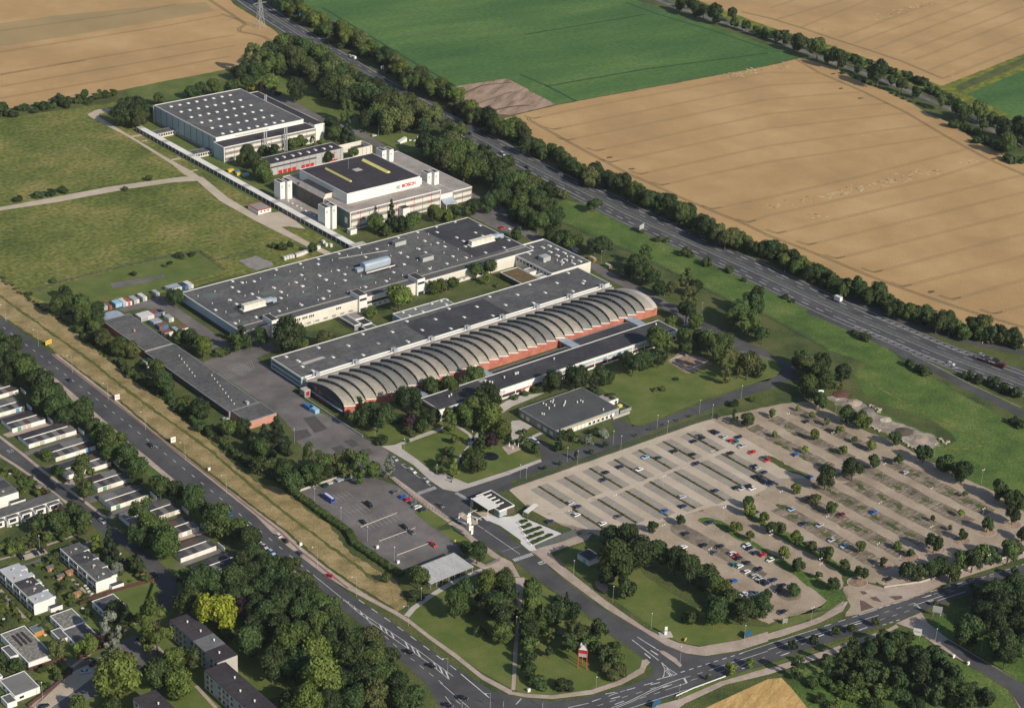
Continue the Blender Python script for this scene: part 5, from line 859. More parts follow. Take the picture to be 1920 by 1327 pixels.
for i, (x0, x1, y0, y1, n) in enumerate(GR):
    b = bld('garage_row', f'back-to-back row of white garages with flat dark roofs, {ordw(i)} row up from the houses', 'garages', group='garage rows along the residential street')
    ym = y0 + (y1 - y0) * .48; mb = MB(); mb.box(x0, x1, y0, y1, 0, 2.5, m_white); part('wall', mb, b); st = (x1 - x0) / n
    pbox('parapet', m_white, b, x0, x1 - 2, ym - .12, ym + .12, 2.5, 2.95)
    for k in range(n):
        pbox('roof', rg.choice(m_rg[:3] if rg.random() < .75 else m_rg), b, x0 + k * st + .02, x0 + (k + 1) * st - .02, y0 - .2, ym - .14, 2.5, 2.62, bottom=True)
        if k % 3 == 0: pbox('roof', rg.choice(m_rg), b, x0 + k * st, min(x0 + (k + 3) * st, x1), ym + .14, y1 + .1, 2.42, 2.6, bottom=True)
        c = m_gdoor if (i in (4, 5, 9) and k == 1) else m_bdoor if (i in (7, 10) and k == n - 2) else rg.choice(gcol)
        pbox('garage_door', c, b, x0 + k * st + .2, x0 + (k + 1) * st - .2, y0, y0 - .06, .05, 2.15)
    c = bld('end_wall', f'low white wall closing the garage yard, {ordw(i)} up from the houses', 'wall', (x1 + 2.2, y0 + 1, 0), 'yard end walls of the garages'); pbox('panel', m_white, c, 0, .3, -4.5, 1.5, 0, 2.2)
def terrace(label, x0, x1, y0, y1, h, units, roofs, jogs=True, group=None):
    b = bld('terraced_house', label, 'house', group=group); n = units; st = (y1 - y0) / n
    for k in range(n):
        ya, yb = y0 + k * st, y0 + (k + 1) * st; j = 0
        mb = MB(); mb.box(x0, x1 - (k % 2) * 0, ya, yb - .01, 0, h, m_white); w = part('wall', mb, b)
        mb = MB(); mb.box(x0 + .15, x1 - .15, ya + .02, yb - .02, h, h + .12, roofs[k % len(roofs)]); mb.box(x0 - .1, x0 + .15, ya, yb, h - .2, h + .25, m_white); part('roof', mb, b)
        if jogs: pbox('roof_notch', m_white, b, x1 - 2.2, x1 + .5, ya - .01, ya + .35, h - 1.0, h + .32); pbox('roof_step', roofs[(k + 1) % len(roofs)], b, x1, x1 + 1.2, ya + .4, ya + st * .55, 2, h - .02)
        pbox('chimney', m_brickp if k % 2 else m_metal, b, x0 + 2 + k % 3 * 2, x0 + 2.5 + k % 3 * 2, ya + 2.2, ya + 2.8, h + .1, h + .9); pbox('rooflight', m_skyl, b, x0 + 5, x0 + 6, ya + 3.6, ya + 4.6, h + .1, h + .35)
        for z in (.6, 3.3):
            pbox('window', m_glass, w, x0, x0 - .06, ya + .5, ya + st * .48, z, z + 1.5); pbox('window', m_glass, w, x0, x0 - .06, ya + st * .58, yb - .6, z, z + 1.3)
        pbox('party_fin', m_white, w, x0, x0 - .5, ya - .1, ya + .1, 0, h - .2)
    mb = MB(); mb.box(x0 + 6, x1 + 2.2, y0 - 2.6, y0 - .05, 0, 2.3, m_white, m_roofd); part('store', mb, b)
    return b
m_rlt = mat('silver_roof', (.40, .42, .44), (.48, .50, .52), s=.2, famt=.05)
terrace('white terrace with mixed silver and black roofs', 288.8, 298.2, 640, 674, 5.6, 5, [m_rlt, m_roof, m_roofpur, m_rlt, m_rlt])
terrace('white terrace with four stepped dark grey roofs', 318.4, 328, 640, 674, 5.6, 4, [m_roof, m_roof, m_roofd, m_roof])
terrace('white terrace end beside the cottage gardens', 315, 326.3, 731, 752, 5.8, 3, [m_roof, m_roofd, m_roof], False)
terrace('white terrace partly cut off behind garages near the frame edge', 300, 311, 760, 790, 5.8, 4, [m_roof, m_roofd])
b = bld('row_house', 'low white row of patio houses with long dark roof by the street', 'house')
mb = MB(); mb.box(300, 340.6, 717.8, 724.5, 0, 3.4, m_white); part('wall', mb, b); pbox('roof', m_roof, b, 299.8, 340.8, 717.6, 724.7, 3.4, 3.65, bottom=True)
for k in range(5):
    x = 306 + k * 7; t = pbox('bay', m_white, b, x, x + 5, 714.8, 717.5, 0, 3.2, m_roof); pbox('window', m_glass, t, x + .6, x + 3.8, 714.8, 714.73, .9, 2.5)
    pbox('side_wall', m_white, b, x + 5.6, x + 6, 713, 717.5, 0, 3.0)
def bung(label, x0, x1, y0, y1, h, roof, ext=None, wins=True):
    b = bld('bungalow', label, 'house'); block(x0, x1, y0, y1, h, m_white, roof, b, m_white, .14)
    if wins:
        for k in range(3): pbox('window', m_glass, b, x0, x0 - .05, y0 + 1 + k * (y1 - y0 - 2) / 3, y0 + 2.6 + k * (y1 - y0 - 2) / 3, .9, 2.1)
        pbox('window', m_glass, b, x0 + 2, x0 + 4, y0, y0 - .05, .9, 2.0) if (x1 - x0) > 8 and 'white end' not in label else None
    if ext: block(*ext, h - .4, m_white, m_roof, b, m_white, .12, name='garage_wall')
bung('square bungalow with plain dark roof beside a hedge', 311.2, 321.6, 618, 631.3, 3.0, m_roof)
bung('bungalow with mottled lichen roof and garage', 291.4, 301.7, 619, 631.6, 3.0, m_lichen, (286.8, 291.2, 613.4, 622))
bung('bungalow with ribbed dark roof and walled patio', 290.4, 301, 605.5, 618.8, 3.0, m_roof)
bung('lichen-roofed bungalow with black solar tubes and white end', 268.4, 279.4, 605.4, 631.2, 3.2, m_lichen, (264.5, 268.2, 614, 622.5))
b = bld('solar_panel', 'black solar tube rows on the lichen roof', 'solar panel'); 
for k in range(3): pbox('collector', m_roofpur, b, 271.5 + k * 2.1, 272.4 + k * 2.1, 618, 627, 3.3, 3.7); 
b = bld('garden_shed', 'orange-walled shed with green roof in a white-walled yard', 'shed'); x0, x1, y0, y1 = RB(zz(0, 1161, 8)(450, 105, 580, 70, 630, 160, 500, 185), 2.4); block(x0, x1, y0, y1, 2.3, flat('orange_boards', (.55, .22, .05)), mat('green_felt', (.12, .16, .15), (.15, .19, .18), s=1), b, m_greyd, .05)
bung('grey-roofed bungalow near the frame corner', 253.8, 264.8, 588.3, 602, 2.9, mat('plain_grey_roof', (.17, .165, .16), (.21, .205, .20), s=.1, famt=.1), (249.5, 253.6, 586, 592))
bung('flat house with red fascia cut by the frame edge', 244, 256, 603.5, 612, 3.0, m_roof)
for q, l in ((zz(0, 1000, 8)(740, 490), 'dark-roofed timber shed between the terraces'), (zz(0, 1000, 8)(900, 620), 'grey-roofed shed beside a tall hedge'), (zz(0, 1000, 8)(1150, 880), 'brown timber summer house with orange door'), (zz(0, 1000, 8)(1030, 560), 'wooden pergola deck by the terrace'), (zz(0, 860, 8)(575, 400), 'tall wooden garden hut by the street'), (zz(0, 860, 8)(700, 490), 'red-brown garden hut by the street hedge'), (D1(1050, 300), 'red-roofed play house with white slide'), (zz(0, 1000, 8)(60, 1050), 'orange garden hut at the frame edge')):
    p = G(*q[0], 2); b = bld('garden_shed', l, 'shed', (p.x, p.y, 0)); rm = m_redtrim if 'red' in l else m_wood if 'brown' in l or 'pergola' in l else m_roof
    pbox('wall', m_wood, b, -1.5, 1.5, -1.2, 1.2, 0, 2.0); mb = MB(); mb.face([(-1.8, -1.5, 1.9), (1.8, -1.5, 1.9), (1.8, 0, 2.6), (-1.8, 0, 2.6)], rm); mb.face([(-1.8, 0, 2.6), (1.8, 0, 2.6), (1.8, 1.5, 1.9), (-1.8, 1.5, 1.9)], rm); part('roof', mb, b); pbox('door', m_brickp, b, -.5, .4, -1.2, -1.26, .05, 1.8)
for q, l in ((zz(0, 860, 8)(815, 810), 'red striped awning over a patio'), (zz(0, 860, 8)(905, 745), 'pink awning beside the street house')):
    p = G(*q[0], 2.4); b = bld('awning', l, 'awning', (p.x, p.y, 0)); mb = MB(); mb.face([(-2, -1.2, 2.0), (2, -1.2, 2.0), (2, 1.2, 2.6), (-2, 1.2, 2.6)], flat('awning_red', (.70, .20, .16))); part('cloth', mb, b)
    for x in (-1.9, 1.9): pbox('post', m_white, b, x - .05, x + .05, -1.2, -1.1, 0, 2.0)
def apartments(label, x0, x1, y0, y1, h, roofs):
    b = bld('apartment_block', label, 'apartments'); mb = MB(); mb.box(x0, x1, y0, y1, 0, h, mat('block_render', (.40, .40, .39), (.47, .46, .45), s=.2, famt=.06)); part('wall', mb, b); pbox('gable', m_brickp if 0 else m_slab, b, x0 + .1, x1 - .1, y0, y0 - .05, .05, h - .3)
    n = len(roofs); st = (y1 - y0) / n
    for k in range(n): mb = MB(); mb.box(x0 - .15, x1 + .15, y0 + k * st - (.15 if k == 0 else 0), y0 + (k + 1) * st - .04, h, h + .2, roofs[k]); part('roof', mb, b)
    nb = int((y1 - y0) / 3.1)
    for f in range(3):
        for k in range(nb):
            y = y0 + .8 + k * (y1 - y0 - 1) / nb
            if k % 5 == 2: pbox('stair_panel', m_blue, b, x0, x0 - .08, y - .1, y + 1.9, .6 + f * 2.8, 2.6 + f * 2.8)
            else: pbox('window', m_glass, b, x0, x0 - .06, y, y + 1.5, .9 + f * 2.7, 2.2 + f * 2.7); 
            if k % 5 in (0, 3): pbox('white_panel', m_white, b, x0, x0 - .07, y + 1.6, y + 2.3, .7 + f * 2.7, 2.4 + f * 2.7)
    vents(b, [(x0 + 4 + (k * 3) % 4, y0 + 5 + k * 9) for k in range(int((y1 - y0) / 9))], h + .2, .3, .8)
apartments('long apartment block with one pale roof section', 326.8, 336.4, 553.5, 591.7, 8.6, [m_roofpur, mat('pale_felt', (.13, .135, .14), (.16, .165, .17), s=.3), m_roofpur, m_roofpur])
apartments('long apartment block with black roof cut by the frame bottom', 319.6, 329.6, 490, 552, 8.6, [m_roofpur, m_roofpur, m_roofpur])
apartments('black-roofed apartment block mostly below the frame', 287.3, 297.2, 520, 552.4, 8.6, [m_roofpur])
m_cb = flat('container_blue', (.05, .17, .38), .5); m_cl = flat('container_light_blue', (.28, .48, .64), .5); m_cw = flat('container_white', (.62, .61, .58), .5); m_cr = flat('container_red', (.42, .09, .06), .5); m_cg = flat('container_grey', (.36, .37, .37), .5); m_rust = mat('rusty_top', (.16, .07, .05), (.24, .11, .08), s=.8, famt=.3)
E8 = zz(170, 500, 8)
CT = [(m_cg, m_cg, 'grey container at the outer end of the upper row', (125, 550, 175, 535, 250, 580, 200, 600)), (m_cr, m_rust, 'red container in the upper row', (215, 545, 240, 525, 310, 575, 275, 590)), (m_cl, m_cl, 'pale blue double container in the upper row', (310, 510, 410, 485, 480, 530, 375, 560)), (m_cw, m_cw, 'white container next to the pale blue ones', (410, 482, 450, 470, 560, 520, 490, 545)), (m_cw, m_cr, 'white container with maroon top', (500, 470, 545, 462, 605, 510, 560, 530)), (m_cw, m_cg, 'dingy white container with grey top in the upper row', (570, 450, 640, 425, 720, 485, 655, 505)), (m_cw, m_cw, 'clean white container standing apart in the upper row', (710, 405, 755, 390, 840, 445, 785, 465)), (m_cg, m_cg, 'small blue-grey container by the paved square', (920, 350, 965, 340, 1030, 380, 980, 400)), (m_cw, m_metal, 'wide white double container with ribbed top beside the hall corner', (1110, 290, 1280, 245, 1360, 290, 1190, 345)), (m_cb, m_navy, 'dark blue container near the hall corner', (1320, 250, 1390, 230, 1440, 270, 1370, 300)), (m_cw, m_cw, 'white container touching the hall corner', (1395, 225, 1450, 205, 1525, 260, 1470, 285)),
      (m_cw, m_cw, 'biggest white double container of the lower group', (680, 710, 860, 655, 935, 705, 760, 770)), (m_cb, m_rust, 'blue container with rusty top behind the white double one', (890, 655, 1000, 640, 1050, 680, 940, 710)), (m_cg, m_navy, 'grey container with black top in the lower group', (1000, 640, 1060, 635, 1110, 670, 1045, 690)), (m_cw, m_cg, 'pale grey container nearest the service road', (1100, 725, 1160, 705, 1240, 755, 1175, 780)), (m_cl, m_cg, 'white and pale blue container in the middle of the lower group', (880, 795, 1000, 760, 1070, 810, 950, 840)), (m_cb, m_rust, 'bright blue container with rusty top beside the brick storage', (965, 855, 1090, 820, 1165, 865, 1050, 890)), (m_cw, m_rust, 'white container with half rusty top near the bushes', (1060, 955, 1170, 925, 1235, 965, 1115, 1000)), (m_cg, m_metal, 'small silver container near the bushes', (1210, 905, 1270, 895, 1335, 940, 1280, 955)), (m_cw, m_rust, 'white container with dark red top by the service road bend', (1290, 890, 1390, 860, 1460, 905, 1370, 935))]
def container(m, top, label, x0, x1, y0, y1, h=2.6, loc=None):
    o = bld('container', label, 'container', ((x0 + x1) / 2, (y0 + y1) / 2, 0), 'steel containers on the works site'); a, c = (x1 - x0) / 2, (y1 - y0) / 2
    mb = MB(); mb.box(-a, a, -c, c, .1, h, m, top)
    for k in range(max(3, int(a * 4))):
        x = -a + (k + .5) * 2 * a / max(3, int(a * 4)); mb.box(x - .05, x + .05, -c - .04, c + .04, .2, h - .1, m)
    for k in range(int(c * 4)):
        y = -c + (k + .5) * 2 * c / int(c * 4); mb.box(-a - .04, a + .04, y - .05, y + .05, .2, h - .1, m)
    part('shell', mb, o); pbox('door', top if top is not m_cw else m_cg, o, -a * .9, -.03, -c - .05, -c - .09, .2, h - .2); pbox('door', m, o, .03, a * .9, -c - .05, -c - .09, .2, h - .2)
for m, t, l, q in CT: container(m, t, l, *RB(E8(*q), 2.6))
for q, m, l in ((C2(395, 395), m_cb, 'bright blue covered skip in front of the arched hall'), (C2(435, 415), m_cl, 'pale blue skip with white sign in front of the arched hall')):
    p = G(*q[0], 1.2); container(m, m, l, p.x - 1.3, p.x + 1.4, p.y - 3, p.y + 3, 2.3)
for q, m, l in ((B3(280, 452), flat('skip_yellow', (.55, .50, .12)), 'green and yellow skip nearest the hall wing'), (B3(355, 492), flat('skip_cream', (.60, .50, .33)), 'cream skip beside the hall wing'), (B3(478, 548), m_cl, 'pale blue skip with open lid beside the works road'), (B3(603, 615), m_yel, 'yellow skip full of boxes by the works road'), (B3(718, 668), flat('skip_green', (.13, .24, .10)), 'dark green skip with orange end by the works road')):
    p = G(*q[0], 1); o = bld('skip', l, 'skip', (p.x, p.y, 0)); mb = MB(); mb.box(-1.2, 1.2, -2.6, 2.6, .15, 2.1, m, m_darkp); part('tub', mb, o); pbox('load', m_slab, o, -.9, .9, -2, 2, 2.1, 2.4); pbox('end_flap', m_wood, o, -1.2, 1.2, -2.62, -2.7, .2, 2.0)
for i, q in enumerate(((215, 612), (235, 605), (255, 600), (275, 597), (305, 590), (320, 585), (335, 580), (350, 575), (365, 568), (380, 560), (455, 535), (470, 530), (505, 490), (525, 510), (560, 515))):
    p = G(*B2(*q)[0], .8); o = bld('pallet_stack', f'white wrapped pallet stack beside the hall edge, {ordw(i)} from the gravel yard', 'pallet', (p.x, p.y, 0), 'white pallet stacks'); pbox('load', m_cw, o, -.8, .8, -1, 1, .15, 2.2); pbox('pallet', m_wood, o, -.85, .85, -1.05, 1.05, 0, .15)
def crown_mesh(name, seed, shape, nl, leaf):
    r = np.random.default_rng(seed); lob = []
    def sph(n):
        v = r.normal(size=(n, 3)); return v / np.linalg.norm(v, axis=1)[:, None]
    if shape == 'round':
        lob.append((np.array((0, 0, .50)), .30))
        for k in range(13):
            d = sph(1)[0]; d[2] = d[2] * .9 + .12; d /= np.linalg.norm(d); rr = r.uniform(.17, .25); q = d * (.5 - rr) * r.uniform(.95, 1.15); lob.append((np.array((q[0], q[1], .5 + q[2])), rr))
    elif shape == 'loose':
        for k in range(15):
            z = r.uniform(.08, .92); R = .42 * math.sin(math.pi * (z * .82 + .14)) ** .7; a = r.uniform(0, 6.28); rr = r.uniform(.11, .19); q = max(R - rr * .6, .02); lob.append((np.array((q * math.cos(a), q * math.sin(a), z)), rr))
        lob.append((np.array((0, 0, .45)), .2)); lob.append((np.array((0, 0, .7)), .14))
    elif shape == 'cone':
        for k in range(22):
            z = .06 + .9 * (k / 21); R = .46 * (1 - z) + .03; a = k * 2.4 + r.uniform(-.3, .3); rr = .06 + .15 * (1 - z); q = max(R - rr * .7, 0); lob.append((np.array((q * math.cos(a), q * math.sin(a), z)), rr))
    elif shape == 'tall':
        for k in range(16):
            z = r.uniform(.1, .93); R = .40 * math.sin(math.pi * min(z * .85 + .12, 1)) ** .6; a = r.uniform(0, 6.28); rr = r.uniform(.13, .2); q = max(R - rr * .5, 0); lob.append((np.array((q * math.cos(a), q * math.sin(a), z)), rr))
    else:  # bush
        lob.append((np.array((0, 0, .42)), .34))
        for k in range(9):
            a = r.uniform(0, 6.28); rr = r.uniform(.15, .25); q = .5 - rr; z = r.uniform(.2, .75); q *= math.sqrt(max(0, 1 - max(0, z - .3) ** 2 * 2.2)); lob.append((np.array((q * math.cos(a), q * math.sin(a), z)), rr))
    V = []; Fc = []
    zs = 1.0 if shape not in ('cone', 'tall', 'loose') else .55
    for c, rr in lob:
        n = len(V); S = 7; R_ = .78 * rr
        for i in range(1, 4):
            for j in range(S):
                t = math.pi * i / 4; p = 2 * math.pi * j / S; jit = r.uniform(.8, 1.15); V.append((c[0] + R_ * jit * math.sin(t) * math.cos(p), c[1] + R_ * jit * math.sin(t) * math.sin(p), c[2] + R_ * jit * math.cos(t) * zs))
        V.append((c[0], c[1], c[2] + R_ * zs)); V.append((c[0], c[1], c[2] - R_ * zs)); tp, bt = n + 3 * S, n + 3 * S + 1
        for j in range(S):
            k = (j + 1) % S; Fc.append((tp, n + j, n + k)); Fc.append((n + j, n + S + j, n + S + k, n + k)); Fc.append((n + S + j, n + 2 * S + j, n + 2 * S + k, n + S + k)); Fc.append((bt, n + 2 * S + k, n + 2 * S + j))
    wts = np.array([q[1] ** 2 for q in lob]); wts /= wts.sum(); ids = r.choice(len(lob), nl, p=wts); D = sph(nl); mid = np.array((0, 0, .45))
    for i in range(nl):
        c, rr = lob[ids[i]]; d = D[i]; o = c - mid
        if np.dot(d, o) < -.02 and r.random() < .8: d = -d
        p = c + d * np.array((1, 1, zs)) * rr * r.uniform(.8, 1.12)
        nn = d + r.normal(size=3) * .45; nn /= np.linalg.norm(nn); u = np.cross(nn, r.normal(size=3)); u /= np.linalg.norm(u) + 1e-9; w = np.cross(nn, u); s = leaf * r.uniform(.6, 1.35)
        n = len(V); u = u * s; w = w * s * .7; zf = np.array((1, 1, zs))
        V += [tuple(p + (-u - w * .5) * zf), tuple(p + (u * .3 - w) * zf), tuple(p + (u + w * .4) * zf), tuple(p + (-u * .2 + w) * zf)]; Fc.append((n, n + 1, n + 2, n + 3))
    me = bpy.data.meshes.new(name); me.from_pydata([tuple(map(float, v)) for v in V], [], Fc); me.materials.append(L_MID); me.update(); return me
CR = {}
for sh, seeds in (('round', 5), ('loose', 3), ('cone', 2), ('tall', 3), ('bush', 3)):
    for lod, (nl, lf) in enumerate(((380, .085), (1000, .056), (2300, .036))):
        CR[sh, lod] = [crown_mesh('crown_leaves', 100 + i * 7 + lod * 31, sh, nl, lf) for i in range(seeds)]
tb = MB()
tb.tube((0, 0, 0), (0, 0, .62), .055, .035, m_trunk, 7); tb.tube((0, 0, .62), (.06, .02, 1), .035, .012, m_trunk, 6)
for a in (0.4, 2.5, 4.6): tb.tube((0, 0, .55), (.22 * math.cos(a), .22 * math.sin(a), .92), .025, .008, m_trunk, 5)
_t = tb.build('trunk'); TR = _t.data; bpy.data.objects.remove(_t)
LM = {'D': L_DARK, 'M': L_MID, 'L': L_LIGHT, 'B': L_BRIGHT, 'Y': L_YEL, 'O': L_OLIVE, 'P': L_PURP, 'G': L_GREY, 'C': L_CON}
rt_ = random.Random(77); NTREE = [0]
def setmat(o, m):
    s = o.material_slots[0]; s.link = 'OBJECT'; s.material = m
def plant(px, py, wpx, mt='M', shape='round', ratio=None, name='broadleaf_tree', label=None, group=None, at=None, cat=None, trunk=None):
    p = Vector(at) if at is not None else G(px, py, 0); w = wpx * mpp(p) * (1.0 if name in ('parking_tree', 'young_tree', 'shrub', 'garden_shrub') else 1.17) if at is None else wpx
    ratio = ratio or {'round': .98, 'loose': 1.45, 'cone': 2.0, 'tall': 1.75, 'bush': .62}[shape]; ratio *= rt_.uniform(.92, 1.1)
    h = w * ratio; tz = 0 if shape == 'bush' else (trunk if trunk is not None else min(.09 * w + .35, 1.5))
    if shape == 'cone': tz *= .3
    if at is None: p = G(px, py, tz + h * .5)
    lod = 0 if w < 5 else 1 if w < 10 else 2
    me = rt_.choice(CR[shape, lod]); rz = rt_.uniform(0, 6.28); NTREE[0] += 1
    if shape == 'bush':
        o = link(name, me); o.location = (p.x, p.y, -.08 * h); o.scale = (w, w * rt_.uniform(.85, 1.1), h * 1.08); o.rotation_euler = (0, 0, rz); setmat(o, LM[mt]); return tag(o, label, cat or 'shrub', group)
    r = empty(name, (p.x, p.y, 0), rz); tag(r, label, cat or 'tree', group)
    c = link('crown', me, r); c.location = (0, 0, tz); c.scale = (w, w * rt_.uniform(.88, 1.08), h); setmat(c, LM[mt])
    t = link('trunk', TR, r); k = max(w * .62, 1.2); t.scale = (k, k, tz + h * .62); return r
def grove(group, label, name, tile, items, mt='M', shape='round', mix=None, ratio=None, ordered=True, w0=0):
    """items: flat tuples (a, b, w[, material[, shape]]) in survey tile units"""
    it = []
    for q in items:
        (x, y), = tile(q[0], q[1]); k = 1 / (tile(100, 0)[0][0] - tile(0, 0)[0][0]) * 100
        it.append((x, y, q[2] / k, q[3] if len(q) > 3 else None, q[4] if len(q) > 4 else None))
    it.sort(key=lambda q: q[1]); out = []
    for i, (x, y, w, m, s) in enumerate(it):
        m = m or (rt_.choice(mix) if mix else mt); l = label
        if ordered and len(it) > 1: l = f'{label}, {ordw(i)} from the top'
        out.append(plant(x, y, w, m, s or shape, ratio, name, l, group))
    return out
def belt(group, label, name, px, w, gap, mix, jit=.35, shape='round', ratio=None):
    pts = [Vector((x, y, 0)) for x, y in px]
    for p, u in walk(pts, gap):
        n = Vector((-u.y, u.x, 0)); q = p + n * rt_.uniform(-jit, jit) * w + u * rt_.uniform(-.25, .25) * gap
        plant(q.x, q.y, w * rt_.uniform(.75, 1.25), rt_.choice(mix), shape, ratio, name, label, group)
FB = A2(250, 40, 480, 165, 650, 265, 860, 365, 1000, 445, 1100, 535, 1250, 605, 1450, 705, 1560, 795, 1700, 875, 1850, 965) + A3(30, 985, 150, 1075, 300, 1150, 450, 1220, 550, 1290, 740, 1330) + B3(850, 75, 970, 110, 1060, 150, 1170, 220, 1350, 300, 1500, 390, 1600, 440, 1740, 480, 1860, 525) + B4(30, 530, 130, 620, 260, 670, 400, 750, 550, 810, 680, 840, 850, 900, 1010, 980, 1200, 1030, 1340, 1080, 1500, 1150, 1660, 1140, 1900, 1230)
belt('bushy trees in the belt along the far motorway edge', 'bushy dark tree in the dense belt between motorway and fields', 'belt_tree', FB, 26, 13.5, 'DDDMMOL')
belt('undergrowth shrubs along the far motorway edge', 'low shrub at the foot of the belt beside the motorway', 'shrub', [(x - 8, y + 9) for x, y in FB], 20, 26, 'DDMO', shape='bush')
belt('bushy trees in the belt along the far motorway edge', 'bushy dark tree in the dense belt between motorway and fields', 'belt_tree', [(495, -15), (540, -2), (556, 16)], 26, 16, 'DDM')
belt('undergrowth shrubs along the far motorway edge', 'low shrub at the foot of the belt beside the motorway', 'undergrowth_shrub', FB, 24, 17, 'DDM', shape='bush')
grove('avenue trees along the country road', 'tall leafy tree in the avenue along the country road', 'avenue_tree', A3, [(1260, 30, 70), (1320, 20, 60), (1380, 50, 110), (1440, 80, 80), (1530, 100, 110), (1655, 105, 80), (1670, 165, 60), (1755, 190, 60), (1830, 225, 55), (1900, 245, 60)], mix='DDM', ratio=1.15, ordered=False)
grove('avenue trees along the country road', 'tall leafy tree in the avenue along the country road', 'avenue_tree', A4, [(65, 270, 65), (140, 295, 60), (225, 315, 100), (310, 330, 50), (375, 360, 115), (455, 425, 70), (530, 425, 115), (685, 510, 65), (770, 540, 70), (830, 550, 135), (925, 600, 60), (1005, 640, 80), (1110, 685, 70), (1300, 760, 80), (1455, 820, 125), (1580, 830, 115), (1680, 890, 80), (1745, 910, 70), (1615, 930, 70), (1790, 980, 130), (1890, 970, 140), (1800, 1080, 120), (1930, 1010, 120)], mix='DDM', ratio=1.15, ordered=False)
belt('roadside shrubs of the country road', 'dark shrub in the thicket along the country road', 'shrub', A4(-60, 215, 330, 330, 640, 435, 800, 480, 950, 540, 1100, 600, 1250, 680, 1400, 760, 1480, 800), 20, 12, 'DDM', shape='bush')
belt('roadside shrubs of the country road', 'dark shrub in the thicket along the country road', 'shrub', A4(1400, 910, 1500, 970, 1560, 1010, 1700, 1100, 1900, 1190), 24, 13, 'DDM', shape='bush')
belt('roadside shrubs of the country road', 'dark shrub in the thicket along the country road', 'shrub', A4(560, 555, 700, 590, 900, 660, 1000, 720, 1200, 800), 9, 14, 'DM', shape='bush')
grove('woodland trees between works and motorway', 'leafy tree in the wood between works and motorway', 'woodland_tree', A2, [(200, 340, 150), (300, 330, 150), (100, 400, 150), (40, 430, 120), (130, 470, 150), (370, 370, 150), (480, 420, 150), (590, 470, 130), (440, 530, 170, 'O'), (300, 440, 160), (560, 540, 150), (640, 560, 140), (720, 540, 110), (600, 640, 160), (700, 640, 170, 'O'), (790, 640, 140), (880, 650, 130), (980, 690, 150), (640, 730, 140), (760, 720, 150), (870, 740, 160), (960, 780, 150), (1060, 790, 150), (1140, 770, 130), (1220, 820, 130), (1320, 880, 150), (850, 890, 140), (920, 850, 150), (1000, 900, 170, 'O'), (1090, 900, 160), (1180, 860, 120), (1440, 960, 120), (1520, 985, 110), (230, 420, 130, 'M'), (380, 470, 120), (540, 480, 130), (680, 580, 130), (830, 700, 140), (930, 740, 130), (1120, 850, 130), (560, 600, 120), (520, 660, 120)], mix='DDMMO', ordered=False)
grove('woodland trees between works and motorway', 'leafy tree in the wood between works and motorway', 'woodland_tree', A2, [(1280, 1080, 140), (1340, 1130, 160), (1420, 1090, 140), (1490, 1060, 150), (1420, 1190, 150), (1500, 1170, 160), (1590, 1120, 140), (1640, 1180, 150), (1560, 1260, 160, 'L'), (1680, 1270, 150), (1730, 1210, 140), (1820, 1270, 160), (1880, 1230, 120), (1450, 1140, 120, 'O')], mix='DDMMO', ordered=False)
grove('woodland trees between works and motorway', 'leafy tree in the wood between works and motorway', 'woodland_tree', B3, [(100, 100, 150), (200, 150, 140), (60, 200, 140), (170, 210, 130), (50, 40, 150), (-60, 80, 150), (-100, 160, 140), (250, 260, 130), (100, 290, 130), (200, 330, 130), (310, 320, 120), (300, 90, 110), (400, 130, 60), (-120, 20, 140), (150, 40, 130)], mix='DDMMO', ordered=False)
grove('trees along the works road', 'tree in the screen between works road and meadow', 'screen_tree', B3, [(40, 420, 90), (300, 430, 110), (380, 450, 110), (480, 470, 90), (430, 500, 80), (620, 520, 120), (690, 510, 120), (930, 640, 110), (1000, 590, 95, 'M', 'tall'), (980, 720, 150), (1060, 750, 110), (890, 690, 90), (1110, 830, 90), (1190, 830, 90, 'O'), (1310, 770, 100, 'O', 'tall'), (1370, 830, 110), (1330, 910, 120, 'O', 'loose'), (1310, 1010, 130), (1380, 1080, 100), (1200, 1080, 90, 'L')], mix='DDM')
grove('trees at the works road bend', 'tree in the clump between road bend and meadow', 'screen_tree', B3, [(1800, 940, 150), (1700, 1000, 160), (1840, 920, 110, 'M', 'tall'), (1640, 1060, 110), (1780, 1090, 150), (1880, 1180, 110)], mix='DDM')
grove('trees at the works road bend', 'tall tree in the thicket above the debris strip', 'screen_tree', C4, [(300, 230, 130), (380, 150, 140), (300, 80, 150, 'O'), (430, 190, 140), (560, 130, 110), (240, 30, 120), (390, 345, 105), (400, 60, 130), (330, 300, 90), (540, 230, 70, 'O', 'bush')], mix='DDM')
grove('big trees behind the office block', 'big round tree between works road and office lawn', 'park_tree', B3, [(1100, 1230, 190, 'M'), (1290, 1190, 110), (1400, 1200, 100), (1300, 1280, 100), (1480, 1230, 150), (1580, 1220, 160), (1540, 1310, 120)], mix='DMM')
grove('birches and trees at the lawn end', 'drooping tree at the far end of the mown lawn', 'park_tree', C3, [(1620, 70, 130, 'O', 'tall'), (1770, 80, 190, 'O'), (1850, 110, 110), (1700, 60, 120, 'O', 'tall')], mix='DO')
grove('shrubs near the motorway', 'dark shrub on the meadow edge by the motorway', 'shrub', B3, [(620, 210, 120, 'D', 'round'), (970, 400, 50), (1095, 460, 65), (1160, 470, 55), (1300, 555, 100), (1345, 580, 60), (1460, 630, 85), (1630, 690, 75), (1740, 765, 45), (1880, 825, 30)], mix='DM', shape='bush', ratio=.8)
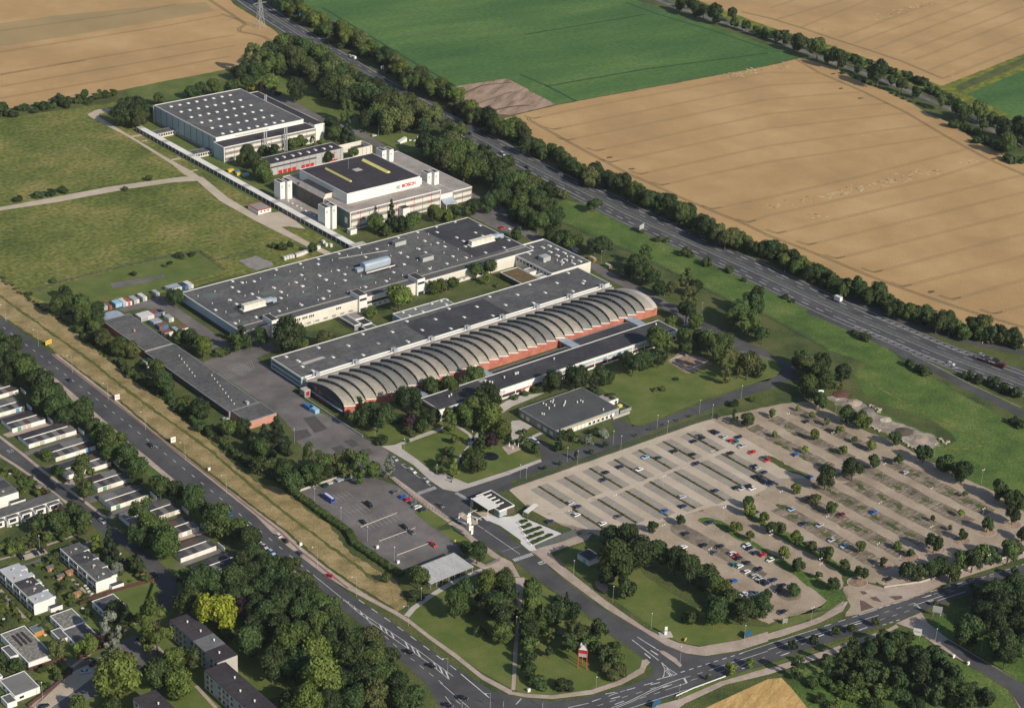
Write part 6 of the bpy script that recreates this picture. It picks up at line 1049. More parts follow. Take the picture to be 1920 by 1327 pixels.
grove('shrubs beside the slip road', 'dark bushy tree between slip road and motorway', 'shrub', C4, [(1065, 60, 85), (1135, 100, 85), (1190, 120, 100), (1500, 150, 85), (1590, 180, 95), (1690, 200, 105), (1780, 250, 105), (1870, 280, 115), (1840, 490, 80), (1900, 520, 90)], mix='DD', shape='bush', ratio=.85)
grove('shrubs beside the slip road', 'small shrub on the lower slip road edge', 'shrub', B4, [(130, 895, 60), (180, 925, 50), (650, 1160, 70), (720, 1195, 90), (750, 1190, 60)], mix='D', shape='bush')
for a, c, w, m, s, l in ((1270, 955, 95, 'D', 'round', 'lone round dark tree on the lawn beside white lounge stones'), (290, 670, 145, 'D', 'round', 'large dark tree standing on the rear lawn'), (110, 620, 110, 'L', 'round', 'light green tree beside the service road behind the hall'), (40, 655, 60, 'P', 'round', 'small copper-leaved tree behind the skylit hall'), (165, 700, 50, 'P', 'bush', 'copper-leaved bush by the rear service road'), (690, 960, 100, 'C', 'cone', 'pointed conifer beside the parking bays behind the works'), (680, 830, 90, 'M', 'tall', 'slender tree at the wood edge behind the works'), (570, 930, 100, 'D', 'round', 'dark tree right of the white stair tower'), (600, 1000, 100, 'M', 'round', 'green tree below the dark one near the stair tower'), (640, 1005, 80, 'D', 'round', 'dark tree close to the pointed conifer'), (550, 1180, 75, 'D', 'round', 'dark tree in front of the grey workshop'), (730, 1140, 70, 'M', 'round', 'small tree inside the walled court')):
    plant(*A2(a, c)[0], w / 4, m, s, None, 'park_tree' if s != 'cone' else 'conifer_tree', l, None)
grove('trees before the skylit hall', 'green tree before the front of the skylit hall', 'park_tree', zz(380, 150, 8), [(610, 1185, 190), (760, 1190, 170), (920, 1050, 130), (1060, 1060, 170), (1270, 940, 140), (1370, 950, 150), (1485, 910, 150), (1650, 930, 90, 'M', 'tall'), (1790, 920, 110, 'L', 'bush')], mix='DDM')
grove('trees beside the workshop', 'tree at the gable of the red-doored workshop', 'park_tree', A2, [(40, 1270, 130), (-20, 1200, 110), (60, 1300, 110), (-60, 1130, 90)], mix='DM')
grove('trees behind the skylit hall', 'tree in the clump behind the skylit hall', 'park_tree', A1, [(950, 800, 130), (1040, 790, 120), (1040, 890, 120, 'O'), (900, 860, 130), (980, 880, 100), (1100, 840, 90), (1190, 740, 75, 'M'), (1010, 840, 120)], mix='DDD')
grove('trees on the rear lawn', 'tree at the rear edge of the works lawn', 'park_tree', A1, [(1430, 690, 85), (1500, 670, 90), (1600, 650, 100, 'M'), (1740, 640, 80), (1850, 620, 110), (1640, 680, 60, 'L')], mix='DDD')
plant(*A1(1890, 655)[0], 12, 'Y', 'round', None, 'park_tree', 'small bright yellow tree behind the skylit hall', None)
grove('poplars at the field corner', 'tall tree at the corner of the wheat field', 'woodland_tree', A1, [(1860, 510, 130, 'M'), (1790, 530, 110), (1900, 440, 120, 'O', 'tall'), (1919, 540, 120)], mix='D')
belt('field hedge shrubs', 'dark shrub in the hedge along the wheat field', 'shrub', A1(-40, 810, 60, 835, 150, 825, 250, 805, 350, 785, 480, 760, 560, 740, 640, 725, 700, 740, 800, 720, 900, 712), 22, 12, 'DDM', shape='bush')
plant(*A1(450, 735)[0], 17, 'D', 'round', None, 'park_tree', 'rounded dark tree rising from the field hedge', None); plant(*A1(635, 700)[0], 13, 'D', 'round', None, 'park_tree', 'smaller rounded tree rising from the field hedge', None); plant(*A1(5, 815)[0], 24, 'D', 'round', None, 'park_tree', 'dark tree in the field hedge at the frame edge', None)
grove('trees before the headquarters', 'tree between the white headquarters and the wide hall', 'park_tree', B2, [(905, 340, 125), (1015, 285, 100, 'C', 'cone'), (980, 400, 70, 'O'), (1080, 350, 110, 'D'), (1180, 335, 130), (1340, 270, 110, 'L'), (1400, 275, 80), (1445, 300, 70, 'L'), (1495, 260, 85, 'D'), (1630, 220, 100, 'D'), (1740, 195, 115, 'D'), (1590, 250, 70)], mix='DMM')
grove('trees along the front of the wide hall', 'broad tree before the long front of the wide hall', 'park_tree', B2, [(1075, 905, 195, 'L'), (860, 1020, 95, 'M'), (840, 1095, 60, 'D', 'bush'), (250, 1180, 225, 'D'), (30, 1200, 130, 'D'), (520, 1205, 120, 'O'), (360, 1240, 70, 'L', 'bush'), (-80, 1230, 100, 'D'), (-110, 1190, 80, 'C', 'tall'), (1650, 705, 105), (1760, 680, 110, 'D'), (1730, 755, 60, 'L', 'loose'), (1330, 820, 90, 'L'), (1390, 810, 85, 'L'), (1480, 795, 80, 'M'), (1460, 760, 40, 'B', 'loose'), (1810, 810, 40, 'O', 'bush'), (560, 1190, 60, 'D', 'bush')], mix='DM')
grove('shrubs on the meadow', 'small dark bush on the meadow near the pallets', 'shrub', B2, [(140, 510, 60), (200, 520, 70), (260, 500, 50), (420, 530, 80, 'D', 'round')], mix='D', shape='bush', ratio=.9)
grove('trees beside the containers', 'tree between containers and the wide hall', 'park_tree', B1, [(1310, 900, 115, 'D'), (1345, 1200, 100), (1430, 1210, 120), (1760, 1230, 110), (1690, 1300, 70, 'D', 'bush')], mix='DM')
plant(*B1(1520, 1275)[0], 36, 'B', 'round', None, 'park_tree', 'bright lime-green round tree on a grass islet', None); plant(*B1(1645, 1310)[0], 24, 'M', 'bush', .8, 'shrub', 'rounded shrub beside the lime-green tree', None)
grove('shrubs on the fenced lawn', 'small shrub on the fenced lawn', 'shrub', B1, [(1350, 585, 80), (1440, 575, 62), (1235, 660, 45), (1275, 640, 42), (1000, 720, 60), (290, 130 + 0, 90), (380, 115, 90), (470, 95, 80), (1120, 5, 70), (940, 85, 50), (130, 160, 80), (400, 775, 60), (215, 870, 60)], mix='D', shape='bush')
grove('trees at the end of the brick storage', 'tall dark tree at the rear end of the brick storage', 'screen_tree', B1, [(490, 860, 95), (450, 960, 135), (590, 960, 155), (640, 1040, 145), (730, 1060, 115), (540, 1000, 120), (720, 960, 110, 'D', 'bush'), (700, 1120, 90)], mix='DDM')
grove('shrubs between brick storage and dry verge', 'shrubby tree between brick storage and dry verge', 'screen_tree', B1, [(600, 1130, 95, 'M', 'bush'), (690, 1180, 150, 'O', 'bush'), (780, 1210, 125, 'O'), (900, 1270, 125), (1000, 1290, 115), (640, 1200, 90, 'M', 'bush'), (820, 1280, 100, 'O', 'bush')], mix='DMO')
grove('shrubs between brick storage and dry verge', 'rounded tree in the scrub along the brick storage', 'screen_tree', C1, [(1170, 110, 125), (1230, 220, 155), (1500, 410, 145), (1720, 560, 135), (1820, 550, 125), (1910, 680, 115), (1090, 60, 90, 'D', 'bush'), (1340, 350, 80, 'M', 'bush'), (1400, 340, 80, 'M', 'bush'), (1180, 200, 90, 'D', 'bush')], mix='DM')
FH = B1(0, 745, 190, 880, 380, 1020, 560, 1140, 740, 1300) + C1(820, 20, 1000, 170, 1180, 290, 1400, 490, 1560, 600, 1700, 720, 1900, 870) + C2(100, 920, 280, 1020)
belt('scrub along the works fence', 'low scrub bush along the works fence by the dry verge', 'shrub', FH, 8, 6, 'DMO', shape='bush', ratio=.55)
belt('scrub along the works fence', 'low scrub bush along the works fence by the dry verge', 'shrub', C1(900, 60, 1020, 150, 1200, 270, 1420, 450, 1600, 590, 1760, 720, 1900, 800), 22, 15, 'DDM', shape='bush', ratio=.8)
grove('trees between yard and small car park', 'tree in the row between yard and small car park', 'screen_tree', C2, [(430, 780, 150, 'M', 'tall'), (530, 820, 130), (620, 790, 130, 'O'), (700, 780, 120, 'O'), (790, 840, 130, 'M', 'tall'), (880, 860, 100), (1000, 845, 85, 'G', 'loose'), (420, 900, 145), (330, 890, 120), (210, 860, 135), (100, 830, 125, 'O'), (270, 960, 150), (30, 700, 130), (540, 880, 110), (660, 860, 110, 'O'), (20, 830, 120)], mix='DDM')
plant(*C2(150, 590)[0], 54, 'C', 'cone', 1.05, 'conifer_tree', 'broad dark conifer at the brick storage gable', None); plant(*C2(60, 620)[0], 36, 'C', 'cone', 1.2, 'conifer_tree', 'dark conifer half hidden behind the broad one', None)
plant(*C2(248, 735)[0], 13, 'D', 'round', None, 'park_tree', 'small ivy-clad stump tree at the yard edge', None)
grove('trees before the arched hall', 'dense tree before the brick front of the arched hall', 'park_tree', C2, [(780, 465, 150, 'D'), (920, 460, 195), (760, 360, 85), (1150, 320, 195, 'D'), (1320, 240, 125), (1450, 240, 140), (1560, 210, 100), (1640, 155, 130), (1050, 480, 110, 'D', 'bush'), (860, 400, 110)], mix='DDM')
grove('trees before the office block', 'leafy tree before the white front of the office block', 'park_tree', C2, [(1300, 470, 145, 'D'), (1450, 495, 105, 'L', 'tall'), (1590, 450, 140, 'M'), (1620, 390, 130, 'M'), (1730, 320, 190, 'D'), (1755, 470, 170, 'L'), (1850, 555, 125, 'L'), (1690, 620, 90, 'D', 'cone'), (1530, 430, 90, 'D'), (1250, 540, 90, 'D')], mix='DM')
for a, c, w, m, s, l in ((1160, 500, 110, 'P', 'round', 'dull copper shrub tree before the arched hall'), (1155, 570, 115, 'O', 'bush', 'clipped olive bush on the planted lawn'), (940, 640, 115, 'D', 'bush', 'dark spreading shrub by the footpath fork'), (1760, 645, 100, 'P', 'round', 'copper tree beside the garden path'), (1640, 790, 170, 'M', 'round', 'rounded green tree beside the pond'), (1400, 800, 80, 'O', 'round', 'small tree near the lower lawn corner'), (1450, 720, 100, 'D', 'bush', 'dark bush on the triangular lawn'), (1480, 850, 90, 'L', 'loose', 'young light tree at the plaza edge'), (1490, 640, 55, 'L', 'round', 'small light green tree on the triangular lawn'), (1700, 560, 70, 'M', 'bush', 'shrub below the office trees'), (1560, 790, 70, 'M', 'bush', 'shrub beside the garden path'), (1140, 650, 25, 'D', 'round', 'tiny round tree beside the footpath')):
    plant(*C2(a, c)[0], w / 4, m, s, None, 'shrub' if s == 'bush' else 'park_tree', l, None)
grove('round trees along the office block', 'dense round tree in the row before the office block', 'park_tree', C3, [(910, 70, 145), (990, 40, 125), (300, 200, 135), (480, 175, 165), (690, 150, 135), (1100, 30, 110), (850, 20, 90)], mix='DM')
for a, c, w, m, s, l in ((610, 205, 90, 'C', 'cone', 'dark pointed conifer at the canteen corner'), (620, 270, 75, 'D', 'bush', 'dark bush at the canteen corner'), (745, 325, 115, 'D', 'bush', 'wide dark bush behind the canteen annex'), (20, 320, 65, 'M', 'bush', 'bush beside the terrace path'), (100, 290, 65, 'M', 'bush', 'round bush under the terrace trees'), (190, 250, 95, 'M', 'bush', 'broad shrub next to the terrace'), (1230, 182, 42, 'D', 'bush', 'small dark shrub alone on the wide lawn'), (1070, 262, 50, 'O', 'bush', 'dull olive shrub on the wide lawn'), (1130, 256, 55, 'O', 'bush', 'brownish shrub next to the olive one on the wide lawn'), (355, 640, 75, 'C', 'cone', 'spire conifer before the canteen corner'), (415, 600, 95, 'D', 'round', 'dark tree beside the spire conifer'), (480, 625, 105, 'M', 'bush', 'green shrub before the canteen front'), (555, 630, 120, 'G', 'bush', 'silvery spreading shrub before the canteen front'), (610, 575, 100, 'D', 'bush', 'dark shrub before the canteen windows'), (680, 590, 95, 'G', 'bush', 'small silvery shrub on the rounded lawn'), (180, 700, 75, 'D', 'round', 'dark tree at the canteen drive'), (70, 620, 95, 'M', 'loose', 'shady tree over the garden parasols'), (1668, 465, 58, 'D', 'tall', 'slim dark tree just inside the car park fence'), (1770, 490, 95, 'M', 'round', 'broad tree just inside the car park fence'), (1660, 365, 90, 'D', 'bush', 'dark bush beside the works road lamps'), (1805, 335, 60, 'M', 'bush', 'small bush on the verge by the fence'), (1265, 1240, 70, 'D', 'round', 'small round tree on the bare gravel circle'), (1060, 1290, 78, 'D', 'round', 'small round tree near the big wood edge')):
    plant(*C3(a, c)[0], w / 4, m, s, None, 'shrub' if s == 'bush' else 'conifer_tree' if s == 'cone' else 'park_tree', l, None)
grove('young trees along the works road', 'young round tree on the verge by the car park fence', 'young_tree', C3, [(245, 850, 34), (360, 812, 36), (482, 755, 42, 'D', 'tall'), (597, 728, 42), (700, 676, 50), (928, 605, 20), (1035, 560, 20), (1135, 525, 18), (1240, 492, 18), (1335, 460, 20)], mix='DM')
grove('trees of the gravel car park', 'small leafy tree in the gravel car park', 'parking_tree', C4, [(35, 442, 62), (225, 402, 38, 'B'), (330, 458, 54), (440, 503, 54), (540, 566, 68, 'L'), (350, 600, 75, 'B'), (50, 595, 48, 'L'), (650, 636, 48), (775, 680, 74, 'L'), (565, 712, 68, 'B'), (280, 713, 52, 'B'), (795, 800, 98, 'D')], mix='ML', ratio=1.05)
grove('trees of the gravel car park', 'dark leafy tree in the outer gravel car park', 'parking_tree', C4, [(640, 855, 170, 'D'), (435, 920, 160, 'D'), (985, 785, 84, 'D'), (210, 1003, 84), (360, 1083, 90, 'O'), (485, 1148, 94), (1478, 1045, 44), (1450, 1188, 54, 'B'), (1235, 1228, 44), (1365, 1298, 42), (1650, 1272, 100, 'D'), (1840, 1200, 125, 'D'), (30, 1300, 90)], mix='ML', ratio=1.05)
grove('trees on the drive island', 'tree on the grass island beside the gravel drive', 'parking_tree', zz(1280, 940, 6.4), [(800, 90, 170, 'L'), (790, 0, 140, 'D'), (985, 195, 140, 'B'), (1175, 305, 145), (1370, 430, 160, 'L'), (1540, 540, 150, 'O'), (1740, 630, 185), (1070, 300, 60, 'M', 'bush')], mix='ML')
grove('trees on the lower island', 'tree on the long grass island of the lower car park', 'parking_tree', zz(1280, 940, 6.4), [(640, 305, 150, 'L'), (810, 405, 110, 'L'), (1220, 610, 155, 'L'), (1395, 750, 180), (1635, 880, 95), (1810, 985, 175, 'D')], mix='ML')
grove('trees on the drive island', 'tree between gravel drive and outer bays', 'parking_tree', D4, [(575, 255, 90), (705, 310, 115), (690, 110, 90), (975, 105, 64, 'L'), (1070, 160, 68), (865, 230, 68, 'D'), (1250, 85, 145, 'D'), (1460, 25, 84, 'D')], mix='M')
plant(*D4(190, 440)[0], 27, 'D', 'round', .85, 'parking_tree', 'round tree on the bare oval at the end of the lower bays', None)
belt('bushy hedge at the lower car park edge', 'tall bush in the hedge between car park and crossroad', 'screen_tree', D4(1060, 320, 1130, 310, 1250, 260, 1330, 290, 1430, 245, 1550, 215, 1640, 180, 1740, 160, 1860, 90, 1960, 40), 30, 21, 'DDM')
grove('trees along the meadow edge of the car park', 'dark round tree between gravel car park and meadow', 'screen_tree', C4, [(1170, 740, 115), (1330, 810, 115), (1460, 880, 135), (1735, 1010, 125), (1840, 1080, 125), (600, 450, 115), (712, 488, 115, 'L'), (945, 625, 98), (1400, 850, 80), (1900, 1110, 110)], mix='DD')
grove('median trees of the crossroad', 'young tree on the grass strip of the crossroad', 'young_tree', D4, [(185, 858, 84), (345, 815, 78), (515, 752, 78), (630, 730, 78), (805, 680, 68), (1255, 540, 42), (1540, 420, 84), (1715, 385, 64), (1860, 310, 84)], mix='DM')
grove('median trees of the crossroad', 'young leafy tree before the crossroad bus stop', 'young_tree', D3, [(1640, 1030, 90, 'L'), (1790, 985, 80, 'L'), (1465, 1095, 40, 'M')], mix='L')
grove('trees beside the side road', 'large dark tree in the clump beside the side road', 'woodland_tree', D4, [(1640, 480, 190), (1750, 430, 180), (1860, 420, 180), (1620, 600, 160), (1760, 560, 200), (1880, 560, 180), (1500, 740, 200), (1700, 690, 170), (1850, 700, 170), (1760, 850, 200), (1870, 850, 150), (1780, 950, 150), (1950, 640, 170), (1950, 760, 150)], mix='DD')
grove('trees below the crossroad', 'dark tree in the thicket below the crossroad', 'woodland_tree', D4, [(860, 800, 110), (960, 820, 130), (900, 900, 150), (1010, 930, 130), (1060, 800, 90, 'M'), (1130, 960, 150), (1250, 950, 150), (1330, 1020, 140), (1150, 1060, 150), (1260, 1110, 140), (1400, 1090, 120), (1350, 1170, 140), (1450, 1190, 130), (1540, 1190, 120), (1640, 1240, 120), (1250, 1220, 140), (1500, 1290, 120), (760, 900, 120), (740, 990, 110), (700, 1000, 110), (760, 1080, 110), (860, 1080, 110), (660, 1120, 120, 'M'), (950, 1060, 110), (990, 1120, 110), (600, 1210, 130, 'L', 'bush'), (520, 1160, 110, 'M', 'bush'), (430, 1120, 100, 'M', 'bush'), (700, 1230, 120, 'L', 'bush'), (860, 1200, 140, 'M', 'bush'), (1000, 1230, 140, 'D', 'bush'), (330, 1130, 110, 'M', 'bush'), (1120, 1300, 140, 'D', 'bush'), (800, 1310, 140, 'M', 'bush'), (500, 1300, 120, 'L', 'bush'), (380, 1250, 100, 'M', 'bush')], mix='DD', ordered=False)
grove('slim trees below the crossroad', 'slim pointed tree at the thicket edge', 'woodland_tree', D4, [(225, 1020, 95), (430, 1000, 90), (570, 970, 105), (640, 890, 100)], mix='DM', shape='tall')
grove('big trees above the entrance road', 'big dark tree in the row between entrance road and lower bays', 'woodland_tree', D3, [(780, 220, 260, 'M'), (930, 150, 235, 'D'), (740, 40, 140), (870, 50, 170), (1090, 170, 175), (1230, 225, 175), (1330, 285, 185), (1450, 345, 175), (1530, 430, 160), (1590, 450, 150, 'L'), (1520, 590, 175), (1640, 520, 155), (1740, 600, 175), (1870, 560, 150), (1900, 480, 90), (850, 420, 140), (720, 320, 140)], mix='DDM')
plant(*D3(1335, 640)[0], 33, 'M', 'bush', .9, 'shrub', 'wide round shrub on the roadside lawn', None)
grove('clump beside the sign pylon', 'tree in the clump behind the red-legged pylon', 'park_tree', D3, [(150, 430, 135), (160, 550, 125, 'L'), (110, 640, 125), (230, 640, 110), (330, 620, 145), (440, 590, 130, 'D'), (410, 520, 70, 'C', 'cone'), (130, 750, 135), (490, 750, 145, 'O'), (430, 830, 125), (570, 840, 120), (140, 860, 125), (130, 950, 115), (120, 1040, 105), (650, 735, 145, 'D'), (640, 890, 110), (700, 930, 130), (780, 960, 125, 'M'), (200, 720, 100)], mix='DM')
for a, c, w, m, s, rr, l in ((760, 1040, 210, 'O', 'bush', .5, 'largest low rounded bush at the lawn rim by the pylon'), (200, 1130, 165, 'D', 'bush', .55, 'low wide bush beside the straight footpath'), (395, 1150, 155, 'D', 'bush', .55, 'dome-shaped dark bush below the pylon'), (285, 780, 80, 'L', 'loose', 1.5, 'slim light tree before the clump'), (280, 905, 62, 'D', 'round', 1.1, 'small dark tree beside the pylon shadow'), (350, 505, 75, 'D', 'bush', .7, 'flat dark bush near the entrance road'), (785, 850, 82, 'D', 'bush', .5, 'flat dark bush alone on the pylon lawn'), (355, 750, 60, 'G', 'bush', .9, 'pale silvery shrub in the clump')):
    plant(*D3(a, c)[0], w / 4, m, s, rr, 'shrub' if s == 'bush' else 'park_tree', l, None)
grove('trees on the corner lawn', 'tree on the corner lawn between footpath and main road', 'park_tree', D2, [(1220, 345, 155, 'M'), (1200, 480, 115, 'D', 'bush'), (1500, 545, 195, 'M'), (1615, 580, 85), (1570, 420, 115), (1740, 380, 165, 'L'), (1860, 370, 165, 'M'), (1790, 560, 200, 'D'), (1900, 480, 140), (1690, 520, 105, 'P'), (1830, 660, 185), (1850, 765, 145), (1680, 755, 95, 'D', 'bush'), (1660, 160, 145, 'D'), (1570, 110, 95, 'D', 'bush'), (1910, 600, 120)], mix='DM')
plant(*D2(982, 345)[0], 18, 'M', 'round', None, 'park_tree', 'lone small tree on the dry verge', None)
HB_ = C2(300, 1040, 420, 1130, 560, 1230, 700, 1330) + D2(740, 90, 860, 170, 980, 255, 1090, 320)
o_ = MB(); Pw = W([(x, y + 4) for x, y in HB_]); o_.ribbon(Pw, 3.4, 1.9, L_MID, 0.0); hb = tag(o_.build('clipped_hedge'), 'long dark clipped hedge along the small car park', 'hedge')
for p, u in walk(Pw, 2.1):
    me = rt_.choice(CR['bush', 1]); o = link('hedge_clump', me, hb); o.location = (p.x + rt_.uniform(-.3, .3), p.y, .2); o.scale = (4.4, 4.2, 2.5 * rt_.uniform(.9, 1.15)); o.rotation_euler = (0, 0, rt_.uniform(0, 6)); setmat(o, L_MID)
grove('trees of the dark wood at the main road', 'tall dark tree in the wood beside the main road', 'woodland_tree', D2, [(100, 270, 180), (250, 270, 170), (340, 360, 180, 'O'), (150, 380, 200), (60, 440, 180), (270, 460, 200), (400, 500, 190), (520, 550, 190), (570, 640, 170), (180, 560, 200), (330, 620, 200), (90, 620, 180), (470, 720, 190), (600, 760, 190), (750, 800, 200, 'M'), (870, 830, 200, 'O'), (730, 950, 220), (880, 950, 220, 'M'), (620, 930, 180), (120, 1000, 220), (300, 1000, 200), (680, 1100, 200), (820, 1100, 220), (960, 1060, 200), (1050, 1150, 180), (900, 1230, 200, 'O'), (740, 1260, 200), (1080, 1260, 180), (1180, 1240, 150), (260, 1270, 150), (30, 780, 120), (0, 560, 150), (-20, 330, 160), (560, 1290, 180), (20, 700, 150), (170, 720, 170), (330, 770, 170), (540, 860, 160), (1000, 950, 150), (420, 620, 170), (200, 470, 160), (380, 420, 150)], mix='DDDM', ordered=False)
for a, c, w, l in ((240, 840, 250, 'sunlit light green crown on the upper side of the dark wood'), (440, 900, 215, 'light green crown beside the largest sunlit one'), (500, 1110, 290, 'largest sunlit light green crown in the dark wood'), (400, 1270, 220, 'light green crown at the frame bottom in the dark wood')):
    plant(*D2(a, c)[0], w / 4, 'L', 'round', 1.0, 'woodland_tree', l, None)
grove('trees among the apartment blocks', 'large dark tree among houses and apartment blocks', 'garden_tree', D1, [(1050, 40, 175), (1440, 360, 225), (1590, 380, 190), (1750, 370, 200), (1890, 400, 170), (1410, 540, 190, 'M'), (1860, 840, 200), (1870, 60, 170), (1900, 200, 150), (1700, 480, 170), (1830, 480, 160), (1800, 250, 140), (1900, 620, 160), (1700, 780, 100), (1919, 700, 140)], mix='DD')
for a, c, w, m, s, l in ((1625, 585, 270, 'Y', 'round', 'golden yellow-green tree beside the apartment block'), (1815, 570, 130, 'P', 'round', 'dark purplish tree next to the golden one'), (1230, 80, 215, 'M', 'round', 'broad fresh green tree over the garage drive'), (1170, 690, 230, 'L', 'tall', 'tall light tree at the apartment block corner'), (1170, 1070, 200, 'M', 'round', 'green tree above the parking court'), (1310, 960, 175, 'L', 'round', 'light green tree before the apartment windows'), (1430, 960, 150, 'M', 'round', 'green tree touching the apartment windows'), (1350, 1140, 205, 'L', 'round', 'yellowish green round tree on the apartment lawn'), (870, 1085, 320, 'L', 'round', 'largest spreading tree over the parking court'), (640, 855, 155, 'L', 'round', 'round light tree before the lichen-roofed bungalow'), (830, 740, 145, 'G', 'tall', 'silver-blue conifer beside the bungalows'), (735, 820, 105, 'P', 'round', 'copper tree below the silver conifer'), (820, 90, 125, 'C', 'cone', 'dark spruce beside the residential street'), (720, 110, 80, 'B', 'tall', 'light cypress beside the dark spruce'), (875, 280, 85, 'G', 'round', 'small silvery tree in the terrace garden'), (440, 880, 135, 'O', 'round', 'olive tree beside the white-ended bungalow'), (120, 1000, 140, 'D', 'bush', 'dark shrubs beside the corner bungalow'), (580, 1290, 120, 'M', 'round', 'tree at the lower edge of the parking court'), (840, 1300, 120, 'M', 'round', 'tree beside the playground at the frame bottom'), (1030, 260, 110, 'D', 'round', 'dark tree overhanging the street bend'), (870, 610, 160, 'D', 'round', 'dark tree shading the square bungalow'), (940, 650, 130, 'D', 'bush', 'dark hedge bush at the square bungalow'), (350, 210, 60, 'D', 'bush', 'round bush at the cul-de-sac end')):
    plant(*D1(a, c)[0], w / 4, m, s, None, 'garden_tree' if s != 'bush' else 'garden_shrub', l, None)
grove('roadside trees between garages and main road', 'big dark tree in the row between garages and main road', 'roadside_tree', C1, [(60, 70, 170), (180, 140, 180), (60, 160, 140), (300, 220, 200), (340, 330, 190), (440, 400, 180), (620, 420, 190), (500, 470, 140), (690, 540, 120), (760, 590, 150), (850, 650, 190), (830, 730, 130), (950, 760, 165), (1040, 850, 165), (1010, 910, 120), (1200, 1000, 170), (1310, 1030, 150), (1450, 1080, 170), (1640, 1240, 215, 'M'), (200, 60, 130), (420, 290, 130), (20, 0, 150), (100, -60, 150), (0, -110, 130), (1560, 1170, 110), (1780, 1310, 150)], mix='DDDM', ordered=False)
for a, c, w, m, s, l in ((620, 920, 180, 'M', 'tall', 'drooping birch between garages and street'), (1060, 1215, 175, 'M', 'tall', 'tall tree above the largest garage drive'), (1150, 1270, 190, 'M', 'round', 'broad tree overlapping the garage roofs'), (430, 1250, 165, 'M', 'round', 'round garden tree behind the patio houses'), (620, 1245, 120, 'D', 'round', 'dark tree at the street corner'), (550, 1165, 110, 'D', 'round', 'dark tree beside the red awning'), (360, 745, 125, 'M', 'bush', 'big bush at the garage drive entrance'), (440, 870, 120, 'D', 'bush', 'dark bush on the shaded grass by garages'), (590, 1290, 80, 'M', 'bush', 'low bush by the corner kerb'), (300, 1270, 130, 'D', 'round', 'dark garden tree behind the patio row')):
    plant(*C1(a, c)[0], w / 4, m, s, None, 'garden_tree' if s != 'bush' else 'garden_shrub', l, None)
def inpoly(x, y, P):
    c = False
    for i in range(len(P)):
        (x1, y1), (x2, y2) = P[i], P[i - 1]
        if (y1 > y) != (y2 > y) and x < (x2 - x1) * (y - y1) / (y2 - y1) + x1: c = not c
    return c
def scatter(P, n, w0, w1, label, group):
    n = int(n * 1.7); w1 *= 1.2
    xs = [q[0] for q in P]; ys = [q[1] for q in P]; k = 0; t = 0
    while k < n and t < 3000:
        t += 1; x = rt_.uniform(min(xs), max(xs)); y = rt_.uniform(min(ys), max(ys))
        if inpoly(x, y, P): plant(x, y, rt_.uniform(w0, w1), rt_.choice('DDMMMLOO'), 'bush' if rt_.random() < .75 else 'round', None, 'garden_shrub', label, group, cat='shrub'); k += 1
scatter(D1(260, 250, 420, 180, 560, 360, 700, 500, 560, 560, 440, 480, 360, 380), 26, 5, 13, 'garden shrub between the two white terraces', 'shrubs between the two white terraces')
scatter(D1(-20, 340, 60, 460, 230, 640, 200, 680, 80, 700, -20, 720), 22, 5, 13, 'garden shrub left of the white terrace', 'shrubs of the outer gardens')
scatter(D1(740, 190, 880, 160, 980, 200, 1090, 290, 1130, 370, 960, 400, 880, 320, 800, 240), 22, 5, 12, 'garden shrub between terrace and street', 'shrubs between terrace and street')
scatter(D1(-20, 60, 200, 30, 480, -10, 660, -40, 640, 0, 400, 70, 190, 150, -20, 200), 34, 7, 18, 'garden shrub along the cul-de-sac path', 'shrubs along the cul-de-sac path')
scatter(C1(0, 800, 90, 830, 300, 960, 400, 1060, 300, 1060, 130, 1020, 20, 900), 26, 5, 12, 'garden shrub beside the street kerb', 'shrubs of the street gardens')
scatter(D1(240, 640, 420, 600, 600, 560, 700, 620, 640, 680, 430, 700, 380, 800, 330, 870, 300, 700), 14, 6, 12, 'garden shrub among the bungalows', 'shrubs among the bungalows')
scatter(D1(400, 960, 540, 1040, 420, 1130, 320, 1190, 250, 1120, 270, 1060), 12, 7, 14, 'garden shrub behind the dark fence by the court', 'shrubs behind the court fence')
scatter(D1(0, 900, 120, 960, 190, 1040, 60, 1050, 0, 1000), 8, 8, 14, 'garden shrub beside the corner bungalow', 'shrubs beside the corner bungalow')
scatter(D1(1000, 640, 1120, 600, 900, 780, 760, 860, 700, 820), 12, 8, 16, 'hedge shrub along the sloping footpath', 'shrubs along the sloping footpath')
for P_, n in ((A2(0, 400, 330, 290, 560, 440, 1000, 690, 1340, 900, 1150, 940, 800, 910, 560, 680, 380, 560, 240, 530, 0, 520), 70), (A2(1260, 1080, 1600, 1040, 1919, 1240, 1919, 1330, 1500, 1300), 34), (B3(-120, 0, 60, -40, 380, 120, 330, 380, 100, 360, -100, 220), 34), (D4(830, 780, 1060, 760, 1700, 1260, 1600, 1300, 1200, 1260, 560, 1200, 420, 1080), 60), (D4(1450, 600, 1919, 400, 1919, 900, 1700, 930, 1450, 780), 30)):
    xs = [q[0] for q in P_]; ys = [q[1] for q in P_]; k = 0
    while k < n:
        x, y = rt_.uniform(min(xs), max(xs)), rt_.uniform(min(ys), max(ys))
        if inpoly(x, y, P_): plant(x, y, rt_.uniform(14, 26), rt_.choice('DDDM'), 'bush', .8, 'undergrowth_shrub', 'dark undergrowth shrub filling the gaps between the wood trees', 'undergrowth of the woods', cat='shrub'); k += 1
print('plants', NTREE[0])
m_tyre = flat('tyre_rubber', (.02, .02, .022), .9); m_cglass = flat('car_glass', (.018, .022, .028), .08, spec=.6); m_lampg = flat('headlight_glass', (.7, .7, .68), .2)
def paint(n, c): return mat('paint_' + n, c, c, s=1, famt=0, rough=.28, spec=.5)
